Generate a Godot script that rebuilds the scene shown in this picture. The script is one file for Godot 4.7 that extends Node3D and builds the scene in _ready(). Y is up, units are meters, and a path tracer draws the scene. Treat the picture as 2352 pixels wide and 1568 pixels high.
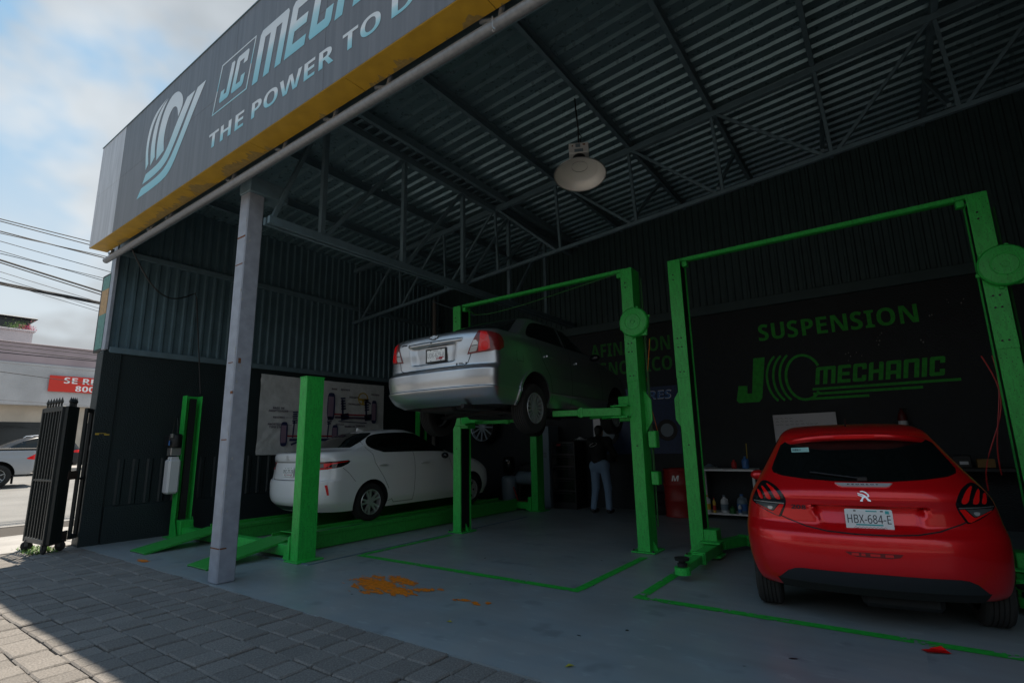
extends Node3D

# ------------------------------------------------------------------ helpers
var M := {}
var T := {}
var counts := {}
var rng := RandomNumberGenerator.new()
const ROOF_SLOPE := 0.078

func nm(parent: Node, called: String) -> String:
	var k := str(parent.get_instance_id()) + called
	var n: int = counts.get(k, 0)
	counts[k] = n + 1
	return called if n == 0 else "%s_%03d" % [called, n]

func thing(called: String, label: String, category: String, at := Vector3.ZERO, turn := 0.0, group := "") -> Node3D:
	var o := Node3D.new()
	o.name = nm(self, called)
	add_child(o, true)
	o.position = at
	o.rotation.y = turn
	tag(o, label, category, group)
	return o

func tag(o: Node, label: String, category: String, group := "") -> void:
	o.set_meta("label", label)
	o.set_meta("category", category)
	if group != "":
		o.set_meta("group", group)

func obj(called: String, mesh, mat: Material, parent: Node, label := "") -> MeshInstance3D:
	var o := MeshInstance3D.new()
	o.name = nm(parent, called)
	parent.add_child(o, true)
	o.mesh = mesh.done() if mesh is MB else mesh
	o.material_override = mat
	if label != "":
		o.set_meta("label", label)
	return o

func struct(called: String, mesh, mat: Material) -> MeshInstance3D:
	var o := obj(called, mesh, mat, self)
	o.set_meta("kind", "structure")
	return o

func group_node(called: String, parent: Node, at := Vector3.ZERO, turn := 0.0) -> Node3D:
	var o := Node3D.new()
	o.name = nm(parent, called)
	parent.add_child(o, true)
	o.position = at
	o.rotation.y = turn
	return o

class MB:
	var st := SurfaceTool.new()
	var xf := Transform3D.IDENTITY
	var empty := true
	func _init(smooth := false):
		st.begin(Mesh.PRIMITIVE_TRIANGLES)
		st.set_smooth_group(0 if smooth else -1)
	func smooth(on: bool) -> void:
		st.set_smooth_group(0 if on else -1)
	func v(p: Vector3, uv: Vector2) -> void:
		st.set_uv(uv)
		st.add_vertex(xf * p)
	func t(a: Vector3, b: Vector3, c: Vector3, out: Vector3, ua := Vector2.ZERO, ub := Vector2.ZERO, uc := Vector2.ZERO) -> void:
		empty = false
		var n := (b - a).cross(c - a)
		if n.dot(out) > 0.0:
			v(a, ua); v(c, uc); v(b, ub)
		else:
			v(a, ua); v(b, ub); v(c, uc)
	func q(a: Vector3, b: Vector3, c: Vector3, d: Vector3, out: Vector3) -> void:
		t(a, b, c, out)
		t(a, c, d, out)
	func quv(a: Vector3, b: Vector3, c: Vector3, d: Vector3, out: Vector3, u0: Vector2, u1: Vector2) -> void:
		t(a, b, c, out, u0, Vector2(u1.x, u0.y), u1)
		t(a, c, d, out, u0, u1, Vector2(u0.x, u1.y))
	# box with chamfered edges; c centre, s full size
	func box(c: Vector3, s: Vector3, bev := 0.004, basis := Basis.IDENTITY) -> void:
		var h := s * 0.5
		var b: float = min(bev, min(h.x, min(h.y, h.z)) * 0.45)
		var was := xf
		xf = xf * Transform3D(basis, c)
		if b <= 0.0002:
			for ax in 3:
				for sg in [-1.0, 1.0]:
					var n := Vector3.ZERO; n[ax] = sg
					var u := Vector3.ZERO; u[(ax + 1) % 3] = h[(ax + 1) % 3]
					var w := Vector3.ZERO; w[(ax + 2) % 3] = h[(ax + 2) % 3]
					var o: Vector3 = n * h[ax]
					q(o - u - w, o + u - w, o + u + w, o - u + w, n)
		else:
			var P := func(sx: float, sy: float, sz: float, k: int) -> Vector3:
				var r := Vector3(sx * (h.x - b), sy * (h.y - b), sz * (h.z - b))
				if k == 0: r.x = sx * h.x
				elif k == 1: r.y = sy * h.y
				else: r.z = sz * h.z
				return r
			for sg in [-1.0, 1.0]:
				q(P.call(sg, -1, -1, 0), P.call(sg, 1, -1, 0), P.call(sg, 1, 1, 0), P.call(sg, -1, 1, 0), Vector3(sg, 0, 0))
				q(P.call(-1, sg, -1, 1), P.call(1, sg, -1, 1), P.call(1, sg, 1, 1), P.call(-1, sg, 1, 1), Vector3(0, sg, 0))
				q(P.call(-1, -1, sg, 2), P.call(1, -1, sg, 2), P.call(1, 1, sg, 2), P.call(-1, 1, sg, 2), Vector3(0, 0, sg))
			for s1 in [-1.0, 1.0]:
				for s2 in [-1.0, 1.0]:
					q(P.call(s1, s2, -1, 0), P.call(s1, s2, 1, 0), P.call(s1, s2, 1, 1), P.call(s1, s2, -1, 1), Vector3(s1, s2, 0))
					q(P.call(-1, s1, s2, 1), P.call(1, s1, s2, 1), P.call(1, s1, s2, 2), P.call(-1, s1, s2, 2), Vector3(0, s1, s2))
					q(P.call(s1, -1, s2, 0), P.call(s1, 1, s2, 0), P.call(s1, 1, s2, 2), P.call(s1, -1, s2, 2), Vector3(s1, 0, s2))
					for s3 in [-1.0, 1.0]:
						t(P.call(s1, s2, s3, 0), P.call(s1, s2, s3, 1), P.call(s1, s2, s3, 2), Vector3(s1, s2, s3))
		xf = was
	# bar from p to r, w wide (sideways), h high
	func bar(p: Vector3, r: Vector3, w: float, h: float, bev := 0.003) -> void:
		var d := r - p
		var zz := d.normalized()
		var up := Vector3.UP if abs(zz.y) < 0.95 else Vector3.FORWARD
		var xx := up.cross(zz).normalized()
		var yy := zz.cross(xx)
		box((p + r) * 0.5, Vector3(w, h, d.length()), bev, Basis(xx, yy, zz))
	func tube(pts: Array, r: float, n := 10, caps := true) -> void:
		var rings := []
		var up := Vector3.UP
		for i in pts.size():
			var d: Vector3
			if i == 0: d = pts[1] - pts[0]
			elif i == pts.size() - 1: d = pts[i] - pts[i - 1]
			else: d = (pts[i + 1] - pts[i]).normalized() + (pts[i] - pts[i - 1]).normalized()
			d = d.normalized()
			var u := up if abs(d.dot(up)) < 0.95 else Vector3.RIGHT
			var xx := u.cross(d).normalized()
			var yy := d.cross(xx)
			var ring := []
			for k in n:
				var a := TAU * k / n
				ring.append(pts[i] + (xx * cos(a) + yy * sin(a)) * r)
			rings.append(ring)
		for i in rings.size() - 1:
			for k in n:
				var k2 := (k + 1) % n
				var o: Vector3 = (rings[i][k] + rings[i][k2]) * 0.5 - (pts[i] as Vector3)
				q(rings[i][k], rings[i][k2], rings[i + 1][k2], rings[i + 1][k], o)
		if caps:
			for e in [0, rings.size() - 1]:
				var o2: Vector3 = (pts[0] - pts[1]) if e == 0 else (pts[e] - pts[e - 1])
				for k in n - 2:
					t(rings[e][0], rings[e][k + 1], rings[e][k + 2], o2)
	# profile of (radius, height) turned about the y axis of xf
	func lathe(prof: Array, n := 24) -> void:
		for i in prof.size() - 1:
			var a: Vector2 = prof[i]
			var b: Vector2 = prof[i + 1]
			var nrm := Vector2(b.y - a.y, a.x - b.x)
			for k in n:
				var a0 := TAU * k / n
				var a1 := TAU * (k + 1) / n
				var am := (a0 + a1) * 0.5
				var o := Vector3(cos(am) * nrm.x, nrm.y, sin(am) * nrm.x)
				var p0 := Vector3(cos(a0) * a.x, a.y, sin(a0) * a.x)
				var p1 := Vector3(cos(a1) * a.x, a.y, sin(a1) * a.x)
				var p2 := Vector3(cos(a1) * b.x, b.y, sin(a1) * b.x)
				var p3 := Vector3(cos(a0) * b.x, b.y, sin(a0) * b.x)
				if a.x < 0.0001: t(p0, p2, p3, o)
				elif b.x < 0.0001: t(p0, p1, p2, o)
				else: q(p0, p1, p2, p3, o)
	# 2D polygon in the xy plane of xf, from z = 0 to z = depth
	func prism(poly: PackedVector2Array, depth: float) -> void:
		var idx := Geometry2D.triangulate_polygon(poly)
		for i in range(0, idx.size(), 3):
			var a := poly[idx[i]]; var b := poly[idx[i + 1]]; var c := poly[idx[i + 2]]
			t(Vector3(a.x, a.y, depth), Vector3(b.x, b.y, depth), Vector3(c.x, c.y, depth), Vector3(0, 0, 1))
			t(Vector3(a.x, a.y, 0), Vector3(b.x, b.y, 0), Vector3(c.x, c.y, 0), Vector3(0, 0, -1))
		var area := 0.0
		for i in poly.size():
			var a := poly[i]; var b := poly[(i + 1) % poly.size()]
			area += a.x * b.y - b.x * a.y
		var sg := 1.0 if area > 0.0 else -1.0
		for i in poly.size():
			var a := poly[i]; var b := poly[(i + 1) % poly.size()]
			var e := (b - a) * sg
			q(Vector3(a.x, a.y, 0), Vector3(b.x, b.y, 0), Vector3(b.x, b.y, depth), Vector3(a.x, a.y, depth), Vector3(e.y, -e.x, 0))
	func done() -> ArrayMesh:
		st.generate_normals()
		st.index()
		return st.commit()

func lin(r: float, g: float, b: float) -> Color:
	return Color(r, g, b).linear_to_srgb()

func fbm(seed_: int, freq: float, oct := 4) -> FastNoiseLite:
	var n := FastNoiseLite.new()
	n.seed = seed_
	n.noise_type = FastNoiseLite.TYPE_SIMPLEX_SMOOTH
	n.frequency = freq
	n.fractal_type = FastNoiseLite.FRACTAL_FBM
	n.fractal_octaves = oct
	return n

# tiling grey texture between lo and hi
func grey_tex(seed_: int, freq: float, oct: int, lo: float, hi: float, size := 512, gain := 1.0) -> ImageTexture:
	var im := fbm(seed_, freq, oct).get_seamless_image(size, size, false, false, 0.2)
	im.convert(Image.FORMAT_RGB8)
	var d := im.get_data()
	var lut := PackedByteArray()
	lut.resize(256)
	for i in 256:
		var f: float = clamp((i / 255.0 - 0.5) * gain + 0.5, 0.0, 1.0)
		lut[i] = int(round(255.0 * lerp(lo, hi, f)))
	for i in d.size():
		d[i] = lut[d[i]]
	return ImageTexture.create_from_image(Image.create_from_data(size, size, false, Image.FORMAT_RGB8, d))

func bump_tex(seed_: int, freq: float, oct: int, strength: float, size := 512) -> ImageTexture:
	var im := fbm(seed_, freq, oct).get_seamless_image(size, size, false, false, 0.2)
	im.convert(Image.FORMAT_RGBA8)
	im.bump_map_to_normal_map(strength)
	return ImageTexture.create_from_image(im)

func mat(called: String, col: Color, rough := 0.6, metal := 0.0, tex := "", scale := 1.0, bump := "", bump_scale := 0.5, rtex := "") -> StandardMaterial3D:
	var m := StandardMaterial3D.new()
	m.albedo_color = col
	m.roughness = rough
	m.metallic = metal
	if tex != "" or bump != "" or rtex != "":
		m.uv1_triplanar = true
		m.uv1_world_triplanar = true
		m.uv1_scale = Vector3.ONE * scale
	if tex != "":
		m.albedo_texture = T[tex]
	if rtex != "":
		m.roughness_texture = T[rtex]
	if bump != "":
		m.normal_enabled = true
		m.normal_texture = T[bump]
		m.normal_scale = bump_scale
	M[called] = m
	return m

func text_mesh(s: String, height: float, depth := 0.004, bold := true, fam := "Droid Sans") -> TextMesh:
	var f := SystemFont.new()
	f.font_names = PackedStringArray([fam])
	f.font_weight = 700 if bold else 400
	var t := TextMesh.new()
	t.text = s
	t.font = f
	t.font_size = 64
	t.pixel_size = height / (64.0 * 0.714)
	t.depth = depth
	t.curve_step = 1.5
	t.horizontal_alignment = HORIZONTAL_ALIGNMENT_CENTER
	t.vertical_alignment = VERTICAL_ALIGNMENT_CENTER
	return t

# lettering fitted into a box w x h centred on p, facing the local +z of basis
func lettering(called: String, s: String, w: float, h: float, m: Material, parent: Node, xf: Transform3D, depth := 0.004, bold := true, shear := 0.0, fam := "Droid Sans") -> MeshInstance3D:
	var t := text_mesh(s, h, depth, bold, fam)
	var bb := t.get_aabb()
	var o := obj(called, t, m, parent)
	var sx: float = w / max(bb.size.x, 0.001)
	var sy: float = h / max(bb.size.y, 0.001)
	if s.length() == 1 or ("Q" in s) or ("J" in s and false): sy = 1.0
	var b := Basis(Vector3(sx, 0, 0), Vector3(shear * sy, sy, 0), Vector3(0, 0, 1))
	var c := bb.get_center()
	o.transform = xf * Transform3D(b, Vector3.ZERO) * Transform3D(Basis.IDENTITY, Vector3(-c.x, -c.y, 0))
	return o

func roof_y(x: float) -> float:
	return 6.08 + ROOF_SLOPE * (x + 5.9)

func make_world() -> void:
	var cam := Camera3D.new()
	cam.name = "camera"
	add_child(cam)
	# measured: eye 1.4 m, turned 35.58 deg left of the bays, tilted up 11.24 deg, rolled 1.19 deg
	cam.position = Vector3(0, 1.4, 0)
	cam.basis = Basis(Vector3.UP, deg_to_rad(35.577)) * Basis(Vector3.RIGHT, deg_to_rad(11.239)) * Basis(Vector3.BACK, deg_to_rad(-1.1925))
	cam.fov = rad_to_deg(2.0 * atan(784.0 / 1190.83))
	cam.near = 0.05
	cam.far = 2000.0
	cam.current = true
	var we := WorldEnvironment.new()
	we.name = "world_environment"
	add_child(we)
	var e := Environment.new()
	e.background_mode = Environment.BG_SKY
	var sky := Sky.new()
	var pm := PanoramaSkyMaterial.new()
	pm.panorama = sky_image()
	sky.sky_material = pm
	e.sky = sky
	e.tonemap_mode = Environment.TONE_MAPPER_LINEAR
	e.tonemap_exposure = 1.55
	e.background_energy_multiplier = 0.74
	e.sdfgi_enabled = true
	e.ssao_enabled = true
	e.ssil_enabled = true
	we.environment = e
	var sun := DirectionalLight3D.new()
	sun.name = "sun"
	add_child(sun)
	sun.light_color = Color(1.0, 0.955, 0.89)
	sun.light_energy = 1.6
	sun.light_angular_distance = 0.6
	sun.shadow_enabled = true
	# high midday sun, a little behind and to the left of the workshop
	sun.look_at_from_position(Vector3.ZERO, Vector3(0.20, -1.0, 0.16), Vector3.FORWARD)

func sky_image() -> ImageTexture:
	var w := 1536
	var h := 768
	var im := Image.create(w, h, false, Image.FORMAT_RGBF)
	var n1 := fbm(5, 1.0, 6)
	n1.fractal_gain = 0.52
	var n2 := fbm(9, 1.0, 3)
	for y in h:
		var el := (0.5 - (y + 0.5) / h) * PI
		for x in w:
			var az := ((x + 0.5) / w) * TAU
			var d := Vector3(sin(az) * cos(el), sin(el), -cos(az) * cos(el))
			var c: Vector3
			var up: float = max(d.y, 0.0)
			# thin haze low, clear blue higher
			var blue := Vector3(0.27, 0.50, 0.74).lerp(Vector3(0.16, 0.34, 0.62), smoothstep(0.45, 1.0, up))
			var haze := Vector3(0.60, 0.67, 0.72)
			c = haze.lerp(blue, smoothstep(0.18, 0.55, up))
			var s := d / (up + 0.35)
			var k := n1.get_noise_3d(s.x * 1.5 + 3.1, s.z * 1.5 + 1.7, 0.4) + 0.45 * n2.get_noise_3d(s.x * 0.7, s.z * 0.7, 5.0)
			var cover: float = smoothstep(-0.10, 0.26, k + 0.20 * (1.0 - smoothstep(0.2, 0.62, up)))
			var k2 := n1.get_noise_3d(s.x * 1.6 + 9.0, s.z * 1.6 + 4.0, 2.0)
			var shade: float = clamp(0.78 + k2 * 0.50, 0.45, 1.0)
			var cl := Vector3(0.66, 0.70, 0.73) * shade
			c = c.lerp(cl, cover * 0.92)
			if d.y < 0.0:
				c = Vector3(0.26, 0.25, 0.235)
			im.set_pixel(x, y, Color(c.x, c.y, c.z))
	return ImageTexture.create_from_image(im)

func _ready() -> void:
	make_world()
	make_textures()
	make_mats()
	make_ground()
	make_building()
	make_neighbour_wall()
	make_opposite()
	make_sign()
	make_lifts()
	make_red_car()
	make_silver_car()
	make_white_car()
	make_lamp()
	make_gate()
	make_banner()
	make_tools()
	make_person()
	make_street()

func make_textures() -> void:
	T.blotch = grey_tex(11, 0.008, 5, 0.88, 1.0, 512, 1.0)
	T.grain = grey_tex(12, 0.12, 3, 0.82, 1.0, 512, 1.2)
	T.wear = grey_tex(13, 0.02, 6, 0.80, 1.0, 512, 1.1)
	T.streak = streak_tex(14)
	T.rough = grey_tex(15, 0.015, 5, 0.65, 1.0, 512, 1.0)
	T.floor = floor_tex()
	T.floor_rough = grey_tex(16, 0.01, 6, 0.60, 0.95, 512, 1.2)
	T.chip = chip_tex()
	T.bump_fine = bump_tex(21, 0.15, 3, 3.0)
	T.bump_wide = bump_tex(22, 0.012, 4, 6.0)
	T.stone = grey_tex(23, 0.05, 5, 0.72, 1.0, 512, 1.4)

func streak_tex(s: int) -> ImageTexture:
	var n := fbm(s, 1.0, 4)
	var im := Image.create(512, 512, false, Image.FORMAT_RGB8)
	for y in 512:
		for x in 512:
			var ax := TAU * x / 512.0
			var ay := TAU * y / 512.0
			var k := n.get_noise_3d(cos(ax) * 6.0, sin(ax) * 6.0, sin(ay) * 0.6)
			var f: float = clamp(0.95 + k * 0.12, 0.8, 1.0)
			im.set_pixel(x, y, Color(f, f, f))
	return ImageTexture.create_from_image(im)

func chip_tex() -> ImageTexture:
	# paint with rubbed streaks and small chips
	var n1 := fbm(51, 0.02, 4)
	var n2 := fbm(52, 0.09, 2)
	var im := Image.create(512, 512, false, Image.FORMAT_RGB8)
	for y in 512:
		for x in 512:
			var k := n1.get_noise_2d(x * 1.6, y * 0.35)
			var f := 0.93 + k * 0.12
			var c := n2.get_noise_2d(x, y)
			if c > 0.60: f *= 0.45
			elif c > 0.55: f *= 0.75
			if k > 0.38: f *= 0.86
			f = clamp(f, 0.2, 1.0)
			im.set_pixel(x, y, Color(f, f, f))
	return ImageTexture.create_from_image(im)

func floor_tex() -> ImageTexture:
	var n1 := fbm(31, 0.006, 5)
	var n2 := fbm(32, 0.035, 5)
	var n3 := fbm(33, 0.012, 3)
	var im := Image.create(1024, 1024, false, Image.FORMAT_RGB8)
	for y in 1024:
		for x in 1024:
			var a := n1.get_noise_2d(x, y)
			var b := n2.get_noise_2d(x * 0.6, y * 1.4)
			var c := n3.get_noise_2d(x + 500, y)
			var f := 0.94 + a * 0.05 + b * 0.012 + 0.03 * n3.get_noise_2d(x * 0.25, y * 3.0)
			if b > 0.42: f += (b - 0.42) * 0.5
			if c < -0.42: f *= 1.0 - clamp((-0.42 - c) * 0.5, 0.0, 0.10)
			f = clamp(f, 0.25, 1.0)
			var w: float = clamp(c * 0.05, -0.012, 0.012)
			im.set_pixel(x, y, Color(clamp(f * (1.0 + w), 0, 1), f, clamp(f * (1.0 - w * 0.6), 0, 1)))
	return ImageTexture.create_from_image(im)

func make_mats() -> void:
	mat("floor", lin(0.285, 0.315, 0.325), 0.55, 0.0, "floor", 0.14, "bump_wide", 0.06, "floor_rough")
	mat("line", lin(0.03, 0.55, 0.06), 0.55, 0.0, "wear", 1.3)
	mat("orange_paint", lin(1.0, 0.26, 0.006), 0.5, 0.0, "wear", 2.0)
	for i in 5:
		var k: float = [0.95, 0.84, 1.03, 0.90, 0.99][i]
		mat("paver%d" % i, lin(0.27 * k, 0.248 * k, 0.225 * k), 0.85, 0.0, "stone", 2.2, "bump_fine", 0.9)
	mat("grout", lin(0.075, 0.065, 0.055), 0.95, 0.0, "grain", 2.0)
	mat("concrete", lin(0.36, 0.345, 0.325), 0.85, 0.0, "blotch", 0.3, "bump_fine", 0.4)
	mat("road", lin(0.22, 0.215, 0.205), 0.85, 0.0, "blotch", 0.15, "bump_fine", 0.4)
	mat("ground", lin(0.16, 0.15, 0.13), 0.9, 0.0, "blotch", 0.1)
	mat("dark_wall", lin(0.010, 0.022, 0.025), 0.55, 0.0, "blotch", 0.5, "bump_fine", 0.5)
	mat("navy_wall", lin(0.007, 0.014, 0.019), 0.6, 0.0, "wear", 0.4, "bump_fine", 0.4)
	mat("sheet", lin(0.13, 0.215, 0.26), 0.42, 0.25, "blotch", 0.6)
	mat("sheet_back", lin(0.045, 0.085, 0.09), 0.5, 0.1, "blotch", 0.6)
	mat("roof_sheet", lin(0.175, 0.285, 0.335), 0.36, 0.4, "blotch", 0.8, "", 0.5, "rough")
	mat("steel", lin(0.145, 0.225, 0.27), 0.5, 0.1, "blotch", 1.0)
	mat("column", lin(0.33, 0.365, 0.43), 0.5, 0.0, "blotch", 1.4, "bump_wide", 0.15)
	mat("rust", lin(0.22, 0.08, 0.03), 0.9, 0.0, "wear", 3.0)
	mat("pipe", lin(0.29, 0.31, 0.34), 0.42, 0.2, "wear", 1.6)
	mat("sign_grey", lin(0.16, 0.156, 0.16), 0.5, 0.0, "streak", 0.35)
	mat("sign_light", lin(0.58, 0.58, 0.60), 0.5, 0.0, "streak", 0.35)
	mat("sign_yellow", lin(0.60, 0.36, 0.03), 0.55, 0.0, "blotch", 0.9)
	mat("sign_peel", lin(0.42, 0.29, 0.09), 0.7, 0.0, "wear", 1.6)
	mat("seam", lin(0.02, 0.02, 0.02), 0.8)
	mat("green", lin(0.03, 0.56, 0.08), 0.40, 0.0, "chip", 1.1)
	mat("green_worn", lin(0.035, 0.38, 0.055), 0.5, 0.0, "chip", 1.6)
	mat("green_dark", lin(0.02, 0.16, 0.035), 0.5, 0.0, "wear", 1.8)
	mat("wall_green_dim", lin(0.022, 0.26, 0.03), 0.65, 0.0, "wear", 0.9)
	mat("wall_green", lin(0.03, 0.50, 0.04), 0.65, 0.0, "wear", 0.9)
	mat("black", lin(0.008, 0.009, 0.010), 0.5)
	mat("black_gloss", lin(0.006, 0.007, 0.009), 0.12)
	mat("rubber", lin(0.012, 0.012, 0.013), 0.8, 0.0, "grain", 4.0)
	mat("tyre_dusty", lin(0.035, 0.033, 0.030), 0.9, 0.0, "wear", 5.0)
	mat("tyre", lin(0.015, 0.015, 0.015), 0.85, 0.0, "wear", 5.0)
	var g := mat("glass", lin(0.004, 0.006, 0.006), 0.03)
	g.metallic_specular = 0.5
	mat("alloy", lin(0.70, 0.71, 0.72), 0.32, 0.7)
	mat("alloy_blue", lin(0.42, 0.52, 0.60), 0.35, 0.6)
	mat("hubcap", lin(0.30, 0.32, 0.33), 0.4, 0.5)
	mat("chrome", lin(0.85, 0.86, 0.88), 0.28, 0.6)
	mat("bare_metal", lin(0.45, 0.45, 0.44), 0.35, 0.8)
	mat("white_plastic", lin(0.62, 0.64, 0.66), 0.4)
	mat("white_paint", lin(0.82, 0.83, 0.83), 0.5)
	var r := mat("red_car", lin(0.78, 0.004, 0.009), 0.30, 0.4)
	r.clearcoat_enabled = true; r.clearcoat = 0.7; r.clearcoat_roughness = 0.05
	var s := mat("silver_car", lin(0.50, 0.52, 0.55), 0.36, 0.95)
	s.clearcoat_enabled = true; s.clearcoat = 0.8; s.clearcoat_roughness = 0.08
	var w := mat("white_car", lin(0.82, 0.83, 0.84), 0.32, 0.0)
	w.clearcoat_enabled = true; w.clearcoat = 1.0; w.clearcoat_roughness = 0.05
	var sp := mat("silver_truck", lin(0.36, 0.38, 0.41), 0.4, 0.4)
	sp.clearcoat_enabled = true; sp.clearcoat = 0.8
	var gc := mat("grey_car", lin(0.020, 0.022, 0.025), 0.3, 0.0)
	gc.metallic_specular = 0.4
	mat("bumper_plastic", lin(0.020, 0.024, 0.030), 0.55, 0.0, "grain", 8.0)
	mat("under", lin(0.012, 0.012, 0.013), 0.8, 0.0, "wear", 2.0)
	var l := mat("lens_red", lin(0.72, 0.006, 0.008), 0.10)
	l.clearcoat_enabled = true; l.clearcoat = 1.0
	l = mat("lens_dark", lin(0.16, 0.004, 0.005), 0.10)
	l.clearcoat_enabled = true; l.clearcoat = 1.0
	l = mat("lens_bright", lin(0.80, 0.008, 0.008), 0.2)
	l = mat("lens_clear", lin(0.55, 0.55, 0.55), 0.12, 0.35)
	l = mat("lens_grey", lin(0.10, 0.11, 0.11), 0.12, 0.3)
	mat("plate", lin(0.80, 0.82, 0.82), 0.4)
	mat("ink", lin(0.02, 0.025, 0.035), 0.6)
	mat("ink_faded", lin(0.33, 0.34, 0.36), 0.6)
	mat("ink_teal", lin(0.06, 0.42, 0.44), 0.6)
	mat("ink_pink", lin(0.55, 0.25, 0.28), 0.6)
	mat("ink_red", lin(0.36, 0.03, 0.05), 0.6)
	mat("ink_blue", lin(0.02, 0.03, 0.10), 0.6)
	mat("ink_purple", lin(0.08, 0.06, 0.10), 0.6)
	mat("ink_yellow", lin(0.55, 0.38, 0.05), 0.6)
	var bn := mat("banner", lin(0.66, 0.69, 0.70), 0.6, 0.0, "blotch", 0.8, "bump_wide", 0.5)
	bn.backlight_enabled = false
	mat("tyre_print", lin(0.26, 0.18, 0.26), 0.6)
	mat("sticker", lin(0.30, 0.56, 0.54), 0.5)
	mat("blue_poster", lin(0.02, 0.05, 0.14), 0.5, 0.0, "wear", 1.5)
	mat("drum_red", lin(0.35, 0.02, 0.015), 0.45, 0.0, "wear", 2.0)
	mat("whiteboard", lin(0.62, 0.62, 0.66), 0.35)
	mat("blue_plastic", lin(0.05, 0.16, 0.42), 0.4)
	mat("blue_grey", lin(0.16, 0.22, 0.27), 0.4)
	mat("red_plastic", lin(0.45, 0.02, 0.02), 0.4)
	mat("yellow_plastic", lin(0.60, 0.42, 0.04), 0.4)
	mat("orange_hose", lin(0.65, 0.18, 0.01), 0.5)
	mat("cardboard", lin(0.32, 0.18, 0.06), 0.8, 0.0, "grain", 3.0)
	mat("jeans", lin(0.24, 0.37, 0.55), 0.85, 0.0, "grain", 6.0)
	mat("jacket", lin(0.010, 0.011, 0.012), 0.8, 0.0, "grain", 6.0)
	mat("skin", lin(0.32, 0.17, 0.11), 0.55)
	mat("hair", lin(0.008, 0.006, 0.005), 0.6)
	mat("shoe", lin(0.02, 0.02, 0.022), 0.6)
	mat("gate", lin(0.022, 0.027, 0.027), 0.5, 0.2, "wear", 3.0)
	mat("gate_edge", lin(0.075, 0.08, 0.08), 0.5, 0.2, "wear", 3.0)
	mat("gate_rust", lin(0.09, 0.055, 0.045), 0.8, 0.0, "wear", 3.0)
	mat("stucco", lin(0.50, 0.50, 0.51), 0.85, 0.0, "blotch", 0.12, "bump_fine", 0.3)
	mat("stucco_pink", lin(0.42, 0.34, 0.36), 0.85, 0.0, "blotch", 0.12)
	mat("stucco_cream", lin(0.52, 0.46, 0.38), 0.85, 0.0, "blotch", 0.2)
	mat("cement", lin(0.27, 0.25, 0.24), 0.9, 0.0, "blotch", 0.3)
	mat("rent_red", lin(0.62, 0.03, 0.015), 0.5)
	mat("wire", lin(0.02, 0.021, 0.023), 0.6)
	mat("wire_grey", lin(0.16, 0.16, 0.17), 0.6)
	mat("teal_panel", lin(0.10, 0.30, 0.26), 0.5, 0.0, "wear", 1.2)
	mat("amber_panel", lin(0.55, 0.33, 0.13), 0.5, 0.0, "wear", 1.2)
	var lf := mat("leaf", lin(0.07, 0.15, 0.02), 0.6)
	lf.backlight_enabled = true; lf.backlight = Color(0.10, 0.18, 0.03)
	mat("leaf_yellow", lin(0.32, 0.30, 0.03), 0.6)
	mat("flower", lin(0.45, 0.06, 0.14), 0.6)
	mat("red_dark", lin(0.10, 0.008, 0.008), 0.5)
	mat("peel", lin(0.45, 0.46, 0.45), 0.8, 0.0, "wear", 3.0)
	var a := mat("reflector", lin(0.82, 0.80, 0.76), 0.45, 0.3)
	a.cull_mode = BaseMaterial3D.CULL_DISABLED
	# shop sign print: white fading to teal towards the foot of each letter
	for nm_ in ["print_tall", "print_low", "print_logo"]:
		var gr := Gradient.new()
		gr.offsets = PackedFloat32Array([0.0, 0.42, 0.60, 1.0]) if nm_ == "print_tall" else (PackedFloat32Array([0.0, 0.38, 0.62, 1.0]) if nm_ == "print_low" else PackedFloat32Array([0.0, 0.30, 0.66, 1.0]))
		gr.colors = PackedColorArray([lin(0.24, 0.56, 0.64), lin(0.42, 0.67, 0.72), lin(0.76, 0.80, 0.81), lin(0.70, 0.72, 0.73)])
		var gt := GradientTexture2D.new()
		gt.gradient = gr
		gt.width = 8
		gt.height = 128
		gt.fill_from = Vector2(0, 1)
		gt.fill_to = Vector2(0, 0)
		var pm := StandardMaterial3D.new()
		pm.albedo_texture = gt
		pm.roughness = 0.5
		M[nm_] = pm

func land_y(x: float) -> float:
	# level yard, then a road that climbs gently away from the workshop
	if x > -13.0: return 0.0
	if x > -36.0: return (-13.0 - x) * 0.031
	return 0.713

func ribbon(xs: Array, z0: float, z1: float, off: float) -> MB:
	var b := MB.new()
	for i in xs.size() - 1:
		var xa: float = xs[i]; var xb: float = xs[i + 1]
		b.q(Vector3(xa, land_y(xa) + off, z0), Vector3(xb, land_y(xb) + off, z0), Vector3(xb, land_y(xb) + off, z1), Vector3(xa, land_y(xa) + off, z1), Vector3.UP)
	return b

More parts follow.
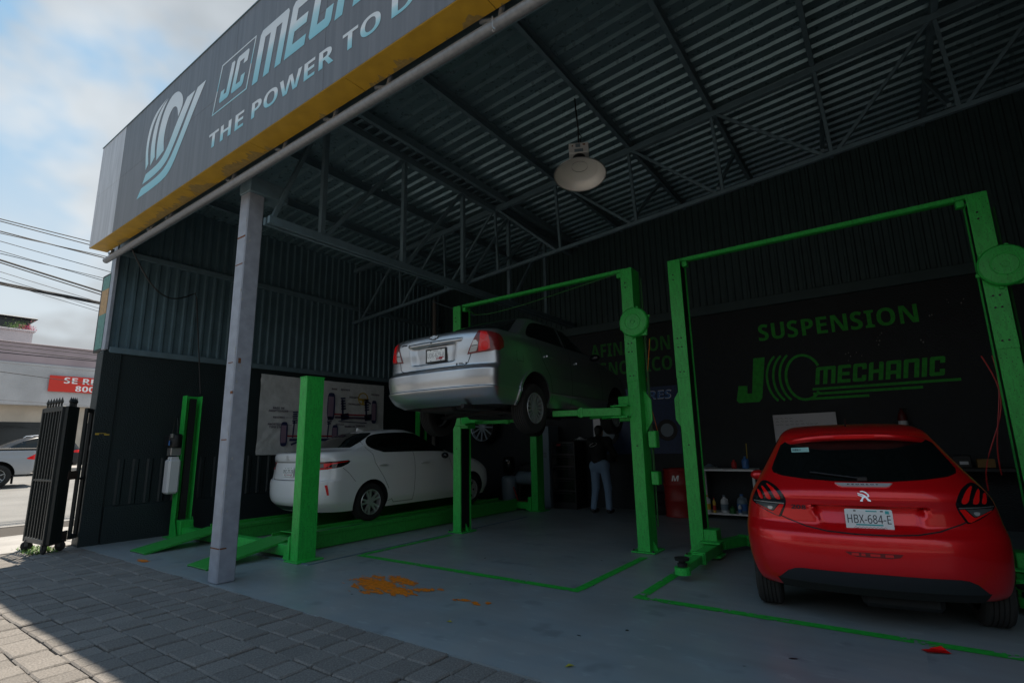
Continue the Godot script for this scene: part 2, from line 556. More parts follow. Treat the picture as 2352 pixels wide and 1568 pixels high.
func make_ground() -> void:
	struct("ground", ribbon([900.0, 40.0, -13.0, -36.0, -900.0], 900.0, -900.0, -0.062), M.ground)
	# street to the left of the workshop
	struct("road", ribbon([-14.4, -18.0, -26.0, -33.5], 160.0, -160.0, -0.05), M.road)
	var side := struct("pavement_far", ribbon([-33.5, -36.0, -37.9], 160.0, -160.0, 0.06), M.concrete)
	var kerb := MB.new()
	kerb.box(Vector3(-14.35, -0.02, 0), Vector3(0.16, 0.10, 300), 0.01)
	kerb.box(Vector3(-33.5, land_y(-33.5) + 0.0, 0), Vector3(0.16, 0.16, 300), 0.01)
	struct("kerb", kerb, M.concrete)
	# slabs between the yard and the road
	var walk := struct("pavement", ribbon([-10.62, -14.27], 60.0, -60.0, -0.030), M.grout)
	rng.seed = 77
	for ix in 4:
		for iz in 9:
			var cx := -11.09 - ix * 0.90
			var cz := 1.6 - iz * 1.02
			var s := MB.new()
			s.box(Vector3(cx, -0.016 + rng.randf_range(-0.006, 0.006), cz), Vector3(0.885, 0.03, 1.0), 0.006, Basis.from_euler(Vector3(rng.randf_range(-0.008, 0.008), 0, rng.randf_range(-0.008, 0.008))))
			obj("slab", s, M.concrete, walk)
	# workshop floor
	var f := MB.new()
	f.box(Vector3(-3.9, -0.05, -6.86), Vector3(12.9, 0.10, 7.92), 0.0)
	var floor_ := struct("garage_floor", f, M.floor)
	var wn := fbm(43, 1.0, 4)
	var ln := func(x0: float, x1: float, z0: float, z1: float) -> void:
		# brushed line, rubbed through where wheels cross it
		var b := MB.new()
		var c := 0.02
		var lo := Vector2(min(x0, x1), min(z0, z1)); var hi := Vector2(max(x0, x1), max(z0, z1))
		for i in int(round((hi.x - lo.x) / c)):
			for j in int(round((hi.y - lo.y) / c)):
				var u := lo + Vector2(i, j) * c
				var edge: float = min(min(u.x - lo.x, hi.x - u.x - c), min(u.y - lo.y, hi.y - u.y - c)) / 0.02
				if wn.get_noise_2d(u.x * 3.0, u.y * 3.0) + 0.7 * wn.get_noise_2d(u.x * 22.0, u.y * 22.0) > 0.44 + min(edge, 1.0) * 0.06: continue
				b.q(Vector3(u.x, 0.004, u.y), Vector3(u.x + c, 0.004, u.y), Vector3(u.x + c, 0.004, u.y + c), Vector3(u.x, 0.004, u.y + c), Vector3.UP)
		obj("painted_line", b, M.line, floor_)
	ln.call(-5.95, -2.62, -4.67, -4.77)
	ln.call(-2.12, 2.3, -4.77, -4.87)
	ln.call(-5.98, -5.88, -4.775, -6.5)
	ln.call(-2.72, -2.62, -4.775, -6.45)
	ln.call(-2.12, -2.02, -4.875, -6.5)
	# joint beside the ramp lift
	var jt := MB.new()
	jt.box(Vector3(-6.02, 0.004, -6.4), Vector3(0.028, 0.010, 4.8), 0.002)
	jt.box(Vector3(-6.6, 0.004, -4.02), Vector3(1.2, 0.010, 0.028), 0.002)
	obj("floor_conduit", jt, M.steel, floor_)
	# spilled orange paint, torn edges
	var nz := fbm(41, 1.0, 5)
	var spill := MB.new()
	var cs := 0.009
	for i in 214:
		for j in 116:
			var u := Vector2(-5.05 + i * cs, -4.45 + j * cs)
			# blotch mask: brushed mostly one way
			var k := -1.0
			for e in [[-4.55, -3.86, 0.42, 0.24, 0.35], [-4.18, -3.80, 0.26, 0.12, 0.15], [-4.45, -4.10, 0.30, 0.10, 0.2], [-4.00, -3.95, 0.24, 0.06, -0.55], [-3.40, -3.90, 0.10, 0.05, -0.2], [-3.25, -3.90, 0.09, 0.035, 0.5], [-3.11, -3.93, 0.07, 0.06, 0.2]]:
				var d := (u - Vector2(e[0], e[1])).rotated(-e[4])
				k = max(k, 1.0 - Vector2(d.x / e[2], d.y / e[3]).length())
			if k < -0.35: continue
			var r := u.rotated(-0.35)
			if k + 0.85 * nz.get_noise_2d(r.x * 4.5, r.y * 14.0) + 0.45 * nz.get_noise_2d(r.x * 24.0 + 7.0, r.y * 40.0) > 0.20:
				var p := Vector3(u.x, 0.0035, u.y)
				spill.q(p, p + Vector3(cs, 0, 0), p + Vector3(cs, 0, cs), p + Vector3(0, 0, cs), Vector3.UP)
	obj("paint_stain", spill, M.orange_paint, floor_)
	var sp2 := MB.new()
	for i in 34:
		for j in 12:
			var u := Vector2(-8.37 + i * 0.01, -3.08 + j * 0.01)
			var k2 := 1.0 - Vector2((u.x + 8.2) / 0.17, (u.y + 3.02) / 0.05).length()
			if k2 + 0.7 * nz.get_noise_2d(u.x * 16.0, u.y * 30.0) > 0.15:
				var p := Vector3(u.x, 0.0035, u.y)
				sp2.q(p, p + Vector3(0.01, 0, 0), p + Vector3(0.01, 0, 0.01), p + Vector3(0, 0, 0.01), Vector3.UP)
	obj("paint_stain", sp2, M.orange_paint, floor_)
	# dark oil marks and small scuffs
	var scuff := MB.new()
	rng.seed = 5
	for i in 16:
		var p := Vector3(rng.randf_range(-6.0, 1.0), 0.0028, rng.randf_range(-6.6, -3.1))
		var r := rng.randf_range(0.004, 0.014)
		var a0 := rng.randf() * TAU
		var st := rng.randf_range(1.0, 3.2)
		for k in 7:
			var a := TAU * k / 7; var a2 := TAU * (k + 1) / 7
			scuff.t(p, p + Vector3(cos(a) * r * st, 0, sin(a) * r).rotated(Vector3.UP, a0), p + Vector3(cos(a2) * r * st, 0, sin(a2) * r).rotated(Vector3.UP, a0), Vector3.UP)
	obj("oil_mark", scuff, M.black, floor_)
	make_pavers()

func make_pavers() -> void:
	# square pavers of the yard: 21.5 cm by 21.8 cm courses
	var bed := MB.new()
	bed.box(Vector3(-3.3, -0.055, 0.55), Vector3(14.6, 0.05, 6.9), 0.0)
	var yard := struct("yard_paving", bed, M.grout)
	rng.seed = 91
	var meshes := []
	for i in 6:
		var b := MB.new()
		var s := Vector3(0.2065, 0.045, 0.2085) * Vector3(1, 1, 1)
		b.box(Vector3.ZERO, s + Vector3(rng.randf_range(-0.003, 0.002), 0, rng.randf_range(-0.003, 0.002))  , 0.011)
		meshes.append(b.done())
	var cam_t: Transform3D = (get_node("camera") as Camera3D).transform
	var near := []
	var rest := []
	for iz in 31:
		var z := -2.797 + iz * 0.2165 + (0.0 if iz > 0 else 0.0)
		for ix in 67:
			var x := -10.5 + ix * 0.2148
			var p := Vector3(x + rng.randf_range(-0.002, 0.002), -0.0250 + rng.randf_range(-0.007, 0.006), z + rng.randf_range(-0.002, 0.002))
			var b := Basis.from_euler(Vector3(rng.randf_range(-0.024, 0.024), rng.randf_range(-0.014, 0.014), rng.randf_range(-0.024, 0.024)))
			var e := [Transform3D(b, p), rng.randi() % 6, rng.randi() % 5]
			var l := cam_t.affine_inverse() * p
			var seen: bool = l.z < -0.3 and abs(l.x / -l.z) < 1.02 and abs(l.y / -l.z) < 0.69
			if seen: near.append([l.length(), e])
			else: rest.append(e)
	near.sort_custom(func(a, b2): return a[0] < b2[0])
	for i in near.size():
		var e: Array = near[i][1]
		if i < 300:
			var o := obj("paver", meshes[e[1]], M["paver%d" % e[2]], yard)
			o.transform = e[0]
		else:
			rest.append(e)
	for v in 5:
		var list := rest.filter(func(e): return e[2] == v)
		var mm := MultiMesh.new()
		mm.transform_format = MultiMesh.TRANSFORM_3D
		mm.mesh = meshes[v]
		mm.instance_count = list.size()
		for i in list.size():
			mm.set_instance_transform(i, list[i][0])
		var mi := MultiMeshInstance3D.new()
		mi.name = nm(yard, "further_pavers")
		yard.add_child(mi, true)
		mi.multimesh = mm
		mi.material_override = M["paver%d" % v]
		mi.set_meta("kind", "stuff")
	# weeds in the joint by the gate
	var wd := MB.new()
	rng.seed = 6
	for i in 260:
		var p := Vector3(rng.randf_range(-10.9, -10.1), -0.01, rng.randf_range(-2.62, -2.28))
		var a := rng.randf() * TAU
		var l2 := rng.randf_range(0.03, 0.09)
		var d := Vector3(cos(a), rng.randf_range(0.5, 1.6), sin(a)).normalized() * l2
		var sd := Vector3(-sin(a), 0, cos(a)) * 0.012
		wd.t(p - sd * 0.3, p + d * 0.5 + sd, p + d, Vector3.UP)
		wd.t(p - sd * 0.3, p + d * 0.5 - sd, p + d, Vector3.UP)
	var o2 := obj("weeds", wd, M.leaf, self)
	o2.set_meta("kind", "stuff")
	tag(o2, "green weeds in the paving joint under the black gate", "weeds")

# trapezoid ribs: sheet in the local xy plane, ribs running along y, facing +z
func ribbed(b: MB, w: float, h: float, pitch: float, depth: float, o: Vector3, ux: Vector3, uy: Vector3, uz: Vector3) -> void:
	var n := int(round(w / pitch))
	var p := w / n
	var prof := []
	for i in n:
		prof.append_array([Vector2(i * p, 0), Vector2(i * p + p * 0.52, 0), Vector2(i * p + p * 0.64, depth), Vector2(i * p + p * 0.88, depth)])
	prof.append(Vector2(w, 0))
	for i in prof.size() - 1:
		var a: Vector2 = prof[i]; var c: Vector2 = prof[i + 1]
		var p0 := o + ux * a.x + uz * a.y
		var p1 := o + ux * c.x + uz * c.y
		b.q(p0, p1, p1 + uy * h, p0 + uy * h, uz)

func make_building() -> void:
	var g := thing("workshop_building", "open-fronted grey steel workshop with corrugated roof and dark painted walls", "building")
	var ZF := -2.9
	var ZB := -10.8
	var XL := -10.3
	var XR := 2.45
	# ---- left wall
	var lw := MB.new()
	lw.box(Vector3(XL - 0.18, 1.52, (ZF + ZB) / 2 - 0.1), Vector3(0.36, 3.06, ZF - ZB + 0.2), 0.004)
	var left := obj("left_wall", lw, M.dark_wall, g)
	var pil := MB.new()
	pil.box(Vector3(XL + 0.015, 1.52, -3.0), Vector3(0.05, 3.04, 0.26), 0.006)
	obj("pilaster", pil, M.dark_wall, left)
	var led := MB.new()
	led.box(Vector3(XL + 0.02, 0.28, -6.9), Vector3(0.06, 0.57, 7.5), 0.006)
	obj("plinth", led, M.dark_wall, left)
	for i in 5:
		var db := MB.new()
		ribbed(db, 1.46, 0.72, 0.21, 0.02, Vector3(XL + 0.002, 0.575, -3.16 - 1.5 * i), Vector3(0, 0, -1), Vector3.UP, Vector3.RIGHT)
		obj("cladding_panel", db, M.dark_wall, left)
	rng.seed = 19
	for i in 26:
		var yy := rng.randf_range(0.75, 1.5) if i < 16 else rng.randf_range(0.1, 1.2)
		var c := Vector3(XL + rng.randf_range(-0.27, -0.02), yy, -2.896)
		var peel := MB.new()
		var rx := rng.randf_range(0.008, 0.03)
		for k in 7:
			var a := TAU * k / 7; var a2 := TAU * (k + 1) / 7
			peel.t(c, c + Vector3(cos(a) * rx * 0.7, sin(a) * rx * 1.8, 0), c + Vector3(cos(a2) * rx * 0.7, sin(a2) * rx * 1.8, 0), Vector3.BACK)
		obj("peeled_paint", peel, M.peel, left)
	var sc := MB.new()
	sc.box(Vector3(XL + 0.0415, 1.70, -2.93), Vector3(0.004, 0.03, 0.05), 0.0)
	sc.box(Vector3(XL + 0.0415, 1.69, -3.06), Vector3(0.004, 0.02, 0.07), 0.0)
	sc.box(Vector3(XL + 0.0415, 1.71, -3.0), Vector3(0.003, 0.008, 0.10), 0.0)
	obj("paint_mark", sc, M.ink_yellow, left)
	var lamp := MB.new()
	lamp.xf = Transform3D(Basis(Vector3.FORWARD, -PI / 2), Vector3(XL + 0.03, 0.24, -2.96))
	lamp.lathe([Vector2(0, 0.05), Vector2(0.06, 0.05), Vector2(0.075, 0.03), Vector2(0.075, 0.0)], 14)
	obj("wall_socket", lamp, M.peel, left)
	# corrugated sheets above, one per bay
	var uh := roof_y(XL) + 0.16 - 3.07
	for i in 8:
		var b := MB.new()
		ribbed(b, 0.985, uh, 0.165, 0.032, Vector3(XL - 0.06, 3.07, -2.93 - i * 0.985), Vector3(0, 0, -1), Vector3.UP, Vector3.RIGHT)
		obj("wall_sheet", b, M.sheet, left)
	var back_s := MB.new()
	back_s.box(Vector3(XL - 0.17, 3.07 + uh / 2, (ZF + ZB) / 2 - 0.1), Vector3(0.14, uh + 0.06, ZF - ZB + 0.2), 0.0)
	obj("outer_cladding", back_s, M.sheet, left)
	var rl := MB.new()
	rl.box(Vector3(XL - 0.005, 3.07, (ZF + ZB) / 2 - 0.02), Vector3(0.10, 0.10, ZF - ZB - 0.06), 0.006)
	obj("wall_rail", rl, M.steel, left)
	var rl2 := MB.new()
	rl2.box(Vector3(XL - 0.002, 4.76, (ZF + ZB) / 2 - 0.02), Vector3(0.09, 0.09, ZF - ZB - 0.06), 0.006)
	obj("wall_rail", rl2, M.steel, left)
	var tr := MB.new()
	tr.box(Vector3(XL - 0.05, 3.07 + uh * 0.5 - 0.1, -2.905), Vector3(0.15, uh - 0.2, 0.05), 0.004)
	obj("corner_flashing", tr, M.column, left)
	# ---- back wall
	var bw := MB.new()
	bw.box(Vector3((XL + XR) / 2, 1.96, ZB - 0.08), Vector3(XR - XL + 0.3, 3.94, 0.16), 0.0)
	var back := obj("back_wall", bw, M.navy_wall, g)
	for i in 13:
		var b := MB.new()
		var x0 := XL + i * 0.98
		var hh := roof_y(x0 + 0.5) + 0.22 - 4.0
		ribbed(b, 0.98, hh, 0.14, 0.028, Vector3(x0, 4.0, ZB - 0.04), Vector3.RIGHT, Vector3.UP, Vector3.BACK)
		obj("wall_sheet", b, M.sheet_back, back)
	var bc := MB.new()
	bc.box(Vector3((XL + XR) / 2, 5.5, ZB - 0.12), Vector3(XR - XL + 0.5, 3.2, 0.08), 0.0)
	obj("outer_cladding", bc, M.sheet, back)
	var bm := MB.new()
	bm.box(Vector3((XL + XR) / 2, 4.02, ZB + 0.03), Vector3(XR - XL - 0.1, 0.19, 0.10), 0.008)
	obj("wall_beam", bm, M.sheet_back, back)
	# patches where the dark paint flaked off
	rng.seed = 44
	for c in [Vector2(0.02, 2.99), Vector2(0.10, 3.12), Vector2(0.62, 2.93), Vector2(-0.45, 2.86), Vector2(-0.28, 2.82), Vector2(1.0, 3.55), Vector2(1.2, 3.52), Vector2(0.8, 3.35), Vector2(0.05, 3.05), Vector2(-0.44, 2.76)]:
		for j in 2:
			var fl := MB.new()
			var p := Vector3(c.x + rng.randf_range(-0.04, 0.04), c.y + rng.randf_range(-0.04, 0.04), ZB + 0.003 + j * 0.0006)
			var r := rng.randf_range(0.005, 0.013)
			for k in 6:
				var a := TAU * k / 6; var a2 := TAU * (k + 1) / 6
				fl.t(p, p + Vector3(cos(a) * r, sin(a) * r * 1.5, 0), p + Vector3(cos(a2) * r, sin(a2) * r * 1.5, 0), Vector3.BACK)
			obj("flaked_paint", fl, M.cement, back)
	wall_lettering(back, ZB)
	# ---- right wall, front wall above the opening
	var rw := MB.new()
	rw.box(Vector3(XR + 0.08, 3.5, (ZF + ZB) / 2 - 0.05), Vector3(0.16, 7.1, ZF - ZB + 0.3), 0.0)
	obj("right_wall", rw, M.dark_wall, g)
	var fw := MB.new()
	for i in 13:
		var x0 := XL + i * 0.98
		var t0 := roof_y(x0 + 0.49) + 0.14
		fw.box(Vector3(x0 + 0.49, (4.92 + t0) / 2, -2.86), Vector3(0.98, t0 - 4.92, 0.06), 0.0)
	obj("front_cladding", fw, M.steel, g)
	var fb := MB.new()
	fb.box(Vector3((XL + XR) / 2, 4.84, -2.95), Vector3(XR - XL, 0.17, 0.10), 0.006)
	obj("front_beam", fb, M.steel, g)
	# ---- roof: sheets whose ribs run along the slope
	var roof := group_node("roof", g)
	var ux := Vector3(1, ROOF_SLOPE, 0).normalized()
	var uy := Vector3(0, 0, -1)
	var un := ux.cross(uy) * -1.0
	if un.y < 0: un = -un
	for j in 4:
		for i in 9:
			if j == 3 and i < 0: continue
			var x0 := XL - 0.12 + j * 3.25
			var o := Vector3(x0, roof_y(x0) + 0.165 + 0.004 * (j % 2), ZF + 0.05 - i * 0.90)
			var b := MB.new()
			# ribs run along ux, so the pitch is laid out along -z
			ribbed(b, 0.90, 3.29, 0.225, 0.038, o, uy, ux, un)
			obj("roof_sheet", b, M.roof_sheet, roof)
	var rc := MB.new()
	var ra := Vector3(XL - 0.16, roof_y(XL - 0.16) + 0.24, ZF + 0.06)
	var rb := Vector3(XR + 0.2, roof_y(XR + 0.2) + 0.24, ZF + 0.06)
	var off := Vector3(0, 0, ZB - ZF - 0.3)
	rc.q(ra, rb, rb + off, ra + off, Vector3.UP)
	obj("roof_deck", rc, M.steel, roof)
	# purlins
	for x in [-9.6, -8.65, -7.25, -5.9, -4.5, -3.03, -1.65, -0.26, 1.1, 2.40]:
		var b := MB.new()
		var y := roof_y(x)
		b.box(Vector3(x, y + 0.08, (ZF + ZB) / 2), Vector3(0.006, 0.15, ZF - ZB - 0.1), 0.001)
		b.box(Vector3(x + 0.03, y + 0.005, (ZF + ZB) / 2), Vector3(0.062, 0.006, ZF - ZB - 0.1), 0.001)
		b.box(Vector3(x + 0.03, y + 0.155, (ZF + ZB) / 2), Vector3(0.062, 0.006, ZF - ZB - 0.1), 0.001)
		obj("purlin", b, M.steel, roof)
	# second channel beside the truss top chord with batten plates
	var b2 := MB.new()
	b2.box(Vector3(-5.62, roof_y(-5.62) + 0.05, (ZF + ZB) / 2), Vector3(0.07, 0.13, ZF - ZB - 0.1), 0.004)
	obj("purlin", b2, M.steel, roof)
	for i in 26:
		var b3 := MB.new()
		b3.box(Vector3(-5.745, roof_y(-5.75) - 0.006, -3.2 - i * 0.18), Vector3(0.20, 0.006, 0.05), 0.001)
		obj("batten_plate", b3, M.steel, roof)
	# ---- truss along the depth, standing on the column
	var t1 := group_node("truss", g)
	var bar := func(par: Node, called: String, p: Vector3, r: Vector3, w: float, h: float) -> void:
		var b := MB.new()
		b.bar(p, r, w, h, 0.004)
		obj(called, b, M.steel, par)
	var TX := -5.9
	bar.call(t1, "chord", Vector3(TX - 0.05, 4.17, -3.1), Vector3(TX - 0.05, 4.17, ZB + 0.02), 0.05, 0.10)
	bar.call(t1, "chord", Vector3(TX + 0.05, 4.17, -3.1), Vector3(TX + 0.05, 4.17, ZB + 0.02), 0.05, 0.10)
	bar.call(t1, "chord", Vector3(TX, 6.02, -3.0), Vector3(TX, 6.02, ZB + 0.02), 0.10, 0.10)
	var zs := [-3.12, -3.87, -5.33, -6.77, -8.2, -9.6]
	for i in range(1, zs.size()):
		bar.call(t1, "strut", Vector3(TX, 4.22, zs[i]), Vector3(TX, 5.98, zs[i]), 0.07, 0.07)
		bar.call(t1, "brace", Vector3(TX, 4.22, zs[i - 1] - 0.06), Vector3(TX, 5.97, zs[i] + 0.06), 0.055, 0.055)
	# ---- cross truss following the roof slope
	var t2 := group_node("truss", g)
	var ZT := -7.75
	var top := func(x: float) -> Vector3: return Vector3(x, roof_y(x) - 0.05, ZT)
	var bot := func(x: float) -> Vector3: return Vector3(x, roof_y(x) - 1.36, ZT)
	bar.call(t2, "chord", top.call(XL), top.call(XR), 0.09, 0.09)
	bar.call(t2, "chord", bot.call(XL), bot.call(XR), 0.06, 0.06)
	var nx := [-10.1, -8.68, -7.3, -5.9, -4.48, -3.02, -1.64, -0.22, 1.12, 2.40]
	for i in nx.size():
		bar.call(t2, "strut", top.call(nx[i]), bot.call(nx[i] + 0.06), 0.045, 0.045)
	for i in nx.size() - 1:
		var a: float = nx[i]; var b: float = nx[i + 1]
		if a < -7.0: bar.call(t2, "brace", bot.call(a + 0.1), top.call(b - 0.05), 0.042, 0.042)
		elif a < -5.95: bar.call(t2, "brace", bot.call(a + 0.1), top.call(b - 0.05), 0.042, 0.042)
		elif a < -1.0: bar.call(t2, "brace", top.call(a + 0.06), bot.call(b - 0.02), 0.042, 0.042)
		else: bar.call(t2, "brace", bot.call(a + 0.12), top.call(b - 0.04), 0.042, 0.042)
	# sloping stays from the cross truss to the purlin ends
	for x in [-5.9, -3.03, -1.65, -0.26, 1.1]:
		bar.call(t2, "stay", bot.call(x) + Vector3(0, 0.1, -0.03), Vector3(x, roof_y(x) - 0.01, ZT - 1.5), 0.05, 0.05)
	# ---- column
	var cb := MB.new()
	cb.box(Vector3(-6.13, 2.34, -3.03), Vector3(0.205, 4.68, 0.20), 0.012)
	var col := obj("column", cb, M.column, g, "chipped grey-blue steel column with rust spots at the edge of the yard")
	var cp := MB.new()
	cp.box(Vector3(-6.1, 4.62, -3.16), Vector3(0.26, 0.20, 0.50), 0.008)
	obj("capital", cp, M.steel, col)
	var rs := MB.new()
	for r in [[2.40, 0.10, 0.01, 0.0], [2.05, 0.05, 0.03, 0.08], [0.36, 0.19, 0.012, 0.0], [3.6, 0.16, 0.012, 0.0], [1.52, 0.12, 0.012, 0.0], [3.95, 0.18, 0.02, 0.0]]:
		rs.box(Vector3(-6.13 + r[3], r[0], -2.9295), Vector3(r[1], r[2], 0.004), 0.0)
	rs.box(Vector3(-6.0265, 2.42, -2.98), Vector3(0.004, 0.06, 0.03), 0.0)
	rs.box(Vector3(-6.0265, 0.36, -2.97), Vector3(0.004, 0.014, 0.07), 0.0)
	obj("rust_patch", rs, M.rust, col)
	var sp := MB.new()
	rng.seed = 23
	for i in 30:
		var yy := rng.randf_range(0.4, 2.6) if i < 22 else rng.randf_range(3.0, 4.3)
		sp.box(Vector3(-6.0262, yy, rng.randf_range(-3.0, -2.94)), Vector3(0.003, rng.randf_range(0.006, 0.03), rng.randf_range(0.004, 0.018)), 0.0)
		if i % 2 == 0: sp.box(Vector3(rng.randf_range(-6.07, -6.035), yy + 0.2, -2.9292), Vector3(rng.randf_range(0.004, 0.014), rng.randf_range(0.01, 0.05), 0.003), 0.0)
	obj("paint_chip", sp, M.peel, col)
	# slanting pole in the far corner and a conduit
	var po := MB.new()
	po.tube([Vector3(-10.12, 0, -10.4), Vector3(-10.15, 5.5, -10.4)], 0.055, 10)
	obj("drain_pipe", po, M.cement, g)
	var st := MB.new()
	st.tube([Vector3(-10.05, 5.42, -10.2), Vector3(-9.6, 5.2, -10.55), Vector3(-8.9, 4.9, -10.7)], 0.02, 6)
	obj("conduit", st, M.steel, g)

func wall_lettering(back: Node, zb: float) -> void:
	var F := func(x: float, y: float) -> Transform3D: return Transform3D(Basis.IDENTITY, Vector3(x, y, zb + 0.001))
	lettering("lettering", "SUSPENSION", 2.46, 0.32, M.wall_green, back, F.call(-0.61, 3.42))
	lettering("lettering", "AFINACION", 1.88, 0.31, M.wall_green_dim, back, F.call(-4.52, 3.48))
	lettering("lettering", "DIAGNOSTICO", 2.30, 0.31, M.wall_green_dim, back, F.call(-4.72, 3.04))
	# J
	var j := MB.new()
	j.xf = F.call(0, 0)
	j.prism(PackedVector2Array([Vector2(-2.30, 2.43), Vector2(-2.14, 2.42), Vector2(-2.155, 2.27), Vector2(-2.07, 2.27), Vector2(-1.98, 2.94), Vector2(-1.78, 2.94), Vector2(-1.90, 2.17), Vector2(-1.96, 2.10), Vector2(-2.32, 2.10), Vector2(-2.36, 2.15)]), 0.004)
	obj("lettering", j, M.wall_green, back)
	# C drawn as nested tyre arcs
	var arc := func(cx: float, cy: float, rx: float, ry: float, a0: float, a1: float, w: float) -> MB:
		var b := MB.new()
		b.xf = F.call(0, 0)
		var n := 28
		for i in n:
			var s := deg_to_rad(lerp(a0, a1, float(i) / n)); var e := deg_to_rad(lerp(a0, a1, float(i + 1) / n))
			b.q(Vector3(cx + cos(s) * rx, cy + sin(s) * ry, 0.004), Vector3(cx + cos(e) * rx, cy + sin(e) * ry, 0.004), Vector3(cx + cos(e) * (rx - w), cy + sin(e) * (ry - w), 0.004), Vector3(cx + cos(s) * (rx - w), cy + sin(s) * (ry - w), 0.004), Vector3.BACK)
		return b
	obj("lettering", arc.call(-1.17, 2.50, 0.31, 0.43, 28, 318, 0.045), M.wall_green, back)
	for k in 3:
		obj("lettering", arc.call(-1.24 - k * 0.11, 2.51, 0.34, 0.50, 118, 238, 0.040), M.wall_green, back)
	blocky(back, "lettering", "MECHANIC", Vector3(-1.0, 2.35, zb + 0.001), 1.82, 0.31, 0.05, M.wall_green, 0.004, -0.01)
	for l in [[-1.05, 1.01, 2.27], [-1.05, 0.52, 2.185], [-1.10, -0.22, 2.10]]:
		var b := MB.new()
		b.box(Vector3((l[0] + l[1]) / 2, l[2], zb + 0.002), Vector3(l[1] - l[0], 0.042, 0.004), 0.0)
		obj("lettering", b, M.wall_green, back)

# square-shouldered lettering; every letter is made of butt-jointed bars in a unit box, then sheared
func blocky(parent: Node, called: String, s: String, at: Vector3, w: float, h: float, shear: float, m: Material, depth := 0.004, gap := 0.0, stroke := 0.30) -> void:
	var k := stroke
	var v := k * 0.62
	var L := {
		"M": [1.45, [[0, 0, k, 1.0 - v], [0, 1.0 - v, 1.45, 1.0], [0.725 - k / 2, 0, 0.725 + k / 2, 1.0 - v], [1.45 - k, 0, 1.45, 1.0 - v]]],
		"E": [0.92, [[0, 0, k, 1], [k, 0, 0.92, v], [k, 0.5 - v / 2, 0.84, 0.5 + v / 2], [k, 1.0 - v, 0.92, 1]]],
		"C": [0.92, [[0, 0, k, 1], [k, 0, 0.92, v], [k, 1.0 - v, 0.92, 1], [0.92 - k, v, 0.92, 0.34], [0.92 - k, 0.66, 0.92, 1.0 - v]]],
		"H": [0.98, [[0, 0, k, 1], [0.98 - k, 0, 0.98, 1], [k, 0.5 - v / 2, 0.98 - k, 0.5 + v / 2]]],
		"A": [0.98, [[0, 0, k, 1], [0.98 - k, 0, 0.98, 1], [k, 1.0 - v, 0.98 - k, 1], [k, 0.36 - v / 2, 0.98 - k, 0.36 + v / 2]]],
		"N": [0.98, [[0, 0, k, 1], [0.98 - k, 0, 0.98, 1], [k, 1.0 - v, 0.98 - k, 1]]],
		"I": [k * 1.05, [[0, 0, k * 1.05, 1]]],
		"J": [0.80, [[0.80 - k, v, 0.80, 1], [0, 0, 0.80, v], [0, v, k, 0.34]]],
	}
	var sp := 0.16
	var total := -sp
	for ch in s: total += float(L[ch][0]) + sp
	var sx := w / total
	var x := 0.0
	for ch in s:
		var b := MB.new()
		for r in L[ch][1]:
			var c0 := 0.07
			var x0: float = r[0]; var y0: float = r[1]; var x1: float = r[2]; var y1: float = r[3]
			var wd: float = L[ch][0]
			var pts: Array = []
			var P := func(px: float, py: float) -> Vector3:
				var yy := py * h
				return at + Vector3((x + px) * sx + yy * shear / 0.31, yy, 0)
			# outer corners of the letter are clipped
			for cn in [[x0, y0, 1, 1], [x1, y0, -1, 1], [x1, y1, -1, -1], [x0, y1, 1, -1]]:
				var outer: bool = ch != "I" and (cn[0] < 0.001 or cn[0] > wd - 0.001) and (cn[1] > 0.999 or (cn[1] < 0.001 and ch in "CJ"))
				if outer:
					var a: Vector3 = P.call(cn[0] + cn[2] * c0 * 1.2, cn[1])
					var d: Vector3 = P.call(cn[0], cn[1] + cn[3] * c0)
					if (cn[2] > 0) == (cn[3] > 0):
						pts.append(d); pts.append(a)
					else:
						pts.append(a); pts.append(d)
				else:
					pts.append(P.call(cn[0], cn[1]))
			var uvf := func(p: Vector3) -> Vector2: return Vector2(0.5, 1.0 - (p.y - at.y) / h)
			for i in range(1, pts.size() - 1):
				b.t(pts[0] + Vector3(0, 0, depth), pts[i] + Vector3(0, 0, depth), pts[i + 1] + Vector3(0, 0, depth), Vector3.BACK, uvf.call(pts[0]), uvf.call(pts[i]), uvf.call(pts[i + 1]))
		obj(called, b, m, parent)
		x += float(L[ch][0]) + sp

func make_neighbour_wall() -> void:
	# yard wall that closes the plot on the right
	var g := thing("boundary_wall", "plastered grey boundary wall closing the yard on the right", "wall", Vector3(7.5, 0, 3.6))
	var b := MB.new()
	b.box(Vector3(0, 1.2, 0), Vector3(0.24, 2.4, 10.8), 0.01)
	obj("masonry", b, M.cement, g)

func make_opposite() -> void:
	# two-storey block that faces the workshop from across the yard
	var g := thing("opposite_building", "plain grey two-storey block across the yard, facing the workshop from behind the viewer", "building", Vector3(3.0, 0, 17.0))
	var b := MB.new()
	b.box(Vector3(0, 3.0, 0), Vector3(27.0, 6.1, 8.0), 0.02)
	obj("wall", b, M.cement, g)
	for r in 2:
		for i in 8:
			var w := MB.new()
			w.box(Vector3(-11.4 + i * 3.2, 1.7 + r * 2.7, -4.0), Vector3(2.0, 1.3, 0.06), 0.01)
			var o := obj("window", w, M.steel, g)
			var p := MB.new()
			p.box(Vector3(-11.4 + i * 3.2, 1.7 + r * 2.7, -4.035), Vector3(1.84, 1.16, 0.02), 0.0)
			obj("pane", p, M.glass, o)

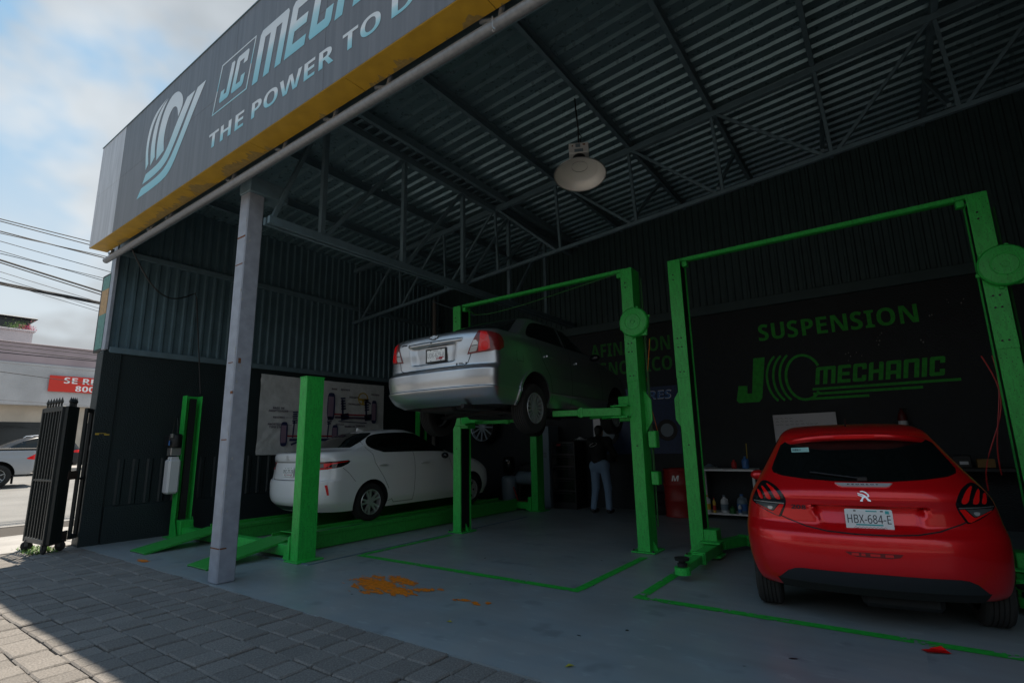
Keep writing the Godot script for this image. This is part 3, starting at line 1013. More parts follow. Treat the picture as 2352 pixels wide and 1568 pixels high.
func print_poly(parent: Node, pts: Array, z: float, y0: float, y1: float, m: Material) -> void:
	var poly := PackedVector2Array(pts)
	var idx := Geometry2D.triangulate_polygon(poly)
	var b := MB.new()
	for i in range(0, idx.size(), 3):
		var p := [poly[idx[i]], poly[idx[i + 1]], poly[idx[i + 2]]]
		var uv := p.map(func(q): return Vector2(0.5, 1.0 - (q.y - y0) / (y1 - y0)))
		b.t(Vector3(p[0].x, p[0].y, z), Vector3(p[1].x, p[1].y, z), Vector3(p[2].x, p[2].y, z), Vector3.BACK, uv[0], uv[1], uv[2])
	obj("lettering", b, m, parent)

func smooth_poly(pts: Array, keep := []) -> Array:
	# Chaikin corner cutting, corners listed in keep stay sharp
	var cur := pts.duplicate()
	var sharp := {}
	for k in keep: sharp[pts[k]] = true
	for r in 2:
		var nxt := []
		for i in cur.size():
			var a: Vector2 = cur[i]
			var p: Vector2 = cur[(i - 1 + cur.size()) % cur.size()]
			var n: Vector2 = cur[(i + 1) % cur.size()]
			if sharp.has(a): nxt.append(a)
			else:
				nxt.append(a.lerp(p, 0.25)); nxt.append(a.lerp(n, 0.25))
		cur = nxt
	return cur

func print_word(parent: Node, s: String, x0: float, x1: float, y0: float, y1: float, z: float, m: Material) -> void:
	var t := text_mesh(s, y1 - y0, 0.004, true)
	var arr := t.get_mesh_arrays()
	var vs: PackedVector3Array = arr[Mesh.ARRAY_VERTEX]
	var ix: PackedInt32Array = arr[Mesh.ARRAY_INDEX]
	var lo := Vector2(INF, INF); var hi := -lo
	for v in vs:
		lo = lo.min(Vector2(v.x, v.y)); hi = hi.max(Vector2(v.x, v.y))
	var b := MB.new()
	var f := func(v: Vector3) -> Vector3: return Vector3(lerp(x0, x1, (v.x - lo.x) / (hi.x - lo.x)), lerp(y0, y1, (v.y - lo.y) / (hi.y - lo.y)), z)
	for i in range(0, ix.size(), 3):
		if vs[ix[i]].z < 0.001 or vs[ix[i + 1]].z < 0.001 or vs[ix[i + 2]].z < 0.001: continue
		var p := [f.call(vs[ix[i]]), f.call(vs[ix[i + 1]]), f.call(vs[ix[i + 2]])]
		var uv := p.map(func(q): return Vector2(0.5, 1.0 - (q.y - y0) / (y1 - y0)))
		b.t(p[0], p[1], p[2], Vector3.BACK, uv[0], uv[1], uv[2])
	obj("lettering", b, m, parent)

func make_sign() -> void:
	var g := thing("shop_sign", "long grey shop sign with white-to-teal lettering and flaking yellow underside", "sign")
	var ZS := -2.5
	var Y0 := 4.70
	var Y1 := 6.50
	var cuts := [-10.30, -9.27, -7.51, -5.74, -3.92, -2.09, -0.26, 1.57, 2.60]
	for i in cuts.size() - 1:
		for r in 2:
			var ya: float = [Y0, 5.60][r]; var yb: float = [5.60, Y1][r]
			var b := MB.new()
			b.box(Vector3((cuts[i] + cuts[i + 1]) / 2, (ya + yb) / 2, ZS - 0.012), Vector3(cuts[i + 1] - cuts[i] - 0.003, yb - ya - 0.002, 0.024), 0.0012)
			obj("face_panel", b, M.sign_light if i == 0 else M.sign_grey, g)
	var bk := MB.new()
	bk.box(Vector3(-3.85, 5.61, -2.63), Vector3(12.88, 1.76, 0.20), 0.0)
	obj("frame", bk, M.steel, g)
	var tp := MB.new()
	tp.box(Vector3(-3.85, Y1 + 0.008, -2.62), Vector3(12.92, 0.014, 0.26), 0.002)
	obj("cap_strip", tp, M.steel, g)
	var ys := [-10.30, -9.14, -7.74, -6.95, -5.29, -3.61, -2.05, -0.4, 1.2, 2.60]
	var nz := fbm(61, 1.0, 4)
	for i in ys.size() - 1:
		var b := MB.new()
		b.box(Vector3((ys[i] + ys[i + 1]) / 2, Y0 + 0.004, -2.637), Vector3(ys[i + 1] - ys[i] - 0.006, 0.008, 0.225), 0.001)
		var o := obj("soffit_panel", b, M.sign_yellow, g)
		# flaked strip along the inner edge of each panel
		var p := MB.new()
		var n := 90
		var wide: float = 0.42 if i == 3 else (0.20 if i in [0, 2] else 0.0)
		var hf := func(x: float) -> float:
			var k := wide + 0.9 * nz.get_noise_2d(x * 1.3, i) + 0.35 * nz.get_noise_2d(x * 11.0, i + 5.0) + 0.16 * nz.get_noise_2d(x * 45.0, i + 9.0)
			return clamp(k, 0.0, 0.95) * 0.222
		for k in n:
			var xa: float = lerp(ys[i] + 0.01, ys[i + 1] - 0.01, float(k) / n)
			var xb: float = lerp(ys[i] + 0.01, ys[i + 1] - 0.01, float(k + 1) / n)
			var y := Y0 - 0.0006
			p.q(Vector3(xa, y, -2.7485), Vector3(xb, y, -2.7485), Vector3(xb, y, -2.7485 + hf.call(xb)), Vector3(xa, y, -2.7485 + hf.call(xa)), Vector3.DOWN)
		obj("flaked_paint", p, M.sign_peel, o)
	var lip := MB.new()
	lip.box(Vector3(-3.85, Y0 + 0.002, ZS - 0.016), Vector3(12.90, 0.012, 0.026), 0.002)
	obj("trim", lip, M.sign_yellow, g)
	var z := ZS + 0.0025
	var V := func(a: Array) -> Array: return a.map(func(p): return Vector2(p[0], p[1]))
	var A := [
		[[[-8.20, 5.37], [-8.29, 5.72], [-8.25, 6.05], [-8.05, 6.25], [-7.70, 6.31], [-7.98, 6.20], [-8.15, 6.02], [-8.21, 5.72], [-8.12, 5.44]], [0, 4, 8]],
		[[[-8.04, 5.38], [-8.11, 5.73], [-8.04, 6.06], [-7.86, 6.24], [-7.66, 6.29], [-7.82, 6.16], [-7.92, 5.98], [-7.96, 5.7], [-7.91, 5.47]], [0, 4, 8]],
		[[[-7.84, 5.39], [-7.89, 5.69], [-7.80, 6.09], [-7.57, 6.28], [-7.34, 6.27], [-7.17, 6.12], [-7.13, 5.97], [-7.25, 5.83], [-7.31, 6.01], [-7.46, 6.07], [-7.60, 5.94], [-7.67, 5.69], [-7.61, 5.46]], [0, 7, 12]],
		[[[-8.26, 5.165], [-8.17, 5.295], [-7.75, 5.31], [-7.52, 5.42], [-7.27, 5.76], [-7.02, 6.02], [-6.79, 6.02], [-7.02, 5.76], [-7.29, 5.42], [-7.50, 5.22], [-7.86, 5.165]], [0, 1, 5, 6]],
		[[[-8.41, 4.98], [-8.28, 5.11], [-7.70, 5.11], [-7.42, 5.19], [-7.15, 5.46], [-6.87, 5.84], [-6.72, 6.03], [-6.49, 6.03], [-6.78, 5.70], [-7.05, 5.36], [-7.29, 5.07], [-7.55, 4.98]], [0, 1, 6, 7]],
	]
	for a in A:
		print_poly(g, smooth_poly(V.call(a[0]), a[1]), z, 4.98, 6.35, M.print_logo)
	# framed initials
	var fr := [Vector2(-6.22, 5.395), Vector2(-6.07, 6.03), Vector2(-5.27, 6.03), Vector2(-5.40, 5.395)]
	var fc := Vector2(-5.74, 5.71)
	for i in 4:
		var a: Vector2 = fr[i]; var b2: Vector2 = fr[(i + 1) % 4]
		var ai := a + (fc - a).normalized() * 0.030; var bi := b2 + (fc - b2).normalized() * 0.030
		print_poly(g, [a, b2, bi, ai], z, 4.5, 4.9, M.print_logo)
	blocky(g, "lettering", "JC", Vector3(-6.07, 5.50, z - 0.004), 0.56, 0.44, 0.075, M.print_logo, 0.004)
	blocky(g, "lettering", "MECHANIC", Vector3(-5.29, 5.385, z - 0.004), 3.42, 0.63, 0.060, M.print_tall, 0.004)
	print_word(g, "THE", -6.23, -5.41, 4.945, 5.145, z, M.print_low)
	print_word(g, "POWER", -5.24, -3.77, 4.945, 5.145, z, M.print_low)
	print_word(g, "TO", -3.64, -3.11, 4.945, 5.145, z, M.print_low)
	print_word(g, "DRIVE", -2.97, -1.55, 4.945, 5.145, z, M.print_low)
	# round pipe under the sign with its hangers
	var pg := thing("pipe", "long grey steel pipe running under the shop sign", "pipe", Vector3(0, 4.545, -2.735))
	var b := MB.new(true)
	b.tube([Vector3(-10.26, 0, 0), Vector3(-5, 0, 0), Vector3(0, 0, 0), Vector3(2.5, 0, 0)], 0.046, 20)
	obj("tube", b, M.pipe, pg)
	for x in [-10.15, -8.55, -7.9, -6.12, -5.0, -4.1, -3.3, -2.02, -1.0, 0.4]:
		var h := MB.new()
		h.tube([Vector3(x, 0.04, -0.02), Vector3(x, 0.19, -0.05)], 0.022, 8)
		obj("hanger", h, M.pipe, pg)
		var h2 := MB.new()
		h2.tube([Vector3(x + 0.04, 0.03, -0.02), Vector3(x - 0.22, 0.18, -0.06)], 0.020, 8)
		obj("hanger", h2, M.pipe, pg)
	var hk := MB.new()
	hk.tube([Vector3(-2.03, 0.02, 0.065), Vector3(-2.03, -0.06, 0.062), Vector3(-2.02, -0.09, 0.062)], 0.004, 5)
	hk.tube([Vector3(-2.02, -0.085, 0.062), Vector3(-2.005, -0.10, 0.062), Vector3(-2.02, -0.115, 0.062), Vector3(-2.035, -0.10, 0.062), Vector3(-2.02, -0.085, 0.062)], 0.004, 5)
	obj("hook", hk, M.bare_metal, pg)
	# cable that sags from the pipe down to the lift motor
	var cb := MB.new()
	var cpts := []
	for i in 25:
		var t := i / 24.0
		var p: Vector3
		if t < 0.55:
			var u := t / 0.55
			p = Vector3(-9.3, 4.55, -2.78).lerp(Vector3(-9.98, 4.35, -4.05), u) + Vector3(0.05 * sin(u * PI), -0.62 * sin(u * PI * 0.9) * (1 - u * 0.4), 0)
		else:
			var u := (t - 0.55) / 0.45
			p = Vector3(-9.98, 4.27, -4.05).lerp(Vector3(-9.86, 2.40, -4.24), u)
		cpts.append(p)
	cb.tube(cpts, 0.011, 6)
	tag(obj("cable", cb, M.wire, self), "thin cable sagging from the pipe to the ramp lift post", "cable")

# U channel post: web on the side away from dir, flanges towards dir (along x)
func channel(b: MB, x_web: float, dir: float, z0: float, z1: float, flange: float, h: float, th := 0.012, y0 := 0.0) -> void:
	b.box(Vector3(x_web, y0 + h / 2, (z0 + z1) / 2), Vector3(th, h, abs(z1 - z0)), 0.003)
	for z in [z0, z1]:
		b.box(Vector3(x_web + dir * (flange / 2 + th / 2), y0 + h / 2, z - signf(z - (z0 + z1) / 2) * th / 2), Vector3(flange, h, th), 0.003)

func bolt_row(b: MB, pts: Array, r := 0.011) -> void:
	for p in pts:
		b.xf = Transform3D(Basis(Vector3.RIGHT, PI / 2), p)
		b.lathe([Vector2(r, 0), Vector2(r, 0.006), Vector2(0, 0.006)], 8)
	b.xf = Transform3D.IDENTITY

func two_post_lift(called_label: String, xl: float, xr: float, z: float, carriage: float, low: bool) -> Node3D:
	var g := thing("two_post_lift", called_label, "car lift", Vector3((xl + xr) / 2, 0, z), 0.0, "green two-post lifts")
	var hw := (xr - xl) / 2
	for s in [-1.0, 1.0]:
		var x: float = s * hw
		var b := MB.new()
		# box front face, hollow towards the car
		b.box(Vector3(x, 1.92, 0.13), Vector3(0.165, 3.82, 0.012), 0.004)
		b.box(Vector3(x + s * 0.0765, 1.92, 0.0), Vector3(0.012, 3.82, 0.25), 0.004)
		b.box(Vector3(x, 1.92, -0.13), Vector3(0.165, 3.82, 0.012), 0.004)
		b.box(Vector3(x - s * 0.072, 1.92, 0.115), Vector3(0.02, 3.82, 0.012), 0.003)
		b.box(Vector3(x, 0.012, 0.0), Vector3(0.32, 0.02, 0.36), 0.004)
		# extension splice
		b.box(Vector3(x, 3.02, 0.139), Vector3(0.170, 1.62, 0.008), 0.002)
		for t in [-1.0, 1.0]:
			b.xf = Transform3D(Basis.IDENTITY, Vector3(x + t * 0.095, 0.022, 0.0))
			b.prism(PackedVector2Array([Vector2(-t * 0.012, 0), Vector2(t * 0.05, 0), Vector2(-t * 0.012, 0.12)]), 0.012)
			b.xf = Transform3D.IDENTITY
		var post := obj("post", b, M.green, g)
		var dk := MB.new()
		bolt_row(dk, [Vector3(x - 0.03, 2.29, 0.144), Vector3(x + 0.02, 2.29, 0.144), Vector3(x - 0.03, 2.62, 0.144), Vector3(x + 0.02, 2.62, 0.144), Vector3(x - 0.03, 2.74, 0.144), Vector3(x + 0.02, 2.74, 0.144), Vector3(x - 0.02, 3.55, 0.144), Vector3(x - 0.02, 3.62, 0.144), Vector3(x, 1.35, 0.137)], 0.010)
		bolt_row(dk, [Vector3(x - 0.13, 0.03, 0.16), Vector3(x + 0.13, 0.03, 0.16)], 0.016)
		obj("bolt", dk, M.black, post)
		var inner := MB.new()
		inner.box(Vector3(x - s * 0.005, 1.92, 0.0), Vector3(0.13, 3.7, 0.2), 0.004)
		obj("slide", inner, M.black, post)
		# carriage with guard plate
		var c := MB.new()
		c.box(Vector3(x - s * 0.16, carriage + 0.05, 0.03), Vector3(0.16, 0.34, 0.20), 0.008)
		c.box(Vector3(x - s * 0.18, carriage - 0.065, 0.14), Vector3(0.24, 0.022, 0.24), 0.004)
		c.box(Vector3(x - s * 0.18, carriage + 0.085, 0.14), Vector3(0.24, 0.022, 0.24), 0.004)
		var car := obj("carriage", c, M.green, g)
		var gp := MB.new()
		gp.xf = Transform3D(Basis.IDENTITY, Vector3(x + s * 0.085, 1.84, -0.02))
		gp.prism(PackedVector2Array([Vector2(0, -0.32), Vector2(s * 0.10, -0.16), Vector2(s * 0.10, 0.12), Vector2(0, 0.26)]), 0.02)
		obj("guard_plate", gp, M.green, car)
		# swing arms
		for f in [1.0, -1.0]:
			var a := MB.new()
			var p0 := Vector3(x - s * 0.20, carriage + 0.01, 0.15 * f)
			var p1: Vector3
			var p2: Vector3
			if low:
				p1 = Vector3(x + 0.20, carriage + 0.01, 0.80) if f > 0 else Vector3(x - s * 0.4, carriage + 0.01, -0.62)
				p2 = Vector3(x + 0.20, carriage, 1.33) if f > 0 else Vector3(x - s * 0.5, carriage, -1.0)
				if s > 0:
					p1 = Vector3(x - 0.25, carriage + 0.01, 0.62 * f); p2 = Vector3(x - 0.3, carriage, 1.02 * f)
				elif f > 0:
					p0 = Vector3(x + 0.20, carriage + 0.01, 0.16)
			else:
				p1 = Vector3(x - s * 0.72, carriage + 0.01, 0.42 * f)
				p2 = Vector3(x - s * 1.02, carriage + 0.005, 0.60 * f)
			a.bar(p0, p1, 0.13, 0.11, 0.006)
			a.bar(p1.lerp(p0, 0.08), p2, 0.10, 0.08, 0.006)
			# square collar
			a.bar(p1.lerp(p0, 0.12), p1.lerp(p0, 0.04), 0.15, 0.13, 0.004)
			var arm := obj("arm", a, M.green, g)
			var pd := MB.new()
			pd.xf = Transform3D(Basis.IDENTITY, p2 + Vector3(0, 0.03, 0))
			var ph: float = 0.5 if low else 1.0
			pd.lathe([Vector2(0, 0), Vector2(0.05, 0), Vector2(0.05, 0.06 * ph), Vector2(0.035, 0.07 * ph), Vector2(0.035, 0.12 * ph), Vector2(0.07, 0.12 * ph), Vector2(0.075, 0.12 * ph + 0.025), Vector2(0, 0.12 * ph + 0.025)], 16)
			obj("pad", pd, M.rubber, arm)
			if low:
				var ft := MB.new()
				ft.xf = Transform3D(Basis.IDENTITY, p2 + Vector3(0, -0.045, 0))
				ft.lathe([Vector2(0, 0), Vector2(0.08, 0), Vector2(0.08, 0.07), Vector2(0, 0.07)], 16)
				obj("arm_end", ft, M.green, arm)
		# cables on the back of the post
		var w := MB.new()
		w.tube([Vector3(x + s * 0.12, 0.3, -0.10), Vector3(x + s * 0.13, 2.0, -0.11), Vector3(x + s * 0.12, 3.7, -0.10)], 0.012, 6)
		w.tube([Vector3(x + s * 0.135, 0.9, -0.05), Vector3(x + s * 0.14, 3.7, -0.05)], 0.010, 6)
		obj("cable", w, M.green_dark, post)
	# overhead beam
	var ob := MB.new()
	ob.box(Vector3(0, 3.84, 0.04), Vector3(2 * hw - 0.1, 0.045, 0.05), 0.004)
	ob.box(Vector3(0, 3.813, 0.02), Vector3(2 * hw - 0.1, 0.008, 0.075), 0.002)
	for s in [-1.0, 1.0]: ob.box(Vector3(s * (hw - 0.13), 3.76, 0.06), Vector3(0.07, 0.07, 0.08), 0.005)
	obj("crossbeam", ob, M.green, g)
	# motor-side cover: big round pulley housing on the right post
	var d := MB.new(true)
	d.xf = Transform3D(Basis(Vector3.RIGHT, PI / 2), Vector3(hw + 0.09, 3.02, 0.145))
	d.lathe([Vector2(0.205, 0.0), Vector2(0.205, 0.06)], 40)
	d.smooth(false)
	d.lathe([Vector2(0.205, 0.06), Vector2(0.19, 0.075), Vector2(0.115, 0.082)], 40)
	d.lathe([Vector2(0.115, 0.082), Vector2(0.112, 0.078), Vector2(0.105, 0.078), Vector2(0.10, 0.084), Vector2(0.034, 0.084)], 40)
	d.lathe([Vector2(0.034, 0.084), Vector2(0.034, 0.079), Vector2(0.026, 0.079), Vector2(0.026, 0.086), Vector2(0, 0.086)], 24)
	d.xf = Transform3D.IDENTITY
	d.box(Vector3(hw + 0.18, 2.89, 0.16), Vector3(0.16, 0.14, 0.03), 0.004)
	for k in 6:
		var a := TAU * k / 6 + 0.3
		d.box(Vector3(hw + 0.09 + cos(a) * 0.212, 3.02 + sin(a) * 0.212, 0.155), Vector3(0.035, 0.035, 0.02), 0.004)
	obj("pulley_cover", d, M.green, g)
	# control boxes low on the right post
	for e in [[1.43, 0.11, 0.22], [0.93, 0.10, 0.17]]:
		var c := MB.new()
		c.box(Vector3(hw + 0.19, e[0], 0.02), Vector3(e[1], e[2], 0.12), 0.01)
		obj("control_box", c, M.green, g)
	return g

func make_lifts() -> void:
	var l1 := two_post_lift("green two-post lift raising the silver sedan in the middle bay", -5.98, -2.77, -6.83, 1.80, false)
	var l2 := two_post_lift("green two-post lift with lowered arms standing around the red hatchback", -2.115, 1.02, -6.93, 0.11, true)
	# wires looped under the beam of the first lift
	var w := MB.new()
	var pts := []
	for i in 13:
		var t := i / 12.0
		pts.append(Vector3(-1.48 + 2.9 * t, 3.80 - 0.20 * sin(PI * pow(t, 0.45)), 0.06))
	w.tube(pts, 0.010, 6)
	obj("cable", w, M.green_dark, l1)
	var hose := MB.new()
	hose.tube([Vector3(-2.55, 2.80, -6.85), Vector3(-2.59, 2.55, -6.87), Vector3(-2.65, 2.25, -6.9), Vector3(-2.66, 1.9, -7.0), Vector3(-2.60, 1.5, -7.05)], 0.005, 6)
	tag(obj("air_hose", hose, M.orange_hose, self), "thin orange air hose hanging on the lift post beside the raised silver car", "hose")
	var rh := MB.new()
	var hp := []
	for i in 16:
		var t := i / 15.0
		hp.append(Vector3(0.86 + 0.10 * sin(t * 5.0) - 0.05 * t, 2.2 - 1.35 * t, -7.15))
	rh.tube(hp, 0.006, 6)
	hp = []
	for i in 16:
		var t := i / 15.0
		hp.append(Vector3(0.90 + 0.06 * sin(t * 4.0 + 1.0), 2.2 - 1.2 * t, -7.2))
	rh.tube(hp, 0.006, 6)
	tag(obj("air_hose", rh, M.red_plastic, self), "red air hose looped behind the lift post right of the red hatchback", "hose")
	four_post_lift()

func four_post_lift() -> void:
	var g := thing("four_post_lift", "green four-post ramp lift carrying the white sedan near the left wall", "car lift", Vector3(-8.1, 0, -6.9))
	var zf := 2.76
	var zb := -2.80
	var px := [-1.88, 1.84]
	for i in 2:
		for z in [zf, zb]:
			var s: float = -1.0 if i == 0 else 1.0
			var b := MB.new()
			channel(b, px[i], -s, z - 0.13, z + 0.13, 0.15, 2.35)
			b.box(Vector3(px[i] - s * 0.05, 0.01, z), Vector3(0.30, 0.016, 0.38), 0.003)
			for zz in [z - 0.14, z + 0.14]:
				b.xf = Transform3D(Basis.IDENTITY, Vector3(px[i] - s * 0.16, 0.018, zz - 0.006))
				b.prism(PackedVector2Array([Vector2(0, 0), Vector2(-s * 0.14, 0), Vector2(0, 0.30)]), 0.012)
				b.xf = Transform3D.IDENTITY
			if i == 1: b.box(Vector3(px[i] - 0.075, 2.355, z), Vector3(0.17, 0.012, 0.28), 0.003)
			var post := obj("post", b, M.green, g)
			var rk := MB.new()
			rk.box(Vector3(px[i] - s * 0.10, 1.2, z), Vector3(0.05, 2.2, 0.10), 0.003)
			obj("ladder", rk, M.black, post)
	# cross beams
	for z in [zf + 0.0, zb]:
		var b := MB.new()
		b.box(Vector3(0, 0.10, z), Vector3(3.5, 0.14, 0.13), 0.006)
		for s in [-1.0, 1.0]:
			b.box(Vector3(s * 1.66, 0.15, z), Vector3(0.20, 0.26, 0.20), 0.006)
		obj("crossbeam", b, M.green, g)
	# runways and drive-on ramps
	for e in [[-0.78, "left"], [1.04, "right"]]:
		var x: float = e[0]
		var b := MB.new()
		b.box(Vector3(x, 0.192, -0.02), Vector3(0.50, 0.016, 5.30), 0.003)
		b.box(Vector3(x + 0.245, 0.10, -0.02), Vector3(0.014, 0.18, 5.26), 0.003)
		b.box(Vector3(x - 0.245, 0.10, -0.02), Vector3(0.014, 0.18, 5.26), 0.003)
		b.box(Vector3(x + 0.255, 0.215, -0.02), Vector3(0.02, 0.055, 5.30), 0.004)
		b.box(Vector3(x - 0.255, 0.215, -0.02), Vector3(0.02, 0.055, 5.30), 0.004)
		b.box(Vector3(x, 0.10, 2.62), Vector3(0.48, 0.17, 0.012), 0.003)
		var rw := obj("runway", b, M.green_worn, g)
		var st := MB.new()
		st.box(Vector3(x + 0.03, 0.2012, 1.9), Vector3(0.20, 0.002, 1.3), 0.0)
		obj("scuff", st, M.green_dark, rw)
		var r := MB.new()
		var z0 := 2.66; var z1 := 3.72
		var a := atan2(0.185, z1 - z0)
		r.box(Vector3(x, 0.108, (z0 + z1) / 2), Vector3(0.49, 0.012, (z1 - z0) / cos(a)), 0.003, Basis(Vector3.RIGHT, a))
		for s in [-1.0, 1.0]:
			r.box(Vector3(x + s * 0.24, 0.100, (z0 + z1) / 2), Vector3(0.012, 0.03, (z1 - z0) / cos(a)), 0.003, Basis(Vector3.RIGHT, a))
		var rp := obj("ramp", r, M.green_worn, g)
		var sc := MB.new()
		sc.box(Vector3(x + 0.02, 0.1155, (z0 + z1) / 2 - 0.15), Vector3(0.14, 0.002, 0.75), 0.0, Basis(Vector3.RIGHT, a))
		obj("scuff", sc, M.steel, rp)
		# wheel stop flap folded at the ramp end
		var w := MB.new()
		w.box(Vector3(x, 0.235, 2.45), Vector3(0.46, 0.012, 0.14), 0.003, Basis(Vector3.RIGHT, -0.25))
		obj("wheel_stop", w, M.green, rw)
	# hydraulic pack on the left front post
	var pu := group_node("power_unit", g, Vector3(-1.78, 0, 2.98))
	var t := MB.new()
	t.box(Vector3(0.0, 0.995, 0), Vector3(0.19, 0.56, 0.19), 0.03)
	t.box(Vector3(0.0, 1.29, 0), Vector3(0.13, 0.05, 0.13), 0.012)
	obj("tank", t, M.white_plastic, pu)
	var mo := MB.new(true)
	mo.xf = Transform3D(Basis.IDENTITY, Vector3(0, 1.46, 0))
	mo.lathe([Vector2(0, 0), Vector2(0.10, 0), Vector2(0.105, 0.02), Vector2(0.105, 0.20), Vector2(0.09, 0.23), Vector2(0, 0.24)], 18)
	mo.xf = Transform3D.IDENTITY
	mo.smooth(false)
	mo.box(Vector3(-0.05, 1.58, 0.05), Vector3(0.20, 0.18, 0.12), 0.012)
	obj("motor", mo, M.black, pu)
	var vb := MB.new()
	vb.box(Vector3(0.0, 1.40, 0), Vector3(0.16, 0.13, 0.16), 0.01)
	vb.box(Vector3(0.07, 1.66, 0.085), Vector3(0.08, 0.07, 0.03), 0.005)
	obj("valve_block", vb, M.bare_metal, pu)
	var lb := MB.new()
	lb.box(Vector3(0.07, 1.54, 0.116), Vector3(0.05, 0.08, 0.004), 0.001)
	obj("label", lb, M.blue_plastic, pu)
	var hs := MB.new()
	var pts := []
	for i in 15:
		var a := PI * i / 14.0
		pts.append(Vector3(0.02 + cos(a) * 0.09, 1.70 + sin(a) * 0.26, 0.02))
	hs.tube(pts, 0.009, 6)
	obj("hose", hs, M.black, pu)
	# pale tyre shine from oil on floor is left to the floor itself

# ------------------------------------------------------------------ car bodies
# A body is a stack of level outlines: [height, rear z, half width, rear corner depth, front z, front corner depth]
class Shape:
	var rows: Array
	var slopes: Array = []
	var p := 2.5
	var bulge := 0.015
	var dent = null
	var arches: Array = []
	func _init(r: Array):
		rows = r
		for k in range(1, 6):
			var m := []
			for i in rows.size():
				if i == 0 or i == rows.size() - 1:
					var j := 0 if i == 0 else i - 1
					m.append((rows[j + 1][k] - rows[j][k]) / (rows[j + 1][0] - rows[j][0]))
				else:
					var d0: float = (rows[i][k] - rows[i - 1][k]) / (rows[i][0] - rows[i - 1][0])
					var d1: float = (rows[i + 1][k] - rows[i][k]) / (rows[i + 1][0] - rows[i][0])
					m.append(0.0 if d0 * d1 <= 0.0 else 2.0 * d0 * d1 / (d0 + d1))
			slopes.append(m)
	func at(y: float) -> Array:
		var n := rows.size()
		var yy: float = clamp(y, rows[0][0], rows[n - 1][0])
		var i := 0
		while i < n - 2 and yy > rows[i + 1][0]: i += 1
		var h: float = rows[i + 1][0] - rows[i][0]
		var t: float = (yy - rows[i][0]) / h
		var t2 := t * t; var t3 := t2 * t
		var out := []
		for k in range(1, 6):
			var m: Array = slopes[k - 1]
			out.append((2 * t3 - 3 * t2 + 1) * rows[i][k] + (t3 - 2 * t2 + t) * h * m[i] + (-2 * t3 + 3 * t2) * rows[i + 1][k] + (t3 - t2) * h * m[i + 1])
		return out
	func rear_z(x: float, y: float) -> float:
		var r := at(y)
		var u: float = min(abs(x) / r[1], 0.9995)
		var z: float = r[0] - r[2] * (1.0 - pow(1.0 - pow(u, p), 1.0 / p))
		if dent != null: z += dent.call(x, y)
		return z
	func side_x(z: float, y: float) -> float:
		var r := at(y)
		var zc: float = r[0] - r[2]
		var ze: float = r[3] + r[4]
		if z > zc:
			var t: float = clamp((z - zc) / r[2], 0.0, 1.0)
			return r[1] * pow(1.0 - pow(t, p), 1.0 / p)
		if z < ze:
			var t: float = clamp((ze - z) / r[4], 0.0, 1.0)
			return r[1] * pow(1.0 - pow(t, p), 1.0 / p)
		return r[1] * (1.0 + bulge * sin(PI * (z - ze) / (zc - ze)))
	func ring(y: float, nr: int, ns: int, nf: int) -> Array:
		var r := at(y)
		var out := []
		var zc: float = r[0] - r[2]
		var ze: float = r[3] + r[4]
		for i in nr:
			var a := PI / 2 * i / nr
			var x: float = r[1] * pow(sin(a), 2.0 / p)
			var z: float = zc + r[2] * pow(cos(a), 2.0 / p)
			if dent != null: z += dent.call(x, y)
			out.append(Vector3(x, y, z))
		for i in ns + 1:
			var z: float = lerp(zc, ze, float(i) / ns)
			out.append(Vector3(side_x(z, y), y, z))
		for i in range(1, nf + 1):
			var a := PI / 2 * i / nf
			out.append(Vector3(r[1] * pow(cos(a), 2.0 / p), y, ze - r[4] * pow(sin(a), 2.0 / p)))
		return out
	func map(q: Vector2, mode: String, off: float) -> Vector3:
		var e := 0.006
		var f := func(w: Vector2) -> Vector3:
			if mode == "rear": return Vector3(w.x, w.y, rear_z(w.x, w.y))
			var s := 1.0 if mode == "right" else -1.0
			return Vector3(s * side_x(w.x, w.y), w.y, w.x)
		var p0: Vector3 = f.call(q)
		var du: Vector3 = f.call(q + Vector2(e, 0)) - f.call(q - Vector2(e, 0))
		var dv: Vector3 = f.call(q + Vector2(0, e)) - f.call(q - Vector2(0, e))
		var n := du.cross(dv).normalized()
		var want := Vector3(0, 0, 1) if mode == "rear" else Vector3(1 if mode == "right" else -1, 0, 0)
		if n.dot(want) < 0: n = -n
		return p0 + n * off

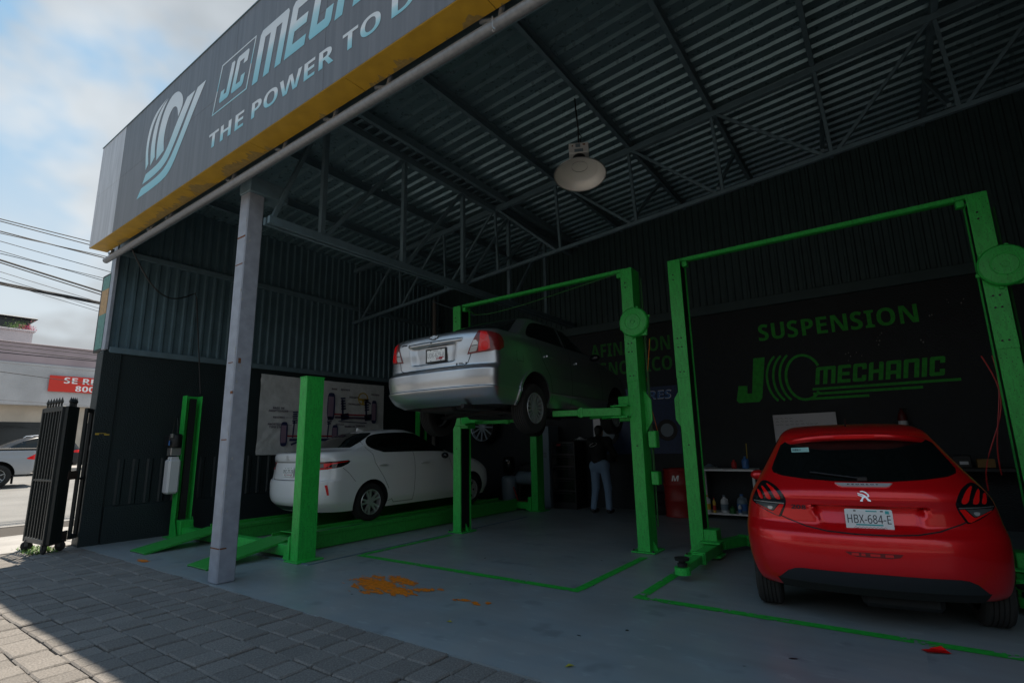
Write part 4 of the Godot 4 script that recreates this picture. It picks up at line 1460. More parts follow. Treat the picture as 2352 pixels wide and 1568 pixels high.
func car_body(sh: Shape, ys: Array, nr := 18, ns := 60, nf := 8) -> MB:
	var b := MB.new(true)
	var rings := []
	for y in ys: rings.append(sh.ring(y, nr, ns, nf))
	var polys := []
	for a in sh.arches:
		var c := PackedVector2Array()
		for k in 40: c.append(Vector2(a[0] + cos(TAU * k / 40) * a[2], a[1] + sin(TAU * k / 40) * a[2]))
		polys.append(c)
	for i in rings.size() - 1:
		for j in rings[i].size() - 1:
			var v := [rings[i][j], rings[i][j + 1], rings[i + 1][j + 1], rings[i + 1][j]]
			var hit := -1
			for k in polys.size():
				var a: Array = sh.arches[k]
				for w in v:
					if Vector2(w.z - a[0], w.y - a[1]).length() < a[2] + 0.0: hit = k
			for s in [-1.0, 1.0]:
				var m := v.map(func(w): return Vector3(w.x * s, w.y, w.z))
				var out: Vector3 = (m[1] - m[0]).cross(m[3] - m[0])
				if out.dot(Vector3(s, 0.25 if m[0].y > 0.6 else -0.1, 0) + (Vector3(0, 0, 2.0) if j < nr - 2 else (Vector3(0, 0, -2.0) if j > nr + ns else Vector3.ZERO))) < 0: out = -out
				if hit < 0:
					b.q(m[0], m[1], m[2], m[3], out)
				else:
					var quad := PackedVector2Array()
					for w in v: quad.append(Vector2(w.z, w.y))
					for piece in Geometry2D.clip_polygons(quad, polys[hit]):
						var idx := Geometry2D.triangulate_polygon(piece)
						for t in range(0, idx.size(), 3):
							var tri := [piece[idx[t]], piece[idx[t + 1]], piece[idx[t + 2]]]
							var w3 := tri.map(func(q): return Vector3(sh.side_x(q.x, q.y) * s, q.y, q.x))
							b.t(w3[0], w3[1], w3[2], Vector3(s, 0, 0))
	# crown
	var last: Array = rings[-1]
	var mid := Vector3.ZERO
	for w in last: mid += Vector3(0, w.y + 0.003, w.z)
	mid /= last.size()
	for j in last.size() - 1:
		for s in [-1.0, 1.0]:
			b.t(mid, Vector3(last[j].x * s, last[j].y, last[j].z), Vector3(last[j + 1].x * s, last[j + 1].y, last[j + 1].z), Vector3.UP)
	return b

func car_floor(sh: Shape, y: float, parent: Node) -> void:
	var b := MB.new()
	var r := sh.ring(y, 10, 20, 8)
	for j in r.size() - 1:
		b.q(r[j], r[j + 1], Vector3(-r[j + 1].x, y, r[j + 1].z), Vector3(-r[j].x, y, r[j].z), Vector3.DOWN)
	obj("underbody", b, M.under, parent)
	for a in sh.arches:
		for s in [-1.0, 1.0]:
			var l := MB.new()
			var n := 24
			var pts := []
			for k in n + 1:
				var an := TAU * k / n
				var yy: float = max(a[1] + sin(an) * (a[2] + 0.004), y)
				pts.append(Vector2(a[0] + cos(an) * (a[2] + 0.004), yy))
			for k in n:
				var xo: float = sh.side_x(pts[k].x, pts[k].y) - 0.004
				var xo2: float = sh.side_x(pts[k + 1].x, pts[k + 1].y) - 0.004
				var c := Vector3(0, a[1], a[0])
				var p0 := Vector3(s * xo, pts[k].y, pts[k].x); var p1 := Vector3(s * xo2, pts[k + 1].y, pts[k + 1].x)
				var q0 := Vector3(s * 0.52, pts[k].y, pts[k].x); var q1 := Vector3(s * 0.52, pts[k + 1].y, pts[k + 1].x)
				l.q(p0, p1, q1, q0, c - Vector3(0, pts[k].y, pts[k].x))
				l.t(Vector3(s * 0.52, a[1], a[0]), q0, q1, Vector3(s, 0, 0))
			obj("wheel_arch", l, M.under, parent)

# a piece of skin laid on the body: polygon given in (x, y) on the rear or (z, y) on a flank
func patch(sh: Shape, poly: Array, mode: String, off := 0.004, cell := 0.05, rim := 0.012) -> MB:
	var b := MB.new(true)
	var pv := PackedVector2Array(poly)
	var lo := Vector2(INF, INF); var hi := -lo
	for q in pv: lo = lo.min(q); hi = hi.max(q)
	var nx := int(ceil((hi.x - lo.x) / cell)); var ny := int(ceil((hi.y - lo.y) / cell))
	var want := Vector3(0, 0.3, 1) if mode == "rear" else Vector3(1 if mode == "right" else -1, 0.2, 0)
	for i in nx:
		for j in ny:
			var a := lo + Vector2(i, j) * cell
			var quad := PackedVector2Array([a, a + Vector2(cell, 0), a + Vector2(cell, cell), a + Vector2(0, cell)])
			for piece in Geometry2D.intersect_polygons(quad, pv):
				var idx := Geometry2D.triangulate_polygon(piece)
				var w := []
				for q in piece: w.append(sh.map(q, mode, off))
				for t in range(0, idx.size(), 3):
					b.t(w[idx[t]], w[idx[t + 1]], w[idx[t + 2]], want)
	if rim > 0.0:
		b.smooth(false)
		for i in pv.size():
			var p0 := pv[i]; var p1 := pv[(i + 1) % pv.size()]
			var n := int(ceil(p0.distance_to(p1) / cell))
			for k in n:
				var s := p0.lerp(p1, float(k) / n); var e := p0.lerp(p1, float(k + 1) / n)
				var d := (e - s)
				var a := sh.map(s, mode, off); var c := sh.map(e, mode, off)
				b.q(a, c, sh.map(e, mode, off - rim), sh.map(s, mode, off - rim), Vector3(d.y, -d.x, 0) if mode == "rear" else Vector3(0, -d.x, d.y))
	return b

func seam(sh: Shape, pts: Array, mode: String, width := 0.007, off := 0.0012) -> MB:
	var b := MB.new()
	for piece in Geometry2D.offset_polyline(PackedVector2Array(pts), width / 2, Geometry2D.JOIN_MITER, Geometry2D.END_BUTT):
		var pb := patch(sh, Array(piece), mode, off, 0.04, 0.0)
		b.st.append_from(pb.done(), 0, Transform3D.IDENTITY)
	return b

func obj_seam(sh: Shape, pts: Array, mode: String, parent: Node, width := 0.007) -> void:
	var b := seam(sh, pts, mode, width)
	obj("panel_gap", b.st.commit(), M.black, parent)

func mirror_x(pts: Array) -> Array:
	var r := pts.map(func(q): return Vector2(-q.x, q.y))
	r.reverse()
	return r

func V2(a: Array) -> Array:
	return a.map(func(q): return Vector2(q[0], q[1]))

func steps(a: Array) -> Array:
	# [[from, to, step], ...] joined
	var out := []
	for s in a:
		var y: float = s[0]
		while y < s[1] - 0.0001:
			out.append(y); y += s[2]
	out.append(a[-1][1])
	return out

func make_wheel(parent: Node, pos: Vector3, R: float, w: float, side: float, rim_r: float, spokes: int, rim_mat: Material, tyre_mat: Material, paired := false) -> Node3D:
	var g := group_node("wheel", parent, pos)
	var bs := Basis(Vector3.BACK, -PI / 2 * side)
	var t := MB.new(true)
	t.xf = Transform3D(bs, Vector3.ZERO)
	var h := w / 2
	t.lathe([Vector2(rim_r, -h + 0.01), Vector2(R - 0.04, -h), Vector2(R - 0.012, -h + 0.012)], 40)
	t.smooth(false)
	var prof := [Vector2(R - 0.012, -h + 0.012)]
	var gw := (w - 0.05) / 5.0
	for k in 5:
		var s := -h + 0.025 + k * gw
		prof.append_array([Vector2(R, s + 0.003), Vector2(R, s + gw - 0.006), Vector2(R - 0.008, s + gw - 0.004), Vector2(R - 0.008, s + gw)])
	prof.append(Vector2(R - 0.012, h - 0.012))
	t.lathe(prof, 40)
	t.smooth(true)
	t.lathe([Vector2(R - 0.012, h - 0.012), Vector2(R - 0.035, h), Vector2(rim_r + 0.02, h - 0.004), Vector2(rim_r, h - 0.012)], 40)
	obj("tyre", t, tyre_mat, g)
	var r := MB.new()
	r.xf = Transform3D(bs, Vector3.ZERO)
	r.lathe([Vector2(rim_r, h - 0.012), Vector2(rim_r - 0.006, h - 0.004), Vector2(rim_r - 0.016, h - 0.008), Vector2(rim_r - 0.02, h - 0.06), Vector2(rim_r - 0.03, -h * 0.3)], 40)
	r.lathe([Vector2(0.062, h - 0.05), Vector2(0.060, h - 0.022), Vector2(0.03, h - 0.016), Vector2(0, h - 0.016)], 20)
	for k in spokes:
		var a := TAU * (k + 0.13) / spokes
		if paired: a += (0.10 if k % 2 == 0 else -0.10)
		var d := Vector3(cos(a), 0, sin(a))
		var sd := Vector3(-sin(a), 0, cos(a))
		var wi := 0.012 if spokes > 12 else 0.018
		var y0 := h - 0.024; var y1 := h - 0.014
		var p0 := d * 0.05; var p1 := d * (rim_r - 0.012)
		var A := [p0 - sd * wi + Vector3(0, y0, 0), p0 + sd * wi + Vector3(0, y0, 0), p1 + sd * wi * 0.85 + Vector3(0, y1, 0), p1 - sd * wi * 0.85 + Vector3(0, y1, 0)]
		r.q(A[0], A[1], A[2], A[3], Vector3.UP)
		var dn := Vector3(0, -0.03, 0)
		r.q(A[0], A[3], A[3] + dn, A[0] + dn, -sd)
		r.q(A[1], A[2], A[2] + dn, A[1] + dn, sd)
	obj("rim", r, rim_mat, g)
	var dk := MB.new()
	dk.xf = Transform3D(bs, Vector3.ZERO)
	dk.lathe([Vector2(rim_r - 0.03, h - 0.075), Vector2(0, h - 0.075)], 24)
	obj("brake", dk, M.black, g)
	return g

func plate(parent: Node, sh: Shape, pos: Vector3, tilt: float, s: String, style: int) -> void:
	var g := group_node("number_plate", parent, pos)
	g.rotation.x = tilt
	var b := MB.new()
	var rr := []
	var W := 0.150; var H := 0.075
	for c in [[1, 1], [-1, 1], [-1, -1], [1, -1]]:
		for k in 5:
			var a: float = PI / 2 * k / 4.0 + {"11": 0.0, "-11": PI / 2, "-1-1": PI, "1-1": PI * 1.5}["%d%d" % [c[0], c[1]]]
			rr.append(Vector2(c[0] * (W - 0.012) + cos(a) * 0.012, c[1] * (H - 0.012) + sin(a) * 0.012))
	b.prism(PackedVector2Array(rr), 0.004)
	obj("plate", b, M.plate, g)
	if style == 1:
		var fr := MB.new()
		for e in [[0, H + 0.004, 2 * W + 0.03, 0.016], [0, -H - 0.004, 2 * W + 0.03, 0.016]]: fr.box(Vector3(e[0], e[1], 0.004), Vector3(e[2], e[3], 0.012), 0.003)
		for x in [-W - 0.005, W + 0.005]: fr.box(Vector3(x, 0, 0.004), Vector3(0.016, 2 * H - 0.012, 0.012), 0.003)
		obj("plate_frame", fr, M.black, g)
	var F := func(x: float, y: float) -> Transform3D: return Transform3D(Basis.IDENTITY, Vector3(x, y, 0.0045))
	lettering("lettering", s, 0.272, 0.062, M.ink_faded if style == 1 else M.ink, g, F.call(0, 0.004), 0.0015, false)
	var bx := func(x: float, y: float, w: float, h: float, m: Material) -> void:
		var q := MB.new()
		q.box(Vector3(x, y, 0.0048), Vector3(w, h, 0.0012), 0.0)
		obj("plate_print", q, m, g)
	bx.call(-0.085, 0.062, 0.016, 0.008, M.black); bx.call(0.085, 0.062, 0.018, 0.008, M.black)
	bx.call(-0.08, -0.064, 0.02, 0.006, M.black); bx.call(0.08, -0.064, 0.02, 0.006, M.black)
	if style == 0:
		bx.call(0.0, -0.037, 0.17, 0.010, M.ink_teal)
		bx.call(0.118, 0.055, 0.024, 0.022, M.ink_teal)
		bx.call(0.02, 0.061, 0.07, 0.008, M.ink_teal)
		var zg := MB.new()
		for k in 18:
			var x0 := -0.10 + k * 0.0115
			zg.bar(Vector3(x0, -0.05 if k % 2 else -0.06, 0.0052), Vector3(x0 + 0.0115, -0.06 if k % 2 else -0.05, 0.0052), 0.0012, 0.0025, 0.0)
		obj("plate_print", zg, M.ink_pink, g)
	elif style == 1:
		bx.call(0.055, -0.045, 0.10, 0.020, M.ink_red)
		bx.call(0.09, -0.030, 0.075, 0.012, M.ink_red)
		lettering("lettering", "PUEBLA", 0.05, 0.011, M.plate, g, Transform3D(Basis.IDENTITY, Vector3(0.03, -0.046, 0.0056)), 0.001)
		bx.call(0.0, 0.055, 0.08, 0.006, M.ink_faded)
	else:
		bx.call(0.0, 0.057, 0.06, 0.008, M.ink_faded)
		for k in 5: bx.call(-0.09 + k * 0.045, -0.045, 0.03, 0.014, [M.ink_red, M.ink_faded, M.ink_red, M.ink_pink, M.ink_red][k])

func mirror_shape(s: float, x: float, y: float, z: float) -> MB:
	var b := MB.new(true)
	b.xf = Transform3D(Basis.IDENTITY.scaled(Vector3(0.085, 0.058, 0.055)), Vector3(s * (x + 0.035), y, z))
	var pr := []
	for k in 11: pr.append(Vector2(sin(PI * k / 10.0), -cos(PI * k / 10.0)))
	b.lathe(pr, 20)
	return b

func make_red_car() -> void:
	var g := thing("hatchback", "red hatchback seen from behind, parked between the lowered lift arms", "car", Vector3(-0.30, 0, -5.42), deg_to_rad(8.0))
	var sh := Shape.new([
		[0.255, 0.53, 0.815, 0.40, -3.28, 0.5], [0.28, 0.565, 0.832, 0.40, -3.30, 0.5], [0.36, 0.615, 0.850, 0.42, -3.32, 0.5], [0.48, 0.645, 0.862, 0.43, -3.33, 0.5],
		[0.60, 0.650, 0.868, 0.43, -3.30, 0.5], [0.665, 0.640, 0.868, 0.43, -3.27, 0.5], [0.72, 0.598, 0.862, 0.41, -3.24, 0.5], [0.76, 0.572, 0.856, 0.40, -3.2, 0.5], [0.84, 0.572, 0.842, 0.39, -3.1, 0.5],
		[0.90, 0.580, 0.825, 0.38, -2.9, 0.5], [0.945, 0.590, 0.808, 0.37, -2.6, 0.5], [0.985, 0.580, 0.788, 0.36, -2.35, 0.5], [1.03, 0.548, 0.762, 0.35, -2.18, 0.5], [1.08, 0.500, 0.733, 0.33, -2.05, 0.5],
		[1.15, 0.440, 0.690, 0.31, -1.9, 0.45], [1.25, 0.355, 0.632, 0.28, -1.68, 0.45], [1.34, 0.285, 0.582, 0.26, -1.45, 0.4], [1.385, 0.255, 0.555, 0.25, -1.3, 0.4], [1.43, 0.215, 0.530, 0.24, -1.15, 0.4],
		[1.475, 0.11, 0.485, 0.24, -1.0, 0.35], [1.505, -0.06, 0.410, 0.24, -0.9, 0.3], [1.518, -0.26, 0.25, 0.15, -0.8, 0.15]])
	sh.p = 2.35
	# recess for the number plate: undercut at the top, running out at the bottom
	sh.dent = func(x: float, y: float) -> float:
		if y < 0.70 or y > 0.93: return 0.0
		var side := 1.0 - smoothstep(0.318, 0.345, abs(x) - (y - 0.80) * 0.35)
		var t: float = clamp((0.892 - y) / 0.016, 0.0, 1.0)
		var low: float = clamp((y - 0.715) / 0.16, 0.0, 1.0)
		return -0.075 * side * t * low
	sh.arches = [[0.0, 0.31, 0.345], [-2.54, 0.31, 0.345]]
	var ys := steps([[0.255, 0.66, 0.02], [0.66, 0.78, 0.01], [0.78, 0.87, 0.015], [0.87, 0.90, 0.003], [0.90, 1.40, 0.02], [1.40, 1.518, 0.008]])
	obj("body", car_body(sh, ys, 44, 40, 8), M.red_car, g)
	car_floor(sh, 0.256, g)
	# rear window with dark surround
	var win := [[-0.535, 1.345], [-0.50, 1.368], [-0.3, 1.378], [0, 1.382], [0.3, 1.378], [0.50, 1.368], [0.535, 1.345], [0.60, 1.205], [0.622, 1.150], [0.612, 1.122], [0.55, 1.100], [0.4, 1.080], [0.2, 1.066], [0, 1.062], [-0.2, 1.066], [-0.4, 1.080], [-0.55, 1.100], [-0.612, 1.122], [-0.622, 1.150], [-0.60, 1.205]]
	obj("rear_window", patch(sh, V2(win), "rear", 0.004, 0.05), M.glass, g)
	# spoiler over the window
	var sp := MB.new(true)
	var sec := []
	for i in 25:
		var x: float = lerp(-0.52, 0.52, i / 24.0)
		var k: float = 1.0 - pow(abs(x) / 0.53, 4.0)
		var ztop := sh.rear_z(x * 0.95, 1.435)
		var zl := sh.rear_z(x, 1.385)
		var ye: float = 1.405 - 0.05 * pow(abs(x) / 0.52, 3.0)
		sec.append([Vector3(x, 1.438 - 0.06 * pow(abs(x) / 0.52, 3.0), ztop - 0.03), Vector3(x, ye + 0.026, zl + 0.075 * k), Vector3(x, ye + 0.012, zl + 0.10 * k), Vector3(x, ye - 0.020, zl + 0.085 * k), Vector3(x, ye - 0.034, zl - 0.03)])
	for i in 24:
		for k in 4:
			sp.q(sec[i][k], sec[i + 1][k], sec[i + 1][k + 1], sec[i][k + 1], [Vector3(0, 1, 0.3), Vector3(0, 1, 1), Vector3(0, -0.3, 1), Vector3(0, -1, 0.2)][k])
	obj("spoiler", sp, M.red_car, g)
	var bl := MB.new()
	for i in 14:
		var x0: float = lerp(-0.14, 0.14, i / 14.0); var x1: float = lerp(-0.14, 0.14, (i + 1) / 14.0)
		var z0 := sh.rear_z(x0, 1.385) + 0.098; var z1 := sh.rear_z(x1, 1.385) + 0.098
		bl.q(Vector3(x0, 1.392, z0 - 0.003), Vector3(x1, 1.392, z1 - 0.003), Vector3(x1, 1.416, z1 + 0.003), Vector3(x0, 1.416, z0 + 0.003), Vector3.BACK)
	obj("brake_light", bl, M.lens_bright, g)
	var an := MB.new()
	an.tube([Vector3(-0.02, 1.46, 0.02), Vector3(-0.02, 1.50, 0.03), Vector3(-0.02, 1.56, 0.07)], 0.006, 6)
	an.box(Vector3(-0.02, 1.466, 0.02), Vector3(0.05, 0.02, 0.08), 0.008)
	obj("antenna", an, M.black, g)
	# tail lights
	for s in [1.0, -1.0]:
		var lt := group_node("tail_light", g)
		var mm := func(a: Array) -> Array: return V2(a) if s > 0 else mirror_x(V2(a))
		obj("housing", patch(sh, smooth_poly(mm.call([[0.535, 0.900], [0.552, 0.955], [0.59, 1.010], [0.64, 1.045], [0.69, 1.060], [0.722, 1.040], [0.755, 0.985], [0.797, 0.905], [0.795, 0.880], [0.70, 0.822], [0.605, 0.780], [0.585, 0.785]])), "rear", 0.004, 0.03), M.black_gloss, lt)
		for claw in [[[0.575, 0.935], [0.61, 0.995], [0.665, 1.035], [0.675, 1.028], [0.640, 0.985], [0.618, 0.935], [0.600, 0.920], [0.580, 0.918]],
				[[0.645, 0.925], [0.668, 0.975], [0.705, 1.015], [0.715, 1.005], [0.695, 0.970], [0.682, 0.925], [0.668, 0.915], [0.650, 0.915]],
				[[0.705, 0.925], [0.722, 0.965], [0.740, 0.990], [0.748, 0.975], [0.740, 0.950], [0.732, 0.922], [0.720, 0.914], [0.708, 0.916]]]:
			obj("light_claw", patch(sh, smooth_poly(mm.call(claw)), "rear", 0.008, 0.02), M.lens_bright, lt)
		obj("trim", patch(sh, mm.call([[0.555, 0.893], [0.78, 0.897], [0.78, 0.891], [0.555, 0.886]]), "rear", 0.008, 0.03), M.bare_metal, lt)
		obj("side_lamp", patch(sh, mm.call([[0.556, 0.880], [0.590, 0.880], [0.635, 0.825], [0.650, 0.822], [0.76, 0.868], [0.755, 0.862], [0.612, 0.790], [0.600, 0.792]]), "rear", 0.008, 0.02), M.lens_bright, lt)
		obj("reversing_lamp", patch(sh, mm.call([[0.597, 0.881], [0.77, 0.884], [0.765, 0.873], [0.655, 0.828], [0.640, 0.829]]), "rear", 0.007, 0.02), M.lens_grey, lt)
		obj("bulb", patch(sh, smooth_poly(mm.call([[0.635, 0.862], [0.68, 0.862], [0.675, 0.838], [0.65, 0.832]])), "rear", 0.009, 0.02), M.lens_clear, lt)
	# gaps of the tailgate
	obj_seam(sh, V2([[-0.605, 0.800], [-0.55, 0.775], [-0.42, 0.728], [-0.28, 0.703], [-0.1, 0.693], [0.1, 0.693], [0.28, 0.703], [0.42, 0.728], [0.55, 0.775], [0.605, 0.800]]), "rear", g, 0.009)
	# chrome strip with lettering and emblem
	obj("chrome_strip", patch(sh, V2([[-0.185, 1.050], [0.185, 1.050], [0.165, 1.034], [0.14, 1.026], [-0.14, 1.026], [-0.165, 1.034]]), "rear", 0.012, 0.03), M.chrome, g)
	var F := func(x: float, y: float, off: float) -> Transform3D:
		var a := sh.map(Vector2(x, y - 0.01), "rear", off); var c := sh.map(Vector2(x, y + 0.01), "rear", off)
		return Transform3D(Basis(Vector3.RIGHT, -atan2(a.z - c.z, c.y - a.y)), (a + c) / 2)
	lettering("lettering", "P E U G E O T", 0.20, 0.010, M.ink, g, F.call(-0.005, 1.040, 0.0125), 0.001)
	lettering("lettering", "208", 0.105, 0.032, M.bumper_plastic, g, F.call(-0.455, 0.868, 0.004) * Transform3D(Basis(Vector3.UP, -0.16), Vector3.ZERO), 0.004)
	# rearing animal badge, built from bent bars
	var em := MB.new()
	em.xf = F.call(-0.01, 0.965, 0.004) * Transform3D(Basis.IDENTITY, Vector3.ZERO)
	for poly in [[[-0.040, 0.022], [-0.012, 0.014], [0.004, 0.006], [-0.004, 0.000], [-0.018, 0.008], [-0.038, 0.014]],
			[[-0.040, 0.010], [-0.020, 0.004], [-0.006, -0.003], [-0.012, -0.008], [-0.024, -0.002], [-0.038, 0.003]],
			[[-0.024, 0.034], [-0.008, 0.038], [0.014, 0.030], [0.030, 0.012], [0.032, -0.002], [0.022, -0.010], [0.020, -0.002], [0.022, 0.008], [0.010, 0.020], [-0.006, 0.029], [-0.020, 0.029]],
			[[0.004, 0.006], [0.016, -0.004], [0.026, -0.022], [0.038, -0.034], [0.036, -0.040], [0.018, -0.036], [0.014, -0.026], [0.006, -0.012], [-0.004, -0.014], [-0.014, -0.030], [-0.012, -0.040], [-0.030, -0.040], [-0.030, -0.034], [-0.022, -0.026], [-0.014, -0.008], [-0.004, 0.000]]]:
		em.prism(PackedVector2Array(V2(poly)), 0.005)
	obj("emblem", em, M.chrome, g)
	plate(g, sh, Vector3(0.0, 0.795, (sh.rear_z(0, 0.725) + sh.rear_z(0, 0.865)) / 2 + 0.028), 0.0, "HBX-684-E", 0)
	# bumper lamp and black lower apron
	obj("bumper_lamp", patch(sh, V2([[-0.185, 0.572], [0.17, 0.572], [0.15, 0.550], [0.10, 0.540], [-0.11, 0.540], [-0.16, 0.552]]), "rear", 0.003, 0.03), M.lens_dark, g)
	for e in [[-0.145, -0.10], [-0.085, -0.06], [-0.03, 0.03], [0.06, 0.11]]:
		obj("bumper_lamp", patch(sh, V2([[e[0], 0.566], [e[1], 0.566], [e[1], 0.548], [e[0], 0.548]]), "rear", 0.005, 0.03), M.lens_red, g)
	obj("apron", patch(sh, V2([[-0.645, 0.325], [-0.58, 0.388], [-0.53, 0.412], [-0.48, 0.420], [0, 0.424], [0.48, 0.420], [0.53, 0.412], [0.58, 0.388], [0.645, 0.325], [0.60, 0.322], [0, 0.318], [-0.60, 0.322]]), "rear", 0.010, 0.04, 0.03), M.bumper_plastic, g)
	obj("lower_opening", patch(sh, V2([[-0.66, 0.324], [0.66, 0.324], [0.62, 0.248], [-0.62, 0.248]]), "rear", 0.004, 0.05, 0.0), M.under, g)
	# sticker in the window, wiper
	var st := patch(sh, V2([[-0.455, 1.318], [-0.325, 1.322], [-0.325, 1.285], [-0.455, 1.281]]), "rear", 0.006, 0.05, 0.0)
	obj("sticker", st, M.sticker, g)
	lettering("lettering", "HBX-684-E", 0.11, 0.018, M.ink, g, F.call(-0.39, 1.302, 0.0065), 0.0008, true)
	var wp := MB.new()
	var wpts := []
	for i in 9:
		var x: float = lerp(0.0, -0.34, i / 8.0)
		wpts.append(sh.map(Vector2(x, 1.075 + 0.045 * i / 8.0), "rear", 0.020))
	wp.tube(wpts, 0.007, 6)
	wp.box(sh.map(Vector2(0.0, 1.075), "rear", 0.016), Vector3(0.07, 0.035, 0.03), 0.008)
	obj("wiper", wp, M.black, g)
	for s in [-1.0, 1.0]:
		for z in [0.0, -2.54]:
			make_wheel(g, Vector3(s * 0.745, 0.305, z), 0.305, 0.195, s, 0.20, 10, M.alloy, M.tyre_dusty)
	# flank windows and mirrors
	for m in ["right", "left"]:
		obj("side_window", patch(sh, V2([[-0.02, 1.13], [0.02, 1.20], [-0.12, 1.36], [-0.5, 1.40], [-1.0, 1.36], [-1.5, 1.15], [-1.55, 1.06], [-0.6, 1.05]]), m, 0.004, 0.08), M.glass, g)
	for s in [-1.0, 1.0]:
		obj("mirror", mirror_shape(s, 0.80, 0.99, -1.55), M.red_car, g)
	var ex := MB.new()
	ex.box(Vector3(0.15, 0.22, 0.3), Vector3(0.5, 0.14, 0.3), 0.04)
	obj("exhaust", ex, M.under, g)

func make_silver_car() -> void:
	var g := thing("sedan", "silver sedan raised on the two-post lift, wheels hanging", "car", Vector3(-4.45, 1.68, -5.48), deg_to_rad(2.0))
	var sh := Shape.new([[0.19, 0.82, 0.78, 0.24, -3.42, 0.5], [0.25, 0.96, 0.825, 0.24, -3.46, 0.5], [0.33, 1.02, 0.855, 0.25, -3.47, 0.5], [0.378, 1.042, 0.866, 0.25, -3.47, 0.5], [0.392, 1.026, 0.862, 0.25, -3.47, 0.5], [0.5, 1.04, 0.868, 0.25, -3.46, 0.5], [0.585, 1.04, 0.87, 0.25, -3.42, 0.5], [0.615, 1.005, 0.868, 0.25, -3.4, 0.5], [0.65, 0.98, 0.866, 0.25, -3.38, 0.5], [0.75, 0.978, 0.862, 0.25, -3.3, 0.5], [0.85, 0.985, 0.852, 0.25, -3.1, 0.5], [0.95, 0.985, 0.838, 0.25, -2.6, 0.5], [1.02, 0.975, 0.815, 0.25, -2.3, 0.5], [1.055, 0.955, 0.795, 0.25, -2.2, 0.5], [1.078, 0.9, 0.775, 0.25, -2.15, 0.5], [1.092, 0.68, 0.755, 0.24, -2.1, 0.5], [1.105, 0.42, 0.745, 0.22, -2.05, 0.5], [1.14, 0.31, 0.73, 0.2, -2, 0.5], [1.22, 0.19, 0.7, 0.2, -1.85, 0.5], [1.31, 0.06, 0.66, 0.2, -1.68, 0.45], [1.39, -0.08, 0.615, 0.2, -1.5, 0.4], [1.44, -0.24, 0.555, 0.2, -1.38, 0.35], [1.468, -0.5, 0.45, 0.2, -1.25, 0.3], [1.478, -0.75, 0.24, 0.1, -1.1, 0.1]])
	sh.p = 2.7
	sh.dent = func(x: float, y: float) -> float:
		if y < 0.68 or y > 0.94: return 0.0
		var side := 1.0 - smoothstep(0.29, 0.37, abs(x) - (y - 0.80) * 0.15)
		return -0.035 * side * smoothstep(0.935, 0.905, y) * smoothstep(0.695, 0.715, y)
	sh.arches = [[0.0, 0.27, 0.36], [-2.60, 0.27, 0.36]]
	var ys := steps([[0.19, 0.37, 0.02], [0.37, 0.40, 0.004], [0.40, 0.57, 0.02], [0.57, 0.66, 0.01], [0.66, 0.72, 0.008], [0.72, 0.90, 0.02], [0.90, 0.94, 0.008], [0.94, 1.04, 0.02], [1.04, 1.15, 0.008], [1.15, 1.42, 0.02], [1.42, 1.478, 0.008]])
	obj("body", car_body(sh, ys, 36, 70, 8), M.silver_car, g)
	car_floor(sh, 0.19, g)
	# boot lid edge
	obj_seam(sh, V2([[-0.60, 1.045], [-0.615, 0.98], [-0.585, 0.76], [-0.56, 0.67], [-0.50, 0.635], [-0.2, 0.632], [0.2, 0.632], [0.48, 0.635], [0.53, 0.67], [0.60, 0.85], [0.645, 1.03]]), "rear", g, 0.009)
	obj_seam(sh, V2([[-0.70, 0.386], [-0.4, 0.386], [0, 0.386], [0.4, 0.386], [0.70, 0.386]]), "rear", g, 0.006)
	# grab bar over the plate
	var gb := MB.new(true)
	var n := 24
	for i in n:
		var x0: float = lerp(-0.42, 0.46, float(i) / n); var x1: float = lerp(-0.42, 0.46, float(i + 1) / n)
		var f := func(x: float, k: int) -> Vector3:
			var e: float = smoothstep(0.0, 0.06, min(x + 0.42, 0.46 - x) + 0.012)
			var yb := 0.925 + (0.012 if x > 0.3 else 0.0) * 0.0
			var z: float = sh.rear_z(x, 0.965)
			return [Vector3(x, 0.975, z + 0.001), Vector3(x, 0.972, z + 0.022 * e), Vector3(x, 0.930 + (1 - e) * 0.02, z + 0.026 * e), Vector3(x, 0.926 + (1 - e) * 0.02, z - 0.03)][k]
		for k in 3: gb.q(f.call(x0, k), f.call(x1, k), f.call(x1, k + 1), f.call(x0, k + 1), [Vector3(0, 1, 0), Vector3(0, 0, 1), Vector3(0, -1, 0)][k])
	obj("grab_bar", gb, M.silver_car, g)
	var F := func(x: float, y: float, off: float) -> Transform3D:
		var a := sh.map(Vector2(x, y - 0.01), "rear", off); var c := sh.map(Vector2(x, y + 0.01), "rear", off)
		var l := sh.map(Vector2(x - 0.02, y), "rear", off); var r := sh.map(Vector2(x + 0.02, y), "rear", off)
		var xx := (r - l).normalized(); var yy := (c - a).normalized(); var zz := xx.cross(yy).normalized()
		return Transform3D(Basis(xx, zz.cross(xx), zz), (a + c) / 2)
	# cross-shaped badge
	var e1 := MB.new()
	e1.xf = F.call(0.02, 1.022, 0.004) * Transform3D(Basis.IDENTITY.scaled(Vector3(1.15, 1.15, 1)), Vector3.ZERO)
	e1.prism(PackedVector2Array(V2([[-0.064, -0.014], [-0.022, -0.014], [-0.026, -0.026], [0.024, -0.026], [0.026, -0.014], [0.052, -0.014], [0.066, 0.016], [0.024, 0.016], [0.026, 0.027], [-0.022, 0.027], [-0.024, 0.016], [-0.052, 0.016]])), 0.006)
	obj("emblem", e1, M.black, g)
	var e2 := MB.new()
	e2.xf = F.call(0.02, 1.022, 0.0105) * Transform3D(Basis.IDENTITY.scaled(Vector3(1.2, 1.2, 1)), Vector3.ZERO)
